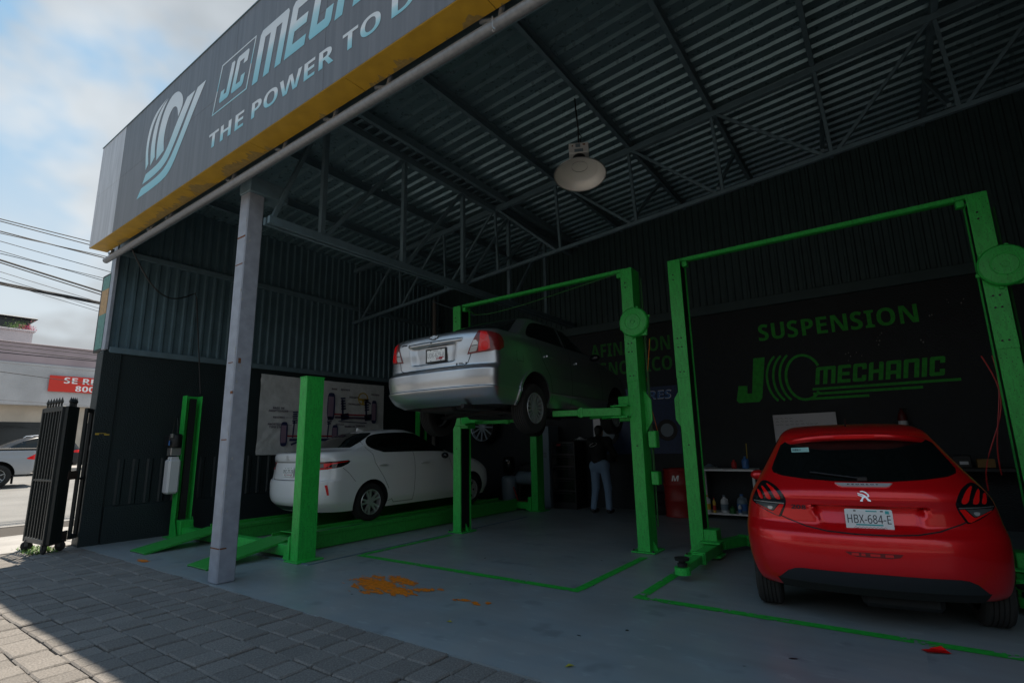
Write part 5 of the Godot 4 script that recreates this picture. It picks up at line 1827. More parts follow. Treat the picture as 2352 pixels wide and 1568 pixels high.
	e2.prism(PackedVector2Array(V2([[-0.054, -0.009], [-0.018, -0.009], [-0.020, -0.020], [0.019, -0.020], [0.021, -0.009], [0.047, -0.009], [0.056, 0.011], [0.019, 0.011], [0.020, 0.021], [-0.018, 0.021], [-0.019, 0.011], [-0.046, 0.011]])), 0.002)
	obj("emblem", e2, M.chrome, g)
	lettering("lettering", "OPTRA", 0.11, 0.020, M.ink, g, F.call(-0.50, 0.985, 0.001), 0.003)
	var lk := MB.new()
	lk.xf = F.call(0.0, 0.952, 0.026) * Transform3D(Basis(Vector3.RIGHT, PI / 2), Vector3.ZERO)
	lk.lathe([Vector2(0.009, 0), Vector2(0.009, 0.003), Vector2(0, 0.003)], 10)
	obj("lock", lk, M.black, g)
	plate(g, sh, Vector3(0.035, 0.805, sh.rear_z(0.035, 0.80) + 0.010), 0.0, "UDK-629-A", 1)
	# dealer sticker bottom right
	for e in [[0.375, 0.022], [0.505, 0.022]]:
		var q := MB.new()
		q.xf = F.call(e[0], 0.660, 0.001)
		q.box(Vector3.ZERO, Vector3(0.02, 0.026, 0.001), 0.0)
		obj("sticker", q, M.ink, g)
	for k in 2:
		var q := MB.new()
		q.xf = F.call(0.43 + k * 0.012, 0.668 - k * 0.014, 0.001)
		q.box(Vector3.ZERO, Vector3(0.06 + 0.02 * k, 0.008, 0.001), 0.0)
		obj("sticker", q, M.ink, g)
	# tail lights reach round the corner: rear half on the rear face, rest on the flank
	for s in [1.0, -1.0]:
		var lt := group_node("tail_light", g)
		var mm := func(a: Array) -> Array: return V2(a) if s > 0 else mirror_x(V2(a))
		obj("lens", patch(sh, mm.call([[0.655, 1.042], [0.735, 1.032], [0.802, 1.012], [0.815, 0.985], [0.835, 0.93], [0.840, 0.87], [0.838, 0.80], [0.80, 0.785], [0.70, 0.775], [0.52, 0.762], [0.565, 0.86], [0.62, 0.97]]), "rear", 0.005, 0.025), M.lens_dark, lt)
		obj("lens", patch(sh, V2([[0.74, 1.00], [0.80, 1.01], [0.86, 1.0], [0.86, 0.80], [0.78, 0.80], [0.69, 0.84], [0.675, 0.92], [0.695, 0.97]]) if s > 0 else V2([[0.74, 1.00], [0.80, 1.01], [0.86, 1.0], [0.86, 0.80], [0.78, 0.80], [0.69, 0.84], [0.675, 0.92], [0.695, 0.97]]), "right" if s > 0 else "left", 0.005, 0.03), M.lens_dark, lt)
		obj("reflector", patch(sh, mm.call([[0.675, 1.025], [0.74, 1.018], [0.765, 0.98], [0.785, 0.90], [0.79, 0.82], [0.75, 0.795], [0.665, 0.788], [0.665, 0.86], [0.68, 0.93]]), "rear", 0.008, 0.025), M.lens_red, lt)
		for c in [[0.715, 0.968, 0.046], [0.735, 0.852, 0.052]]:
			var ring := []
			for k in 20: ring.append(Vector2(s * c[0] + cos(TAU * k / 20) * c[2] * 0.75, c[1] + sin(TAU * k / 20) * c[2]))
			obj("lamp_ring", patch(sh, ring, "rear", 0.011, 0.025), M.lens_bright, lt)
		obj("reversing_lamp", patch(sh, mm.call([[0.605, 0.925], [0.635, 0.925], [0.660, 0.895], [0.655, 0.83], [0.635, 0.79], [0.548, 0.782], [0.575, 0.85]]), "rear", 0.009, 0.025), M.lens_clear, lt)
		obj("lamp_divider", patch(sh, mm.call([[0.585, 0.862], [0.655, 0.866], [0.655, 0.858], [0.580, 0.852]]), "rear", 0.011, 0.025), M.black, lt)
	# glass
	obj("rear_window", patch(sh, V2([[-0.62, 1.125], [0.62, 1.125], [0.60, 1.20], [0.53, 1.36], [0.48, 1.41], [-0.48, 1.41], [-0.53, 1.36], [-0.60, 1.20]]), "rear", 0.004, 0.05), M.glass, g)
	for m in ["right", "left"]:
		obj("side_window", patch(sh, smooth_poly(V2([[-0.20, 1.10], [0.00, 1.10], [-0.00, 1.16], [-0.16, 1.30], [-0.36, 1.375], [-0.95, 1.395], [-0.95, 1.08]]), [0, 5, 6]), m, 0.004, 0.06), M.glass, g)
		obj("side_window", patch(sh, V2([[-1.02, 1.08], [-1.02, 1.392], [-1.30, 1.37], [-1.62, 1.22], [-1.80, 1.10], [-1.84, 1.06]]), m, 0.004, 0.06), M.glass, g)
		obj_seam(sh, V2([[-0.42, 0.22], [-0.42, 0.40], [-0.36, 0.60], [-0.20, 0.80], [-0.12, 1.02], [-0.14, 1.09]]), m, g, 0.007)
		obj_seam(sh, V2([[-0.985, 0.22], [-0.985, 1.08]]), m, g, 0.007)
		obj_seam(sh, V2([[-2.05, 0.22], [-2.02, 0.7], [-1.95, 0.98]]), m, g, 0.007)
		for z in [-0.36, -1.22]:
			var h := MB.new()
			var sx := 1.0 if m == "right" else -1.0
			h.box(Vector3(sx * (sh.side_x(z, 0.86) + 0.018), 0.86, z), Vector3(0.025, 0.03, 0.17), 0.01)
			obj("door_handle", h, M.silver_car, g)
		# fuel flap
		if m == "right":
			obj_seam(sh, V2([[0.40, 0.85], [0.42, 0.83], [0.42, 0.72], [0.28, 0.72], [0.28, 0.83]]), m, g, 0.005)
		# flared lip round the rear arch
		var arc := []
		for k in 25:
			var a := deg_to_rad(lerp(-12.0, 192.0, k / 24.0))
			arc.append(Vector2(cos(a) * 0.372, 0.27 + sin(a) * 0.372))
		var lp := MB.new(true)
		for piece in Geometry2D.offset_polyline(PackedVector2Array(arc), 0.016, Geometry2D.JOIN_ROUND, Geometry2D.END_BUTT):
			lp.st.append_from(patch(sh, Array(piece), m, 0.012, 0.04, 0.02).done(), 0, Transform3D.IDENTITY)
		obj("arch_lip", lp.st.commit(), M.silver_car, g)
	for s in [-1.0, 1.0]:
		for z in [0.0, -2.6]:
			make_wheel(g, Vector3(s * 0.765, 0.165, z), 0.31, 0.195, s, 0.195, 15, M.hubcap, M.tyre)
		obj("mirror", mirror_shape(s, 0.865, 1.02, -1.75), M.black_gloss, g)
		var sus := MB.new()
		sus.bar(Vector3(s * 0.15, 0.16, -0.25), Vector3(s * 0.68, 0.10, 0.0), 0.06, 0.04, 0.01)
		sus.bar(Vector3(s * 0.15, 0.16, 0.18), Vector3(s * 0.68, 0.10, 0.02), 0.05, 0.04, 0.01)
		sus.tube([Vector3(s * 0.60, 0.10, 0.0), Vector3(s * 0.56, 0.55, -0.03)], 0.035, 8)
		obj("suspension", sus, M.under, g)
	var ex := MB.new()
	ex.box(Vector3(0.30, 0.22, 0.50), Vector3(0.30, 0.14, 0.50), 0.05)
	ex.tube([Vector3(0.30, 0.15, 0.1), Vector3(0.05, 0.13, -0.4), Vector3(0.0, 0.13, -2.2)], 0.028, 8)
	ex.tube([Vector3(0.42, 0.17, 0.75), Vector3(0.44, 0.17, 0.95)], 0.025, 10)
	obj("exhaust", ex, M.under, g)
	var tk := MB.new()
	tk.box(Vector3(-0.1, 0.17, -0.65), Vector3(0.9, 0.16, 0.6), 0.05)
	tk.box(Vector3(-0.16, 0.20, 0.45), Vector3(0.56, 0.12, 0.56), 0.06)
	tk.box(Vector3(0, 0.15, 0.0), Vector3(0.9, 0.07, 0.14), 0.02)
	obj("fuel_tank", tk, M.under, g)

func make_white_car() -> void:
	var g := thing("sedan", "white sedan parked on the green ramp lift", "car", Vector3(-8.10, 0.20, -5.96))
	var sh := Shape.new([
		[0.20, 0.86, 0.80, 0.46, -3.40, 0.5], [0.30, 0.99, 0.840, 0.46, -3.44, 0.5], [0.36, 1.04, 0.858, 0.46, -3.46, 0.5], [0.46, 1.065, 0.868, 0.46, -3.47, 0.5], [0.60, 1.070, 0.874, 0.46, -3.45, 0.5], [0.69, 1.060, 0.876, 0.46, -3.42, 0.5],
		[0.715, 1.03, 0.875, 0.46, -3.4, 0.5], [0.80, 1.015, 0.872, 0.46, -3.3, 0.5], [0.90, 1.005, 0.866, 0.46, -3.1, 0.5], [0.975, 0.995, 0.858, 0.46, -2.8, 0.5], [1.00, 1.010, 0.850, 0.46, -2.6, 0.5], [1.06, 1.025, 0.832, 0.46, -2.35, 0.5],
		[1.11, 1.020, 0.806, 0.46, -2.2, 0.5], [1.135, 0.985, 0.786, 0.48, -2.15, 0.5], [1.150, 0.85, 0.766, 0.42, -2.1, 0.5], [1.162, 0.62, 0.748, 0.34, -2.05, 0.5], [1.19, 0.44, 0.724, 0.28, -2.0, 0.5],
		[1.27, 0.21, 0.682, 0.26, -1.85, 0.5], [1.38, -0.04, 0.625, 0.26, -1.62, 0.45], [1.46, -0.24, 0.570, 0.26, -1.45, 0.4], [1.505, -0.44, 0.500, 0.25, -1.3, 0.35], [1.532, -0.68, 0.390, 0.2, -1.2, 0.3], [1.538, -0.85, 0.2, 0.1, -1.0, 0.1]])
	sh.p = 2.3
	sh.arches = [[0.0, 0.32, 0.355], [-2.60, 0.32, 0.355]]
	var ys := steps([[0.20, 0.66, 0.02], [0.66, 0.73, 0.008], [0.73, 0.95, 0.02], [0.95, 1.02, 0.01], [1.02, 1.10, 0.02], [1.10, 1.20, 0.008], [1.20, 1.46, 0.02], [1.46, 1.538, 0.008]])
	obj("body", car_body(sh, ys, 30, 70, 8), M.white_car, g)
	car_floor(sh, 0.20, g)
	var F := func(x: float, y: float, off: float) -> Transform3D:
		var a := sh.map(Vector2(x, y - 0.01), "rear", off); var c := sh.map(Vector2(x, y + 0.01), "rear", off)
		var l := sh.map(Vector2(x - 0.02, y), "rear", off); var r := sh.map(Vector2(x + 0.02, y), "rear", off)
		var xx := (r - l).normalized(); var yy := (c - a).normalized(); var zz := xx.cross(yy).normalized()
		return Transform3D(Basis(xx, zz.cross(xx), zz), (a + c) / 2)
	obj_seam(sh, V2([[-0.52, 0.985], [-0.50, 0.74], [-0.44, 0.708], [0, 0.703], [0.44, 0.708], [0.50, 0.74], [0.52, 0.985]]), "rear", g, 0.008)
	obj_seam(sh, V2([[-0.58, 0.988], [-0.3, 0.985], [0.3, 0.985], [0.58, 0.988]]), "rear", g, 0.010)
	# square badge with an upright pair of bars
	var em := MB.new()
	em.xf = F.call(-0.02, 1.065, 0.006)
	for b in [[-0.030, 0, 0.007, 0.058], [0.030, 0, 0.007, 0.058], [0, 0.031, 0.060, 0.007], [0, -0.031, 0.060, 0.007], [-0.013, 0, 0.008, 0.044], [0.013, 0, 0.008, 0.044], [0, 0, 0.020, 0.008]]:
		em.box(Vector3(b[0], b[1], 0.003), Vector3(b[2], b[3], 0.006), 0.001)
	obj("emblem", em, M.chrome, g)
	plate(g, sh, Vector3(0.03, 0.835, sh.rear_z(0.03, 0.765) + 0.014), 0.0, "PEC-77-29", 2)
	lettering("lettering", "CITY", 0.10, 0.02, M.bare_metal, g, F.call(-0.44, 1.01, 0.001), 0.003)
	for s in [1.0, -1.0]:
		var lt := group_node("tail_light", g)
		var side := "right" if s > 0 else "left"
		var mm := func(a: Array) -> Array: return V2(a) if s > 0 else mirror_x(V2(a))
		obj("lens", patch(sh, mm.call([[0.50, 0.975], [0.60, 0.985], [0.79, 0.99], [0.835, 0.985], [0.835, 0.90], [0.76, 0.872], [0.62, 0.862], [0.52, 0.865]]), "rear", 0.004, 0.03), M.lens_dark, lt)
		obj("lens", patch(sh, V2([[0.83, 0.99], [0.60, 1.00], [0.48, 1.005], [0.455, 0.985], [0.50, 0.95], [0.62, 0.905], [0.73, 0.885], [0.83, 0.885]]), side, 0.004, 0.03), M.black_gloss, lt)
		obj("light_bar", patch(sh, V2([[0.84, 0.958], [0.62, 0.985], [0.50, 0.992], [0.50, 0.982], [0.62, 0.972], [0.76, 0.945], [0.80, 0.915], [0.84, 0.898], [0.84, 0.925]]), side, 0.008, 0.025), M.lens_bright, lt)
		obj("light_bar", patch(sh, mm.call([[0.62, 0.885], [0.76, 0.892], [0.80, 0.905], [0.80, 0.885], [0.75, 0.878], [0.62, 0.872]]), "rear", 0.008, 0.025), M.lens_bright, lt)
		obj("indicator", patch(sh, mm.call([[0.54, 0.955], [0.70, 0.965], [0.70, 0.905], [0.55, 0.90]]), "rear", 0.007, 0.03), M.lens_grey, lt)
		obj("reflector", patch(sh, V2([[0.86, 0.63], [0.83, 0.635], [0.80, 0.48], [0.825, 0.475]]), side, 0.005, 0.03), M.lens_red, lt)
		obj_seam(sh, V2([[0.60, 0.89], [0.48, 0.80], [0.35, 0.66]]), side, g, 0.006)
		# glasshouse
		obj("side_window", patch(sh, smooth_poly(V2([[-0.28, 1.115], [-0.10, 1.17], [0.02, 1.245], [-0.02, 1.31], [-0.20, 1.415], [-0.45, 1.455], [-0.97, 1.465], [-0.97, 1.115]]), [0, 6, 7]), side, 0.008, 0.03), M.glass, g)
		obj("side_window", patch(sh, V2([[-0.975, 1.115], [-0.975, 1.465], [-1.20, 1.445], [-1.50, 1.32], [-1.80, 1.14], [-1.84, 1.10], [-1.4, 1.112]]), side, 0.008, 0.03), M.glass, g)
		obj_seam(sh, V2([[-0.36, 0.29], [-0.44, 0.32], [-0.50, 0.26], [-0.95, 0.26], [-0.97, 0.70], [-0.965, 1.11]]), side, g, 0.007)
		obj_seam(sh, V2([[-0.36, 0.50], [-0.25, 0.68], [-0.05, 0.95], [-0.03, 1.08], [0.05, 1.20], [0.07, 1.26], [-0.0, 1.35], [-0.2, 1.45]]), side, g, 0.007)
		obj_seam(sh, V2([[-2.05, 0.28], [-2.02, 0.7], [-1.9, 1.0]]), side, g, 0.007)
		for z in [-0.22, -1.22]:
			var h := MB.new()
			h.box(Vector3(s * (sh.side_x(z, 0.90) + 0.020), 0.90, z), Vector3(0.022, 0.028, 0.20), 0.01)
			obj("door_handle", h, M.chrome, g)
		for z in [0.0, -2.6]:
			make_wheel(g, Vector3(s * 0.765, 0.305, z), 0.305, 0.19, s, 0.205, 10, M.alloy, M.tyre, true)
		obj("mirror", mirror_shape(s, 0.865, 1.02, -1.75), M.black_gloss, g)
	obj("rear_window", patch(sh, V2([[-0.60, 1.205], [0.60, 1.205], [0.58, 1.24], [0.53, 1.35], [0.46, 1.44], [0.41, 1.46], [-0.41, 1.46], [-0.46, 1.44], [-0.53, 1.35], [-0.58, 1.24]]), "rear", 0.006, 0.05), M.glass, g)
	var fin := MB.new()
	fin.xf = Transform3D(Basis(Vector3.UP, PI / 2), Vector3(-0.02, 1.500, -0.36))
	fin.prism(PackedVector2Array(V2([[-0.05, 0], [0.13, 0], [0.0, 0.045], [-0.04, 0.06]])), 0.03)
	obj("roof_antenna", fin, M.white_car, g)
	var ap := patch(sh, V2([[-0.5, 0.30], [0.5, 0.30], [0.46, 0.22], [-0.46, 0.22]]), "rear", 0.004, 0.05)
	obj("apron", ap, M.bumper_plastic, g)

func make_lamp() -> void:
	var g := thing("hanging_lamp", "unlit round high-bay lamp with wide metal reflector hanging from the roof", "lamp", Vector3(-3.0, 5.00, -5.88))
	g.rotation = Vector3(-0.15, 0.0, 0.08)
	var r := MB.new(true)
	var pr := [Vector2(0.352, 0.0), Vector2(0.335, 0.012), Vector2(0.30, 0.045), Vector2(0.27, 0.085), Vector2(0.24, 0.105), Vector2(0.16, 0.135), Vector2(0.08, 0.15), Vector2(0.0, 0.153)]
	r.lathe(pr, 48)
	obj("reflector", r, M.reflector, g)
	var rim := MB.new(true)
	var pts := []
	for k in 49:
		var a := TAU * k / 48
		pts.append(Vector3(cos(a) * 0.352, 0.0, sin(a) * 0.352))
	rim.tube(pts, 0.008, 6, false)
	obj("rim", rim, M.bare_metal, g)
	var nk := MB.new()
	nk.xf = Transform3D(Basis.IDENTITY, Vector3(0, 0.14, 0))
	nk.lathe([Vector2(0.11, 0), Vector2(0.095, 0.08), Vector2(0.085, 0.16), Vector2(0, 0.17)], 24)
	obj("neck", nk, M.black, g)
	var bx := group_node("ballast_box", g, Vector3(0, 0.40, 0), deg_to_rad(27.0))
	var b := MB.new()
	b.box(Vector3.ZERO, Vector3(0.27, 0.17, 0.17), 0.008)
	obj("casing", b, M.white_plastic, bx)
	var p := MB.new()
	p.box(Vector3(-0.01, 0.035, 0.087), Vector3(0.065, 0.06, 0.003), 0.0)
	p.box(Vector3(0.0, -0.05, 0.087), Vector3(0.12, 0.05, 0.003), 0.0)
	obj("label", p, M.blue_grey, bx)
	var p2 := MB.new()
	p2.box(Vector3(0.075, 0.045, 0.087), Vector3(0.035, 0.022, 0.003), 0.0)
	p2.box(Vector3(-0.085, 0.035, 0.087), Vector3(0.018, 0.022, 0.003), 0.0)
	obj("label", p2, M.rust, bx)
	var c := MB.new()
	c.tube([Vector3(0, 0.50, 0), Vector3(0.01, 0.8, 0), Vector3(-0.01, 1.1, 0), Vector3(-0.02, roof_y(-3.0) - 4.93, 0)], 0.011, 6)
	c.tube([Vector3(0.03, 0.50, 0.02), Vector3(0.06, 0.62, 0.02), Vector3(0.0, 0.75, 0.0)], 0.006, 6)
	obj("cord", c, M.black, g)

func make_gate() -> void:
	var g := thing("gate", "black folded steel gate of vertical bars with spiked top on casters", "gate", Vector3(-10.4, 0, -2.5))
	var leaf := func(p: Vector3, q: Vector3, nbars: int, m: Material) -> void:
		var par := group_node("leaf", g)
		var d := (q - p)
		var y0 := 0.13; var y1 := 2.10
		var fr := MB.new()
		for e in [p, q]: fr.box(e + Vector3(0, (y0 + y1) / 2, 0), Vector3(0.045, y1 - y0, 0.045), 0.004, Basis(Vector3.UP, atan2(-d.z, d.x)))
		obj("frame", fr, m, par)
		for y in [y0 + 0.035, 1.02, y1 - 0.03]:
			var r := MB.new()
			r.bar(p + Vector3(0, y, 0), q + Vector3(0, y, 0), 0.035, 0.07 if y != 1.02 else 0.03, 0.003)
			obj("rail", r, M.gate_edge if y < 0.5 else m, par)
		for i in nbars:
			var t := (i + 1.0) / (nbars + 1.0)
			var c := p.lerp(q, t)
			var b := MB.new()
			b.box(c + Vector3(0, (y0 + y1) / 2, 0), Vector3(0.028, y1 - y0, 0.028), 0.003, Basis(Vector3.UP, atan2(-d.z, d.x)))
			obj("bar", b, m, par)
			if i % 1 == 0:
				var s := MB.new()
				s.xf = Transform3D(Basis.IDENTITY, c + Vector3(0, y1, 0))
				s.lathe([Vector2(0.012, 0), Vector2(0.013, 0.05), Vector2(0.024, 0.075), Vector2(0.0, 0.15)], 8)
				obj("spike", s, m, par)
	# coordinates relative to the gate's own place
	leaf.call(Vector3(-0.36, 0, 0.14), Vector3(0.40, 0, 0.09), 6, M.gate)
	leaf.call(Vector3(0.43, 0, 0.05), Vector3(0.25, 0, -0.11), 4, M.gate)
	leaf.call(Vector3(0.10, 0, -0.27), Vector3(-0.03, 0, -0.37), 0, M.gate)
	var pl := MB.new()
	pl.box(Vector3(0.345, 1.1, -0.045), Vector3(0.20, 1.92, 0.012), 0.003, Basis(Vector3.UP, -0.716))
	obj("sheet_panel", pl, M.gate, g)
	var lk := MB.new()
	lk.box(Vector3(0.17, 1.08, -0.18), Vector3(0.30, 0.13, 0.05), 0.006, Basis(Vector3.UP, -0.716))
	obj("lock_plate", lk, M.gate_rust, g)
	var ft := MB.new()
	ft.box(Vector3(0.26, 0.19, -0.09), Vector3(0.42, 0.16, 0.03), 0.004, Basis(Vector3.UP, -0.716))
	obj("foot_rail", ft, M.gate_rust, g)
	for w in [[-0.27, 0.13, 1.2], [0.36, 0.08, 0.2], [0.22, -0.14, 0.8]]:
		var c := group_node("caster", g, Vector3(w[0], 0, w[1]), w[2])
		var b := MB.new(true)
		b.xf = Transform3D(Basis(Vector3.RIGHT, PI / 2), Vector3(0, 0.072, -0.02))
		b.lathe([Vector2(0, 0), Vector2(0.045, 0), Vector2(0.066, 0.006), Vector2(0.072, 0.02), Vector2(0.066, 0.034), Vector2(0.045, 0.04), Vector2(0, 0.04)], 20)
		obj("caster_wheel", b, M.rubber, c)
		var h := MB.new()
		h.box(Vector3(0, 0.11, -0.03), Vector3(0.04, 0.09, 0.008), 0.002)
		h.box(Vector3(0, 0.11, 0.03), Vector3(0.04, 0.09, 0.008), 0.002)
		h.box(Vector3(0, 0.152, 0), Vector3(0.06, 0.008, 0.08), 0.002)
		obj("fork", h, M.gate_edge, c)

func make_banner() -> void:
	# suspension chart on the left wall
	var g := thing("banner", "white hanging chart of suspension and steering parts on the left wall", "banner", Vector3(-10.255, 2.11, -7.13), PI / 2)
	var W := 3.2; var H := 1.62
	var nx := 48; var ny := 26
	var nz := fbm(71, 1.0, 3)
	var f := func(i: int, j: int) -> Vector3:
		var u := float(i) / nx; var v := float(j) / ny
		var x := (u - 0.5) * W; var y := (v - 0.5) * H
		var fold := 0.018 * sin(atan2(v, u + 0.02) * 22.0) * exp(-3.2 * Vector2(u * 1.6, v).length()) + 0.016 * sin(atan2(1.0 - v, u + 0.02) * 18.0) * exp(-4.0 * Vector2(u * 1.6, 1.0 - v).length())
		return Vector3(x, y - 0.015 * sin(u * PI), 0.006 + 0.012 * nz.get_noise_2d(x * 1.5, y * 1.5) + fold)
	var b := MB.new(true)
	for i in nx:
		for j in ny:
			b.q(f.call(i, j), f.call(i + 1, j), f.call(i + 1, j + 1), f.call(i, j + 1), Vector3.BACK)
	obj("sheet", b, M.banner, g)
	var zz := 0.045
	var box := func(x: float, y: float, w: float, h: float, m: Material, rot := 0.0) -> void:
		var q := MB.new()
		q.box(Vector3(x, y, zz), Vector3(w, h, 0.002), 0.0, Basis(Vector3.BACK, rot))
		obj("print", q, m, g)
	var pill := func(x: float, y: float, w: float, h: float, m: Material) -> void:
		var q := MB.new()
		var r := PackedVector2Array()
		for k in 20:
			var a := TAU * k / 20
			var cx := signf(cos(a)) * pow(abs(cos(a)), 0.5) * w / 2; var cy := signf(sin(a)) * pow(abs(sin(a)), 0.5) * h / 2
			r.append(Vector2(cx, cy))
		q.xf = Transform3D(Basis.IDENTITY, Vector3(x, y, zz - 0.001))
		q.prism(r, 0.002)
		obj("print", q, m, g)
	var arc := func(x: float, y: float, rx: float, ry: float, w: float, m: Material) -> void:
		var q := MB.new()
		for k in 32:
			var a := TAU * k / 32; var a2 := TAU * (k + 1) / 32
			q.q(Vector3(x + cos(a) * rx, y + sin(a) * ry, zz), Vector3(x + cos(a2) * rx, y + sin(a2) * ry, zz), Vector3(x + cos(a2) * (rx - w), y + sin(a2) * (ry - w), zz), Vector3(x + cos(a) * (rx - w), y + sin(a) * (ry - w), zz), Vector3.BACK)
		obj("print", q, m, g)
	# front axle: two tyres, struts, rack, steering wheel
	for e in [[0.05, 0.22, 0.20, 0.62], [1.27, 0.14, 0.16, 0.56], [-1.05, -0.40, 0.16, 0.50], [0.18, -0.42, 0.16, 0.46]]:
		pill.call(e[0], e[1], e[2], e[3], M.ink_blue)
		var tp := MB.new(); tp.box(Vector3(e[0] - 0.01, e[1], zz + 0.002), Vector3(e[2] * 0.7, e[3] * 0.72, 0.002), 0.0)
		obj("print", tp, M.tyre_print, g)
	box.call(0.66, 0.05, 1.05, 0.03, M.ink_red); box.call(0.66, -0.02, 1.0, 0.045, M.ink_purple); box.call(0.66, -0.12, 0.8, 0.02, M.ink_blue, -0.03)
	for x in [0.36, 1.03]:
		for k in 5: box.call(x + 0.006 * k, 0.42 - k * 0.06, 0.13 - 0.01 * (k % 2), 0.035, M.ink_blue, 0.12)
		box.call(x, 0.18, 0.05, 0.42, M.ink_blue, 0.08); box.call(x + 0.07, 0.0, 0.22, 0.14, M.ink_blue, 0.2)
	arc.call(0.93, 0.44, 0.15, 0.15, 0.028, M.ink_yellow); box.call(0.93, 0.42, 0.26, 0.05, M.ink_yellow); box.call(0.93, 0.36, 0.05, 0.12, M.ink_yellow); box.call(1.08, 0.38, 0.20, 0.03, M.ink_blue, -0.5)
	# rear axle
	for x in [-0.82, 0.02]:
		for k in 6: box.call(x, 0.06 - k * 0.045, 0.12 - 0.02 * (k % 2), 0.028, M.ink_blue, 0.1)
		box.call(x - 0.02, -0.30, 0.03, 0.36, M.ink_blue, -0.06)
	box.call(-0.42, -0.44, 1.1, 0.03, M.ink_red); box.call(-0.42, -0.52, 1.0, 0.05, M.ink_blue); box.call(-0.72, -0.56, 0.34, 0.04, M.ink_blue, 0.35)
	for x in [-0.66, -0.5, -0.34, -0.16]: box.call(x, -0.60, 0.012, 0.14, M.ink_purple, 0.2)
	# captions
	var cap := [["BASE DE", -1.20, 0.13], ["AMORTIGUADOR", -1.20, 0.07], ["RESORTE", -1.18, -0.06], ["AMORTIGUADOR", -1.20, -0.20], ["TIPO STRUT", -1.20, -0.26], ["BARRA", -0.62, -0.30], ["ROTULA", 0.30, -0.18], ["BARRA DE", 0.58, -0.22], ["TERMINAL", 0.88, -0.20], ["HORQUILLA", 1.18, -0.34], ["BASE", 0.12, 0.62], ["RESORTE", 0.42, 0.62], ["VOLANTE", 0.66, 0.46], ["COLUMNA", 1.3, 0.56], ["CREMALLERA", 0.68, 0.30]]
	for c in cap:
		var n: int = str(c[0]).length()
		lettering("lettering", c[0], n * 0.036, 0.042, M.ink_purple, g, Transform3D(Basis.IDENTITY, Vector3(c[1], c[2], zz - 0.001)), 0.002)
	for l in [[-0.96, 0.07, 0.18], [-0.96, -0.06, 0.16], [-0.94, -0.22, 0.12]]: box.call(l[0], l[1], l[2], 0.006, M.ink_purple)
	# blue tyre poster on the back wall
	var t := thing("poster", "dark blue tyre poster with outlined lettering on the back wall", "poster", Vector3(-4.50, 1.85, -10.785))
	var p := MB.new()
	p.box(Vector3(0, 0, 0), Vector3(2.0, 1.40, 0.012), 0.003)
	obj("sheet", p, M.blue_poster, t)
	lettering("lettering", "TIRES", 0.80, 0.185, M.white_paint, t, Transform3D(Basis.IDENTITY, Vector3(0.465, 0.525, 0.0065)), 0.002, true, 0.12)
	lettering("lettering", "TIRES", 0.775, 0.162, M.blue_plastic, t, Transform3D(Basis.IDENTITY, Vector3(0.465, 0.525, 0.0090)), 0.002, true, 0.12)
	for e in [[-0.62, -0.25, 0.26], [0.30, -0.28, 0.24], [0.72, -0.22, 0.22]]:
		var ty := MB.new()
		ty.xf = Transform3D(Basis(Vector3.RIGHT, PI / 2), Vector3(e[0], e[1], 0.007))
		ty.lathe([Vector2(e[2], 0), Vector2(e[2] * 0.96, 0.003), Vector2(e[2] * 0.62, 0.003)], 32)
		obj("print", ty, M.black, t)
		var ri := MB.new()
		ri.xf = Transform3D(Basis(Vector3.RIGHT, PI / 2), Vector3(e[0], e[1], 0.007))
		ri.lathe([Vector2(e[2] * 0.62, 0.003), Vector2(e[2] * 0.5, 0.004), Vector2(0, 0.004)], 24)
		obj("print", ri, M.blue_grey, t)
	var pe := MB.new()
	pe.xf = Transform3D(Basis.IDENTITY, Vector3(-0.92, 0.02, 0.007))
	pe.prism(PackedVector2Array(V2([[-0.06, -0.35], [0.03, -0.35], [0.11, -0.12], [0.12, 0.1], [0.06, 0.3], [-0.06, 0.32]])), 0.002)
	obj("print", pe, M.whiteboard, t)

func bottle(label: String, at: Vector3, r: float, h: float, m: Material, capm: Material, sq := false) -> void:
	var g := thing("bottle", label, "bottle", at, 0.0, "bottles and cans on the workbench")
	var b := MB.new(true)
	b.lathe([Vector2(0, 0), Vector2(r * 0.92, 0), Vector2(r, r * 0.15), Vector2(r, h * 0.62), Vector2(r * 0.85, h * 0.74), Vector2(r * 0.36, h * 0.86), Vector2(r * 0.34, h * 0.9)], 16)
	if sq:
		b.tube([Vector3(r * 0.2, h * 0.82, 0), Vector3(r * 0.85, h * 0.76, 0), Vector3(r * 0.95, h * 0.5, 0)], r * 0.16, 6)
	obj("bottle_body", b, m, g)
	var c := MB.new()
	c.xf = Transform3D(Basis.IDENTITY, Vector3(0, h * 0.9, 0))
	c.lathe([Vector2(r * 0.38, 0), Vector2(r * 0.38, h * 0.09), Vector2(0, h * 0.1)], 12)
	obj("cap", c, capm, g)
	var l := MB.new(true)
	l.lathe([Vector2(r + 0.001, h * 0.16), Vector2(r + 0.001, h * 0.5)], 16)
	obj("label_wrap", l, capm, g)

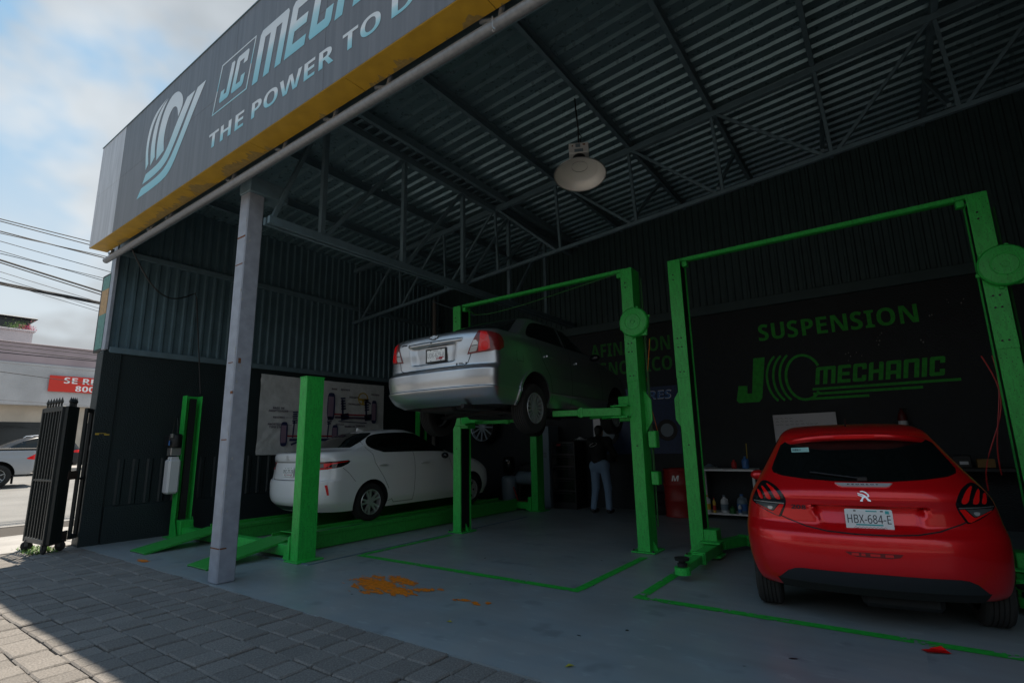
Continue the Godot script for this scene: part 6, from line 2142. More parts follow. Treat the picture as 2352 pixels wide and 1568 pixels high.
func make_tools() -> void:
	# oil drum
	var d := thing("oil_drum", "red ribbed steel oil drum with white lettering beside the workbench", "drum", Vector3(-3.44, 0, -10.25))
	var b := MB.new(true)
	var pr := [Vector2(0.28, 0.0), Vector2(0.293, 0.012), Vector2(0.285, 0.03)]
	for y in [0.30, 0.59]: pr.append_array([Vector2(0.285, y - 0.025), Vector2(0.297, y - 0.008), Vector2(0.297, y + 0.008), Vector2(0.285, y + 0.025)])
	pr.append_array([Vector2(0.285, 0.85), Vector2(0.293, 0.865), Vector2(0.293, 0.88), Vector2(0.275, 0.88), Vector2(0.272, 0.86), Vector2(0, 0.86)])
	b.lathe(pr, 40)
	obj("drum_body", b, M.drum_red, d)
	lettering("lettering", "M", 0.12, 0.10, M.white_paint, d, Transform3D(Basis(Vector3.UP, 0.10), Vector3(0.028, 0.715, 0.286)), 0.006, true, 0.2)
	# workbench
	var w := thing("workbench", "white-framed steel workbench with lower shelf behind the red hatchback", "workbench", Vector3(-2.55, 0, -10.35))
	var tp := MB.new(); tp.box(Vector3(0, 0.865, 0), Vector3(1.0, 0.035, 0.5), 0.004)
	obj("tabletop", tp, M.white_paint, w)
	var sf := MB.new(); sf.box(Vector3(0, 0.095, 0), Vector3(0.98, 0.025, 0.48), 0.004)
	obj("shelf", sf, M.white_paint, w)
	for x in [-0.48, 0.48]:
		for z in [-0.22, 0.22]:
			var l := MB.new(); l.box(Vector3(x, 0.43, z), Vector3(0.04, 0.85, 0.04), 0.004)
			obj("leg", l, M.white_paint, w)
	var y := 0.108
	bottle("white oil bottle with yellow label at the left end of the bench shelf", Vector3(-2.93, y, -10.22), 0.055, 0.30, M.white_plastic, M.yellow_plastic, true)
	bottle("slim yellow bottle on the bench shelf beside the white oil bottle", Vector3(-2.80, y, -10.18), 0.028, 0.26, M.yellow_plastic, M.red_plastic)
	bottle("grey-white jug in the middle of the bench shelf", Vector3(-2.63, y, -10.22), 0.065, 0.31, M.white_plastic, M.blue_grey, true)
	bottle("short green can on the bench shelf", Vector3(-2.48, y, -10.16), 0.05, 0.13, M.green_dark, M.green_dark)
	bottle("large clear jug with blue cap on the bench shelf", Vector3(-2.33, y, -10.24), 0.085, 0.34, M.blue_grey, M.blue_plastic, true)
	bottle("small white bottle with blue cap in front of the clear jug", Vector3(-2.35, y, -10.13), 0.03, 0.18, M.white_plastic, M.blue_plastic)
	var ly := thing("bottle", "white bottle with red cap lying on its side on the bench shelf", "bottle", Vector3(-2.12, y + 0.045, -10.16), 0.0, "bottles and cans on the workbench")
	var lb := MB.new(true)
	lb.xf = Transform3D(Basis(Vector3.BACK, PI / 2), Vector3(0.06, 0, 0))
	lb.lathe([Vector2(0, -0.1), Vector2(0.042, -0.1), Vector2(0.045, 0.08), Vector2(0.02, 0.12)], 16)
	obj("bottle_body", lb, M.white_plastic, ly)
	var lc := MB.new()
	lc.xf = Transform3D(Basis(Vector3.BACK, PI / 2), Vector3(0.06, 0, 0))
	lc.lathe([Vector2(0.022, 0.12), Vector2(0.022, 0.15), Vector2(0, 0.15)], 12)
	obj("cap", lc, M.red_plastic, ly)
	bottle("red can standing on the bench top", Vector3(-2.42, 0.884, -10.32), 0.045, 0.16, M.red_plastic, M.red_plastic)
	bottle("blue pump bottle standing on the bench top", Vector3(-2.22, 0.884, -10.30), 0.06, 0.22, M.blue_plastic, M.blue_plastic, true)
	var rod := MB.new(); rod.tube([Vector3(-2.21, 0.9, -10.42), Vector3(-2.20, 1.33, -10.44)], 0.008, 6)
	tag(obj("rod", rod, M.yellow_plastic, self), "thin yellow rod standing behind the blue pump bottle", "rod")
	var wr := MB.new(); wr.tube([Vector3(-3.0, 0.895, -10.2), Vector3(-2.8, 0.91, -10.22), Vector3(-2.62, 0.89, -10.2)], 0.010, 6)
	tag(obj("wrench", wr, M.bare_metal, self), "long metal bar lying on the left of the bench top", "tool")
	# whiteboard
	var wb := thing("whiteboard", "whiteboard with faint handwriting propped on the back wall", "whiteboard", Vector3(-1.24, 1.53, -10.70))
	var bd := MB.new(); bd.box(Vector3.ZERO, Vector3(1.0, 0.62, 0.02), 0.004, Basis(Vector3.BACK, 0.01))
	obj("board", bd, M.whiteboard, wb)
	rng.seed = 303
	for r in 3:
		var x := -0.46
		var end: float = [-0.18, -0.02, 0.22][r]
		while x < end:
			var hh := MB.new()
			var pts := []
			for k in 6: pts.append(Vector3(x + k * 0.010, 0.235 - r * 0.055 + rng.randf_range(-0.010, 0.010), 0.012))
			hh.tube(pts, 0.0022, 4, false)
			obj("handwriting", hh, M.ink, wb)
			x += rng.randf_range(0.065, 0.09)
	var ht := MB.new(); ht.box(Vector3(0, -0.62, -0.02), Vector3(0.9, 0.62, 0.03), 0.004)
	obj("easel_back", ht, M.black, wb)
	# bench on the right with small things
	var rb := thing("workbench", "dark bench along the back wall right of the red hatchback", "workbench", Vector3(0.9, 0, -10.45))
	var rt := MB.new(); rt.box(Vector3(0, 0.90, 0), Vector3(1.6, 0.05, 0.55), 0.004)
	obj("tabletop", rt, M.black, rb)
	for x in [-0.76, 0.76]:
		var l := MB.new(); l.box(Vector3(x, 0.44, 0.0), Vector3(0.06, 0.87, 0.5), 0.004)
		obj("leg", l, M.black, rb)
	var cbx := MB.new(); cbx.box(Vector3(1.07, 0.99, -10.42), Vector3(0.20, 0.12, 0.16), 0.004)
	tag(obj("cardboard_box", cbx, M.cardboard, self), "small brown cardboard box on the dark bench", "box")
	var bk := thing("battery_charger", "black charger with pale label on the dark bench", "charger", Vector3(0.80, 0.925, -10.42))
	var bk1 := MB.new(); bk1.box(Vector3(0, 0.09, 0), Vector3(0.22, 0.18, 0.18), 0.01)
	obj("casing", bk1, M.black, bk)
	var bk2 := MB.new(); bk2.box(Vector3(0.02, 0.07, 0.092), Vector3(0.10, 0.045, 0.003), 0.0)
	obj("label", bk2, M.white_plastic, bk)
	var fe := thing("fire_extinguisher", "red extinguisher with white band on the back wall above the hatchback", "extinguisher", Vector3(0.18, 1.38, -10.68))
	var f1 := MB.new(true); f1.lathe([Vector2(0, 0), Vector2(0.06, 0.0), Vector2(0.065, 0.02), Vector2(0.065, 0.33), Vector2(0.045, 0.40), Vector2(0.02, 0.44), Vector2(0.02, 0.47), Vector2(0, 0.47)], 20)
	obj("cylinder", f1, M.red_dark, fe)
	var f2 := MB.new(true); f2.lathe([Vector2(0.0665, 0.20), Vector2(0.0665, 0.27)], 20)
	obj("band", f2, M.white_plastic, fe)
	var f3 := MB.new(); f3.box(Vector3(0.03, 0.49, 0), Vector3(0.12, 0.03, 0.03), 0.006); f3.box(Vector3(0.0, 0.20, -0.10), Vector3(0.06, 0.25, 0.04), 0.004)
	obj("handle", f3, M.black, fe)
	# alloy wheel on the wall
	var aw := thing("alloy_wheel", "pale blue multi-spoke alloy wheel hung above the white sedan", "wheel", Vector3(-8.5, 1.86, -10.55), -PI / 2)
	make_wheel(aw, Vector3.ZERO, 0.40, 0.18, 1.0, 0.37, 12, M.alloy_blue, M.tyre)
	var hk := MB.new(); hk.bar(Vector3(-0.23, 0.0, 0), Vector3(0, 0, 0), 0.03, 0.03)
	obj("bracket", hk, M.black, aw)
	# water dispenser: grey barrel, bottle on top
	var wd := thing("water_dispenser", "grey barrel with a clear water bottle on top beside the rear lift post", "dispenser", Vector3(-7.50, 0, -10.25))
	var w1 := MB.new(true); w1.lathe([Vector2(0, 0), Vector2(0.15, 0.0), Vector2(0.17, 0.05), Vector2(0.185, 0.45), Vector2(0.18, 0.62), Vector2(0.15, 0.66), Vector2(0.06, 0.68)], 24)
	obj("barrel", w1, M.blue_grey, wd)
	var w2 := MB.new(true); w2.lathe([Vector2(0.05, 0.68), Vector2(0.14, 0.76), Vector2(0.145, 1.02), Vector2(0.13, 1.10), Vector2(0, 1.12)], 24)
	obj("water_bottle", w2, M.glass, wd)
	# dark locker and cabinet at the back
	var lo := thing("locker", "narrow blue-grey steel locker at the back of the workshop", "locker", Vector3(-6.55, 0, -10.5))
	var l1 := MB.new(); l1.box(Vector3(0, 0.9, 0), Vector3(0.34, 1.8, 0.45), 0.006)
	obj("casing", l1, M.blue_grey, lo)
	for k in 4:
		var v := MB.new(); v.box(Vector3(0, 1.10 + k * 0.03, 0.227), Vector3(0.2, 0.008, 0.004), 0.0)
		obj("vent", v, M.black, lo)
	var ca := thing("tool_cabinet", "black tool cabinet with a red label beside the locker", "cabinet", Vector3(-6.0, 0, -10.5))
	var c1 := MB.new(); c1.box(Vector3(0, 0.72, 0), Vector3(0.6, 1.44, 0.5), 0.008)
	obj("casing", c1, M.black, ca)
	for k in 5:
		var v := MB.new(); v.box(Vector3(0, 0.25 + k * 0.26, 0.254), Vector3(0.54, 0.22, 0.01), 0.004)
		obj("drawer", v, M.black_gloss, ca)
		var h := MB.new(); h.box(Vector3(0, 0.33 + k * 0.26, 0.266), Vector3(0.4, 0.015, 0.02), 0.004)
		obj("handle", h, M.black, ca)
	var c2 := MB.new(); c2.box(Vector3(-0.1, 1.37, 0.262), Vector3(0.10, 0.04, 0.004), 0.0)
	obj("label", c2, M.red_plastic, ca)
	var fj := thing("floor_jack", "low red trolley jack on the floor at the back", "jack", Vector3(-7.0, 0, -10.0), 0.4)
	var j1 := MB.new(); j1.box(Vector3(0, 0.09, 0), Vector3(0.22, 0.08, 0.6), 0.02); j1.tube([Vector3(0, 0.12, 0.2), Vector3(0, 0.5, 0.7)], 0.016, 8)
	obj("frame", j1, M.red_plastic, fj)
	for x in [-0.11, 0.11]:
		for z in [-0.24, 0.24]:
			var jw := MB.new(); jw.xf = Transform3D(Basis(Vector3.BACK, PI / 2), Vector3(x + 0.015, 0.045, z)); jw.lathe([Vector2(0, 0), Vector2(0.045, 0), Vector2(0.045, 0.03), Vector2(0, 0.03)], 14)
			obj("caster", jw, M.black, fj)
	# compressor, tyres, hanging hoses and rags fill the back of the shop
	var co := thing("air_compressor", "horizontal grey air compressor tank between the water bottle and the locker", "compressor", Vector3(-7.05, 0.62, -10.45))
	var k1 := MB.new(true)
	k1.xf = Transform3D(Basis(Vector3.BACK, PI / 2), Vector3.ZERO)
	k1.lathe([Vector2(0, -0.36), Vector2(0.10, -0.34), Vector2(0.16, -0.28), Vector2(0.16, 0.28), Vector2(0.10, 0.34), Vector2(0, 0.36)], 20)
	obj("tank", k1, M.blue_grey, co)
	var k2 := MB.new(); k2.box(Vector3(0.05, 0.24, 0), Vector3(0.34, 0.16, 0.2), 0.02); k2.box(Vector3(-0.2, 0.22, 0), Vector3(0.12, 0.12, 0.12), 0.02)
	obj("motor", k2, M.black, co)
	for x in [-0.22, 0.22]:
		var k3 := MB.new(); k3.box(Vector3(x, -0.38, 0), Vector3(0.05, 0.48, 0.24), 0.006)
		obj("stand", k3, M.black, co)
	for e in [[-3.95, 0.0, "bottom tyre of the stack beside the red oil drum"], [-3.95, 0.20, "upper tyre of the stack beside the red oil drum"], [-9.1, 0.0, "tyre lying on the floor behind the white sedan"]]:
		var ty := thing("tyre", e[2], "tyre", Vector3(e[0], e[1] + 0.10, -10.45), 0.0, "loose tyres at the back")
		var tm := MB.new(true)
		tm.lathe([Vector2(0.20, -0.09), Vector2(0.28, -0.10), Vector2(0.31, -0.08), Vector2(0.315, 0.0), Vector2(0.31, 0.08), Vector2(0.28, 0.10), Vector2(0.20, 0.09), Vector2(0.20, -0.09)], 32)
		obj("tyre_body", tm, M.tyre, ty)
	for e in [[-8.0, 2.2, "coiled black hose hung on the back wall above the white sedan", M.rubber], [-6.9, 2.3, "coiled red hose hung on the back wall left of the lettering", M.red_dark]]:
		var hh := MB.new()
		var cp := []
		for k in 61:
			var a := TAU * k / 20.0
			cp.append(Vector3(e[0] + cos(a) * (0.15 + 0.012 * sin(k)), e[1] + sin(a) * (0.21 + 0.01 * cos(k * 1.7)), -10.72 + 0.001 * k))
		hh.tube(cp, 0.012, 6)
		tag(obj("hose", hh, e[3], self), e[2], "hose")
	for e in [[-5.65, 1.47, -10.42, M.whiteboard, "pale crumpled rag on the black tool cabinet"], [-2.9, 0.895, -10.45, M.blue_grey, "grey rag heaped at the back of the bench top"]]:
		var rg := MB.new(true)
		var rn := fbm(int(abs(e[0]) * 100), 1.0, 3)
		for i in 12:
			for j in 10:
				var f := func(a: int, c: int) -> Vector3:
					var u := a / 12.0 - 0.5; var v := c / 10.0 - 0.5
					return Vector3(e[0] + u * 0.26, e[1] + max(0.0, 0.07 - 0.16 * Vector2(u, v).length()) + 0.035 * abs(rn.get_noise_2d(u * 7.0, v * 7.0)), e[2] + v * 0.2)
				rg.q(f.call(i, j), f.call(i + 1, j), f.call(i + 1, j + 1), f.call(i, j + 1), Vector3.UP)
		tag(obj("rag", rg, e[3], self), e[4], "rag")
	# litter on the floor
	var lt := MB.new()
	lt.xf = Transform3D(Basis(Vector3.UP, 0.5), Vector3(0.05, 0.004, -4.66))
	lt.q(Vector3(-0.07, 0.002, -0.035), Vector3(0.07, 0.012, -0.03), Vector3(0.075, 0.004, 0.035), Vector3(-0.065, 0.010, 0.035), Vector3.UP)
	lt.q(Vector3(-0.02, 0.012, -0.03), Vector3(0.05, 0.03, -0.02), Vector3(0.06, 0.015, 0.02), Vector3(-0.01, 0.012, 0.03), Vector3.UP)
	tag(obj("wrapper", lt, M.lens_bright, self), "crumpled red wrapper on the floor behind the red hatchback", "litter")
	var lf := MB.new()
	rng.seed = 12
	lf.xf = Transform3D(Basis(Vector3.UP, 0.9), Vector3(-1.86, 0.004, -3.16))
	lf.q(Vector3(-0.035, 0.0, 0), Vector3(0, 0.012, -0.016), Vector3(0.035, 0.002, 0), Vector3(0, 0.012, 0.016), Vector3.UP)
	tag(obj("dry_leaf", lf, M.leaf_yellow, self), "dry yellow leaf on the floor near the paving edge", "leaf")
	var lf2 := MB.new()
	lf2.xf = Transform3D(Basis(Vector3.UP, 0.2), Vector3(-3.1, 0.004, -3.38))
	lf2.q(Vector3(-0.03, 0.0, 0), Vector3(0, 0.010, -0.014), Vector3(0.03, 0.002, 0), Vector3(0, 0.010, 0.014), Vector3.UP)
	tag(obj("dry_leaf", lf2, M.leaf_yellow, self), "small dry leaf on the floor in front of the orange paint", "leaf")

# ------------------------------------------------------------------ person
func smin(a: float, b: float, k: float) -> float:
	var h: float = max(k - abs(a - b), 0.0) / k
	return min(a, b) - h * h * k * 0.25

# skeleton of tapered capsules meshed with surface nets
func skin(bones: Array, k: float, cell: float) -> ArrayMesh:
	var lo := Vector3(INF, INF, INF); var hi := -lo
	for b in bones:
		for e in [[b[0], b[2]], [b[1], b[3]]]:
			lo = lo.min(e[0] - Vector3.ONE * (e[1] + 2 * cell)); hi = hi.max(e[0] + Vector3.ONE * (e[1] + 2 * cell))
	var n := Vector3i(((hi - lo) / cell).ceil()) + Vector3i.ONE
	var f := PackedFloat32Array()
	f.resize(n.x * n.y * n.z)
	f.fill(1.0)
	for b in bones:
		var r: float = max(b[2], b[3]) + k + 2 * cell
		var bl := Vector3i((((b[0] as Vector3).min(b[1]) - Vector3.ONE * r - lo) / cell).floor()).clamp(Vector3i.ZERO, n - Vector3i.ONE)
		var bh := Vector3i((((b[0] as Vector3).max(b[1]) + Vector3.ONE * r - lo) / cell).ceil()).clamp(Vector3i.ZERO, n - Vector3i.ONE)
		var ab: Vector3 = b[1] - b[0]
		var l2: float = max(ab.length_squared(), 1e-8)
		for z in range(bl.z, bh.z + 1):
			for y in range(bl.y, bh.y + 1):
				for x in range(bl.x, bh.x + 1):
					var p := lo + Vector3(x, y, z) * cell
					var t: float = clamp((p - b[0]).dot(ab) / l2, 0.0, 1.0)
					var d: float = p.distance_to(b[0] + ab * t) - lerp(b[2] as float, b[3] as float, t)
					var i := (z * n.y + y) * n.x + x
					f[i] = smin(f[i], d, k)
	var st := SurfaceTool.new()
	st.begin(Mesh.PRIMITIVE_TRIANGLES)
	st.set_smooth_group(0)
	var vid := {}
	var verts := PackedVector3Array()
	for z in n.z - 1:
		for y in n.y - 1:
			for x in n.x - 1:
				var s := 0
				var acc := Vector3.ZERO
				var cnt := 0
				var vals := []
				for c in 8:
					var v := f[((z + (c >> 2)) * n.y + y + ((c >> 1) & 1)) * n.x + x + (c & 1)]
					vals.append(v)
					if v < 0.0: s |= 1 << c
				if s == 0 or s == 255: continue
				for e in [[0, 1], [2, 3], [4, 5], [6, 7], [0, 2], [1, 3], [4, 6], [5, 7], [0, 4], [1, 5], [2, 6], [3, 7]]:
					var va: float = vals[e[0]]; var vb: float = vals[e[1]]
					if (va < 0.0) != (vb < 0.0):
						var t := va / (va - vb)
						var pa := Vector3(e[0] & 1, (e[0] >> 1) & 1, e[0] >> 2); var pb := Vector3(e[1] & 1, (e[1] >> 1) & 1, e[1] >> 2)
						acc += pa.lerp(pb, t); cnt += 1
				vid[(z * n.y + y) * n.x + x] = verts.size()
				verts.append(lo + (Vector3(x, y, z) + acc / cnt) * cell)
	var strides := [1, n.x, n.x * n.y]
	for z in range(1, n.z - 1):
		for y in range(1, n.y - 1):
			for x in range(1, n.x - 1):
				var i := (z * n.y + y) * n.x + x
				for ax in 3:
					var a := f[i]; var b2 := f[i + strides[ax]]
					if (a < 0.0) == (b2 < 0.0): continue
					var u: int = strides[(ax + 1) % 3]; var w: int = strides[(ax + 2) % 3]
					var ids := [i, i - u, i - u - w, i - w]
					if not (vid.has(ids[0]) and vid.has(ids[1]) and vid.has(ids[2]) and vid.has(ids[3])): continue
					var q := ids.map(func(k2): return verts[vid[k2]])
					var out := Vector3.ZERO; out[ax] = 1.0 if a < 0.0 else -1.0
					for t in [[0, 1, 2], [0, 2, 3]]:
						var A: Vector3 = q[t[0]]; var B: Vector3 = q[t[1]]; var C: Vector3 = q[t[2]]
						if (B - A).cross(C - A).dot(out) > 0.0:
							st.add_vertex(A); st.add_vertex(C); st.add_vertex(B)
						else:
							st.add_vertex(A); st.add_vertex(B); st.add_vertex(C)
	st.generate_normals()
	st.index()
	return st.commit()

func make_person() -> void:
	var g := thing("person", "person in black jacket and light blue jeans standing with back turned at the rear", "person", Vector3(-4.98, 0, -9.98))
	# facing away (-z), feet apart, stooping a little forward and to the left
	var hipL := Vector3(-0.10, 0.93, 0.0); var hipR := Vector3(0.10, 0.94, 0.0)
	var kneL := Vector3(-0.13, 0.50, -0.04); var kneR := Vector3(0.14, 0.50, -0.05)
	var ankL := Vector3(-0.17, 0.09, 0.02); var ankR := Vector3(0.17, 0.09, 0.0)
	var waist := Vector3(-0.02, 1.08, -0.04); var chest := Vector3(-0.06, 1.34, -0.14)
	var neck := Vector3(-0.09, 1.50, -0.22); var head := Vector3(-0.12, 1.62, -0.29)
	var shL := Vector3(-0.25, 1.42, -0.18); var shR := Vector3(0.12, 1.43, -0.17)
	var elL := Vector3(-0.32, 1.16, -0.30); var elR := Vector3(0.20, 1.16, -0.28)
	var wrL := Vector3(-0.20, 1.05, -0.52); var wrR := Vector3(0.08, 1.05, -0.52)
	var legs := [[hipL, kneL, 0.085, 0.058], [kneL, ankL, 0.056, 0.042], [hipR, kneR, 0.085, 0.058], [kneR, ankR, 0.056, 0.042], [hipL, hipR, 0.105, 0.105], [(hipL + hipR) / 2, waist, 0.12, 0.115]]
	var torso := [[waist, chest, 0.125, 0.15], [chest, neck + Vector3(0, -0.06, 0.02), 0.135, 0.07], [shL, shR, 0.075, 0.075]]
	var arms := [[shL, elL, 0.055, 0.043], [elL, wrL, 0.042, 0.030], [shR, elR, 0.055, 0.043], [elR, wrR, 0.042, 0.030]]
	var body := legs + torso + arms
	body.append([neck, head, 0.052, 0.055])
	body.append([head + Vector3(0, 0.04, 0.0), head + Vector3(0, -0.03, -0.03), 0.092, 0.075])
	body.append([head + Vector3(0, -0.02, -0.09), head + Vector3(0, -0.035, -0.115), 0.018, 0.012])
	body.append([head + Vector3(0.08, 0.0, 0.0), head + Vector3(0.09, -0.03, 0.0), 0.018, 0.014])
	body.append([head + Vector3(-0.08, 0.0, 0.0), head + Vector3(-0.09, -0.03, 0.0), 0.018, 0.014])
	for s in [[wrL, 1.0], [wrR, -1.0]]:
		var w: Vector3 = s[0]
		var sd: float = s[1]
		var palm := w + Vector3(0.01 * sd, -0.01, -0.08)
		body.append([w, palm, 0.028, 0.034])
		for k in 4:
			var o := Vector3((k - 1.5) * 0.021, 0, 0)
			var m := palm + o + Vector3(0, -0.012, -0.05)
			body.append([palm + o * 0.8, m, 0.010, 0.009])
			body.append([m, m + Vector3(0, -0.03, -0.015), 0.009, 0.008])
		body.append([palm + Vector3(0.028 * sd, 0, 0.03), palm + Vector3(0.055 * sd, -0.015, -0.02), 0.012, 0.009])
	obj("body", skin(body, 0.022, 0.016), M.skin, g)
	var grow := func(list: Array, d: float) -> Array: return list.map(func(b): return [b[0], b[1], b[2] + d, b[3] + d])
	obj("jeans", skin(grow.call(legs, 0.020), 0.03, 0.018), M.jeans, g)
	var jk: Array = grow.call(torso + arms, 0.024)
	jk.append([waist + Vector3(0.0, -0.10, 0.02), waist, 0.15, 0.15])
	jk.append([neck + Vector3(0, -0.06, 0.05), neck + Vector3(0, 0.0, 0.04), 0.085, 0.06])
	obj("jacket", skin(jk, 0.05, 0.020), M.jacket, g)
	obj("hair", skin([[head + Vector3(0, 0.055, 0.015), head + Vector3(0, -0.02, 0.035), 0.095, 0.075]], 0.02, 0.014), M.hair, g)
	for a in [ankL, ankR]:
		obj("shoe", skin([[a + Vector3(0, -0.045, 0.03), a + Vector3(0, -0.05, -0.17), 0.045, 0.036], [a, a + Vector3(0, -0.03, 0.01), 0.05, 0.045]], 0.02, 0.012), M.shoe, g)
	var pr := MB.new(true)
	var pts := []
	for k in 21:
		var a := TAU * k / 20
		pts.append(Vector3(-0.10 + cos(a) * 0.085, 1.36 + sin(a) * 0.035 + cos(a) * 0.02, 0.052 - 0.03 * sin(a)))
	pr.tube(pts, 0.004, 5, false)
	obj("back_print", pr, M.whiteboard, g)

# ------------------------------------------------------------------ street
func make_street() -> void:
	# pale shop building across the street
	var g := thing("shop_building", "long pale two-tone commercial building across the street", "building", Vector3(-38.0, 0, 0))
	var bx := func(called: String, c: Vector3, s: Vector3, m: Material, par: Node = null, bev := 0.02) -> MeshInstance3D:
		var b := MB.new()
		b.box(c, s, bev)
		return obj(called, b, m, par if par else g)
	bx.call("wall", Vector3(-5, 2.4, -6), Vector3(9.0, 3.4, 64), M.stucco_cream)
	var fa: MeshInstance3D = bx.call("fascia", Vector3(-4.4, 5.2, -6), Vector3(8.9, 2.3, 64), M.stucco)
	bx.call("roof_band", Vector3(-4.45, 6.87, -6), Vector3(8.9, 1.04, 64.1), M.stucco_pink, fa)
	bx.call("coping", Vector3(-4.45, 7.41, -6), Vector3(9.0, 0.05, 64.2), M.stucco_pink, fa)
	for z in [-5.6, -9.9, -13.4, -18, 2, 8]:
		bx.call("pilaster", Vector3(-0.38, 2.4, z), Vector3(0.3, 3.38, 0.7), M.stucco_cream)
	for e in [[-7.9, 2.9], [-11.7, 2.6], [-2.0, 5.6], [5, 5.0]]:
		var w: MeshInstance3D = bx.call("window", Vector3(-0.49, 1.95, e[0]), Vector3(0.06, 2.4, e[1]), M.grey_car)
		bx.call("pane", Vector3(-0.455, 1.95, e[0]), Vector3(0.02, 2.3, e[1] - 0.12), M.glass, w, 0.0)
	var sn := thing("rent_sign", "red for-rent banner with white lettering on the building across the street", "sign", Vector3(-37.86, 5.30, -10.1), PI / 2)
	var sb := MB.new(); sb.box(Vector3.ZERO, Vector3(3.6, 0.90, 0.03), 0.004)
	obj("board", sb, M.rent_red, sn)
	lettering("lettering", "SE RENTA", 2.75, 0.34, M.white_paint, sn, Transform3D(Basis.IDENTITY, Vector3(0.22, 0.21, 0.016)), 0.01)
	lettering("lettering", "800 6", 1.40, 0.32, M.white_paint, sn, Transform3D(Basis.IDENTITY, Vector3(0.10, -0.23, 0.016)), 0.01)
	var bk := thing("rear_building", "white plastered upper block with roof terrace behind the shop building", "building", Vector3(-48.0, 0, -1.5))
	bx.call("wall", Vector3(0, 4.6, 6), Vector3(8.0, 9.0, 26.0), M.stucco, bk)
	bx.call("coping", Vector3(0, 9.16, 6), Vector3(8.2, 0.12, 26.2), M.stucco, bk)
	var tr: MeshInstance3D = bx.call("terrace_room", Vector3(-0.6, 9.7, 5.4), Vector3(6.0, 1.0, 25.0), M.grey_car, bk)
	bx.call("roof", Vector3(-0.6, 10.24, 5.4), Vector3(6.5, 0.08, 25.6), M.black, tr)
	for z in [-5.8, -3.3, -0.6]: bx.call("window", Vector3(2.42, 9.7, z), Vector3(0.05, 0.6, 2.0), M.glass, tr)
	for e in [[-6.25, M.leaf, "bushy green plant on the roof terrace edge", 0.55], [-6.75, M.flower, "pink flowering plant at the corner of the roof terrace", 0.42], [-2.6, M.leaf, "small green plant on the roof terrace further from the corner", 0.3]]:
		var t := thing("plant", e[2], "plant", Vector3(-44.3, 9.22, -1.5 + e[0]))
		rng.seed = int(e[0] * 100)
		var lv := MB.new()
		for i in 320:
			var p: Vector3 = Vector3(rng.randfn(), abs(rng.randfn()) * 0.9 + 0.2, rng.randfn()) * e[3] * 0.45
			var a := Vector3(rng.randfn(), rng.randfn(), rng.randfn()).normalized() * 0.09
			var c := Vector3(rng.randfn(), rng.randfn(), rng.randfn()).normalized() * 0.05
			lv.t(p, p + a, p + a * 0.5 + c, Vector3.UP)
		var fo := obj("foliage", lv, e[1], t)
		var pt := MB.new()
		pt.lathe([Vector2(0.1, 0), Vector2(0.14, 0.2), Vector2(0, 0.2)], 10)
		obj("pot", pt, M.cement, t)
	# overhead wires
	var wi := [[6.73, 6.71, 0.012], [6.66, 6.60, 0.012], [6.45, 6.38, 0.014], [6.40, 6.42, 0.010], [6.19, 6.03, 0.008], [5.99, 5.78, 0.008], [5.93, 5.84, 0.008], [5.76, 5.46, 0.022], [5.72, 5.40, 0.014], [5.52, 5.20, 0.007], [5.36, 5.02, 0.006], [5.28, 4.95, 0.006], [5.26, 5.19, 0.026], [5.20, 5.13, 0.018], [3.93, 3.88, 0.008], [3.84, 3.83, 0.008], [3.74, 3.70, 0.010], [3.66, 3.66, 0.010], [3.45, 3.42, 0.006], [3.26, 3.10, 0.008], [2.62, 2.55, 0.006]]
	var words := ["topmost", "second from the top", "third from the top", "fourth from the top", "fifth from the top", "sixth from the top", "seventh from the top", "thick eighth from the top", "ninth from the top", "tenth from the top", "eleventh from the top", "twelfth from the top", "thick lowest against the sky", "lower strand of the thick pair against the sky", "highest across the pink band", "second across the pink band", "third across the pink band", "lowest across the pink band", "faint across the pink edge", "across the white wall above the red banner", "faint across the white wall below the red banner"]
	for i in wi.size():
		var b := MB.new()
		var pts := []
		var a: float = wi[i][0]; var c: float = wi[i][1]
		var slope := (c - a) / -1.9
		for k in 33:
			var z: float = lerp(30.0, -40.0, k / 32.0)
			var y: float = a + slope * (z + 2.3) + 0.0012 * pow(z + 3.2, 2)
			pts.append(Vector3(-16.0 + 0.05 * sin(i * 2.0), y, z))
		b.tube(pts, wi[i][2], 6, false)
		var o := obj("overhead_wire", b, M.wire if wi[i][2] > 0.0075 else M.wire_grey, self)
		tag(o, "overhead wire, the %s" % words[i] if i < 14 else "overhead wire running %s" % words[i], "wire", "wires strung along the street")
	# narrow lightbox on the outside of the left wall
	var nb := thing("side_sign", "narrow faded teal and amber sign fixed outside the left wall edge", "sign", Vector3(-10.62, 3.74, -2.96))
	var n1 := MB.new(); n1.box(Vector3.ZERO, Vector3(0.40, 1.36, 0.16), 0.006)
	obj("frame", n1, M.wire, nb)
	for e in [[0.30, 0.46, M.teal_panel], [0.0, 0.60, M.amber_panel], [0.0, 0.0, null]]:
		pass
	for e in [[0.52, 0.24, M.teal_panel], [0.18, 0.44, M.amber_panel], [-0.34, 0.60, M.teal_panel]]:
		var q := MB.new(); q.box(Vector3(0.03, e[0], 0.082), Vector3(0.32, e[1] - 0.002, 0.006), 0.0)
		obj("panel", q, e[2], nb)
	make_pickup()
	make_suv()

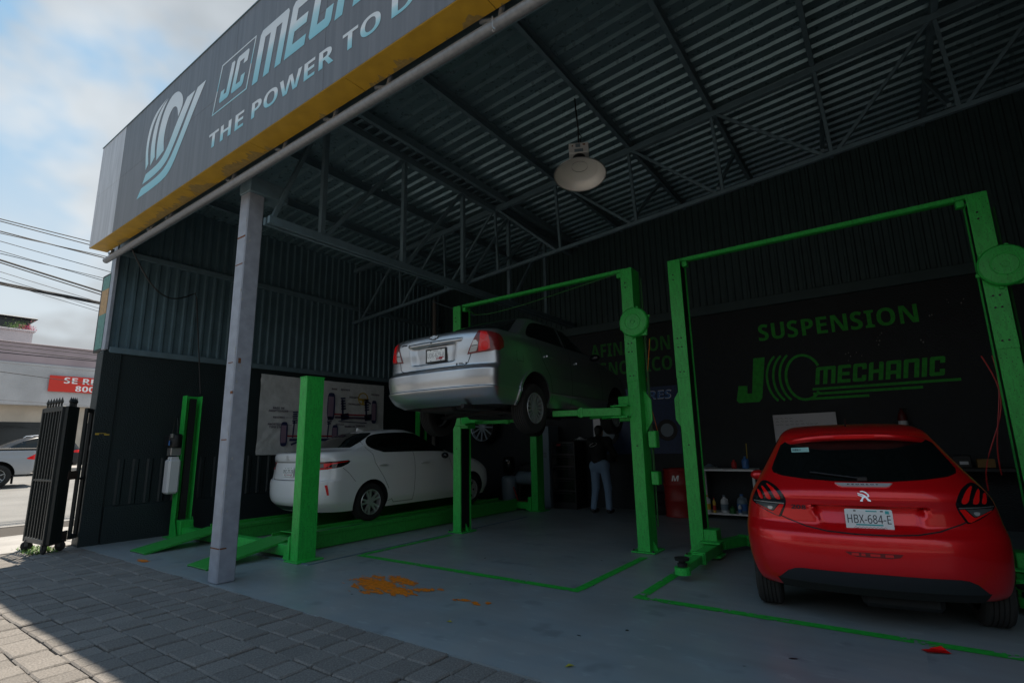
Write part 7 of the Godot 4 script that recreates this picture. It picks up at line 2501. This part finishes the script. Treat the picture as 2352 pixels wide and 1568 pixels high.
func make_pickup() -> void:
	var y0 := land_y(-25.0) - 0.05
	var g := thing("pickup_truck", "silver pickup truck driving along the street, only its bed in view", "pickup truck", Vector3(-25.2, y0, -4.35), PI)
	# local: rear axle at z 0, tail towards +z, seen from its -x flank
	var sh := Shape.new([[0.42, 0.92, 0.86, 0.12, -4.0, 0.4], [0.55, 1.00, 0.90, 0.12, -4.1, 0.4], [0.80, 1.02, 0.915, 0.12, -4.1, 0.4], [0.98, 1.02, 0.91, 0.12, -4.0, 0.4], [1.05, 1.02, 0.90, 0.12, -3.6, 0.4], [1.22, 1.01, 0.89, 0.10, -2.95, 0.3], [1.25, 1.0, 0.87, 0.10, -2.9, 0.3]])
	sh.arches = [[0.0, 0.42, 0.46], [-3.05, 0.42, 0.46]]
	obj("body", car_body(sh, steps([[0.42, 1.25, 0.04]]), 8, 70, 8), M.silver_truck, g)
	car_floor(sh, 0.42, g)
	var rl := MB.new()
	rl.box(Vector3(0, 1.255, -0.22), Vector3(1.66, 0.02, 2.2), 0.004)
	obj("bed_liner", rl, M.black, g)
	for s in [-1.0, 1.0]:
		var r := MB.new(); r.box(Vector3(s * 0.865, 1.262, -0.22), Vector3(0.10, 0.07, 2.44), 0.012)
		obj("bed_rail", r, M.black, g)
		obj("tail_light", patch(sh, V2([[0.99, 1.10], [0.96, 1.12], [0.70, 0.96], [0.72, 0.93], [0.95, 0.90], [1.0, 0.90]]), "right" if s > 0 else "left", 0.006, 0.05), M.lens_bright, g)
	var cab := MB.new()
	cab.box(Vector3(0, 1.50, -2.1), Vector3(1.5, 0.55, 1.5), 0.16)
	obj("cab", cab, M.silver_truck, g)
	var cg := MB.new()
	cg.box(Vector3(0, 1.50, -2.1), Vector3(1.53, 0.36, 1.2), 0.10)
	obj("cab_window", cg, M.glass, g)
	var bp := MB.new()
	bp.box(Vector3(0, 0.55, 1.06), Vector3(1.6, 0.20, 0.16), 0.03)
	obj("bumper", bp, M.grey_car, g)
	var hk := MB.new(); hk.box(Vector3(-0.6, 0.40, 0.85), Vector3(0.06, 0.12, 0.06), 0.01)
	obj("tow_hook", hk, M.black, g)
	for s in [-1.0, 1.0]:
		for z in [0.0, -3.05]: make_wheel(g, Vector3(s * 0.80, 0.38, z), 0.38, 0.25, s, 0.23, 6, M.hubcap, M.tyre)
		var mf := MB.new(); mf.box(Vector3(s * 0.82, 0.25, 0.42), Vector3(0.24, 0.26, 0.02), 0.004)
		obj("mud_flap", mf, M.rubber, g)

func make_suv() -> void:
	var y0 := land_y(-31.5) - 0.05
	var g := thing("suv", "dark grey sport utility car with roof rails passing behind the pickup", "car", Vector3(-31.5, y0, -7.6), PI)
	var sh := Shape.new([[0.35, 0.62, 0.84, 0.2, -3.5, 0.5], [0.50, 0.72, 0.90, 0.25, -3.55, 0.5], [0.85, 0.74, 0.915, 0.26, -3.5, 0.5], [1.00, 0.72, 0.90, 0.26, -3.3, 0.5], [1.08, 0.69, 0.88, 0.26, -2.5, 0.5], [1.18, 0.62, 0.84, 0.26, -2.15, 0.5], [1.40, 0.48, 0.76, 0.24, -1.75, 0.4], [1.58, 0.32, 0.68, 0.22, -1.35, 0.4], [1.66, 0.15, 0.58, 0.2, -1.05, 0.3], [1.69, -0.2, 0.3, 0.2, -0.8, 0.2]])
	sh.arches = [[0.0, 0.36, 0.40], [-2.66, 0.36, 0.40]]
	obj("body", car_body(sh, steps([[0.35, 1.69, 0.035]]), 10, 60, 8), M.grey_car, g)
	car_floor(sh, 0.35, g)
	for m in ["right", "left"]:
		obj("side_window", patch(sh, V2([[0.30, 1.16], [0.20, 1.45], [-0.2, 1.55], [-0.9, 1.58], [-1.4, 1.45], [-1.85, 1.18], [-1.9, 1.12]]), m, 0.005, 0.1), M.glass, g)
		obj("tail_light", patch(sh, V2([[0.74, 1.06], [0.40, 1.04], [0.30, 1.00], [0.34, 0.94], [0.60, 0.92], [0.74, 0.93]]), m, 0.006, 0.05), M.lens_bright, g)
	obj("tail_light", patch(sh, V2([[-0.85, 1.05], [0.85, 1.05], [0.85, 0.95], [-0.85, 0.95]]), "rear", 0.006, 0.1), M.lens_bright, g)
	obj("rear_window", patch(sh, V2([[-0.68, 1.16], [0.68, 1.16], [0.55, 1.5], [-0.55, 1.5]]), "rear", 0.006, 0.08), M.glass, g)
	for s in [-1.0, 1.0]:
		var r := MB.new(true)
		r.tube([Vector3(s * 0.60, 1.64, 0.1), Vector3(s * 0.60, 1.715, 0.0), Vector3(s * 0.60, 1.73, -0.6), Vector3(s * 0.60, 1.70, -1.05), Vector3(s * 0.60, 1.62, -1.15)], 0.02, 8)
		obj("roof_rail", r, M.chrome, g)
		for z in [0.0, -2.66]: make_wheel(g, Vector3(s * 0.80, 0.34, z), 0.34, 0.23, s, 0.22, 5, M.alloy, M.tyre)
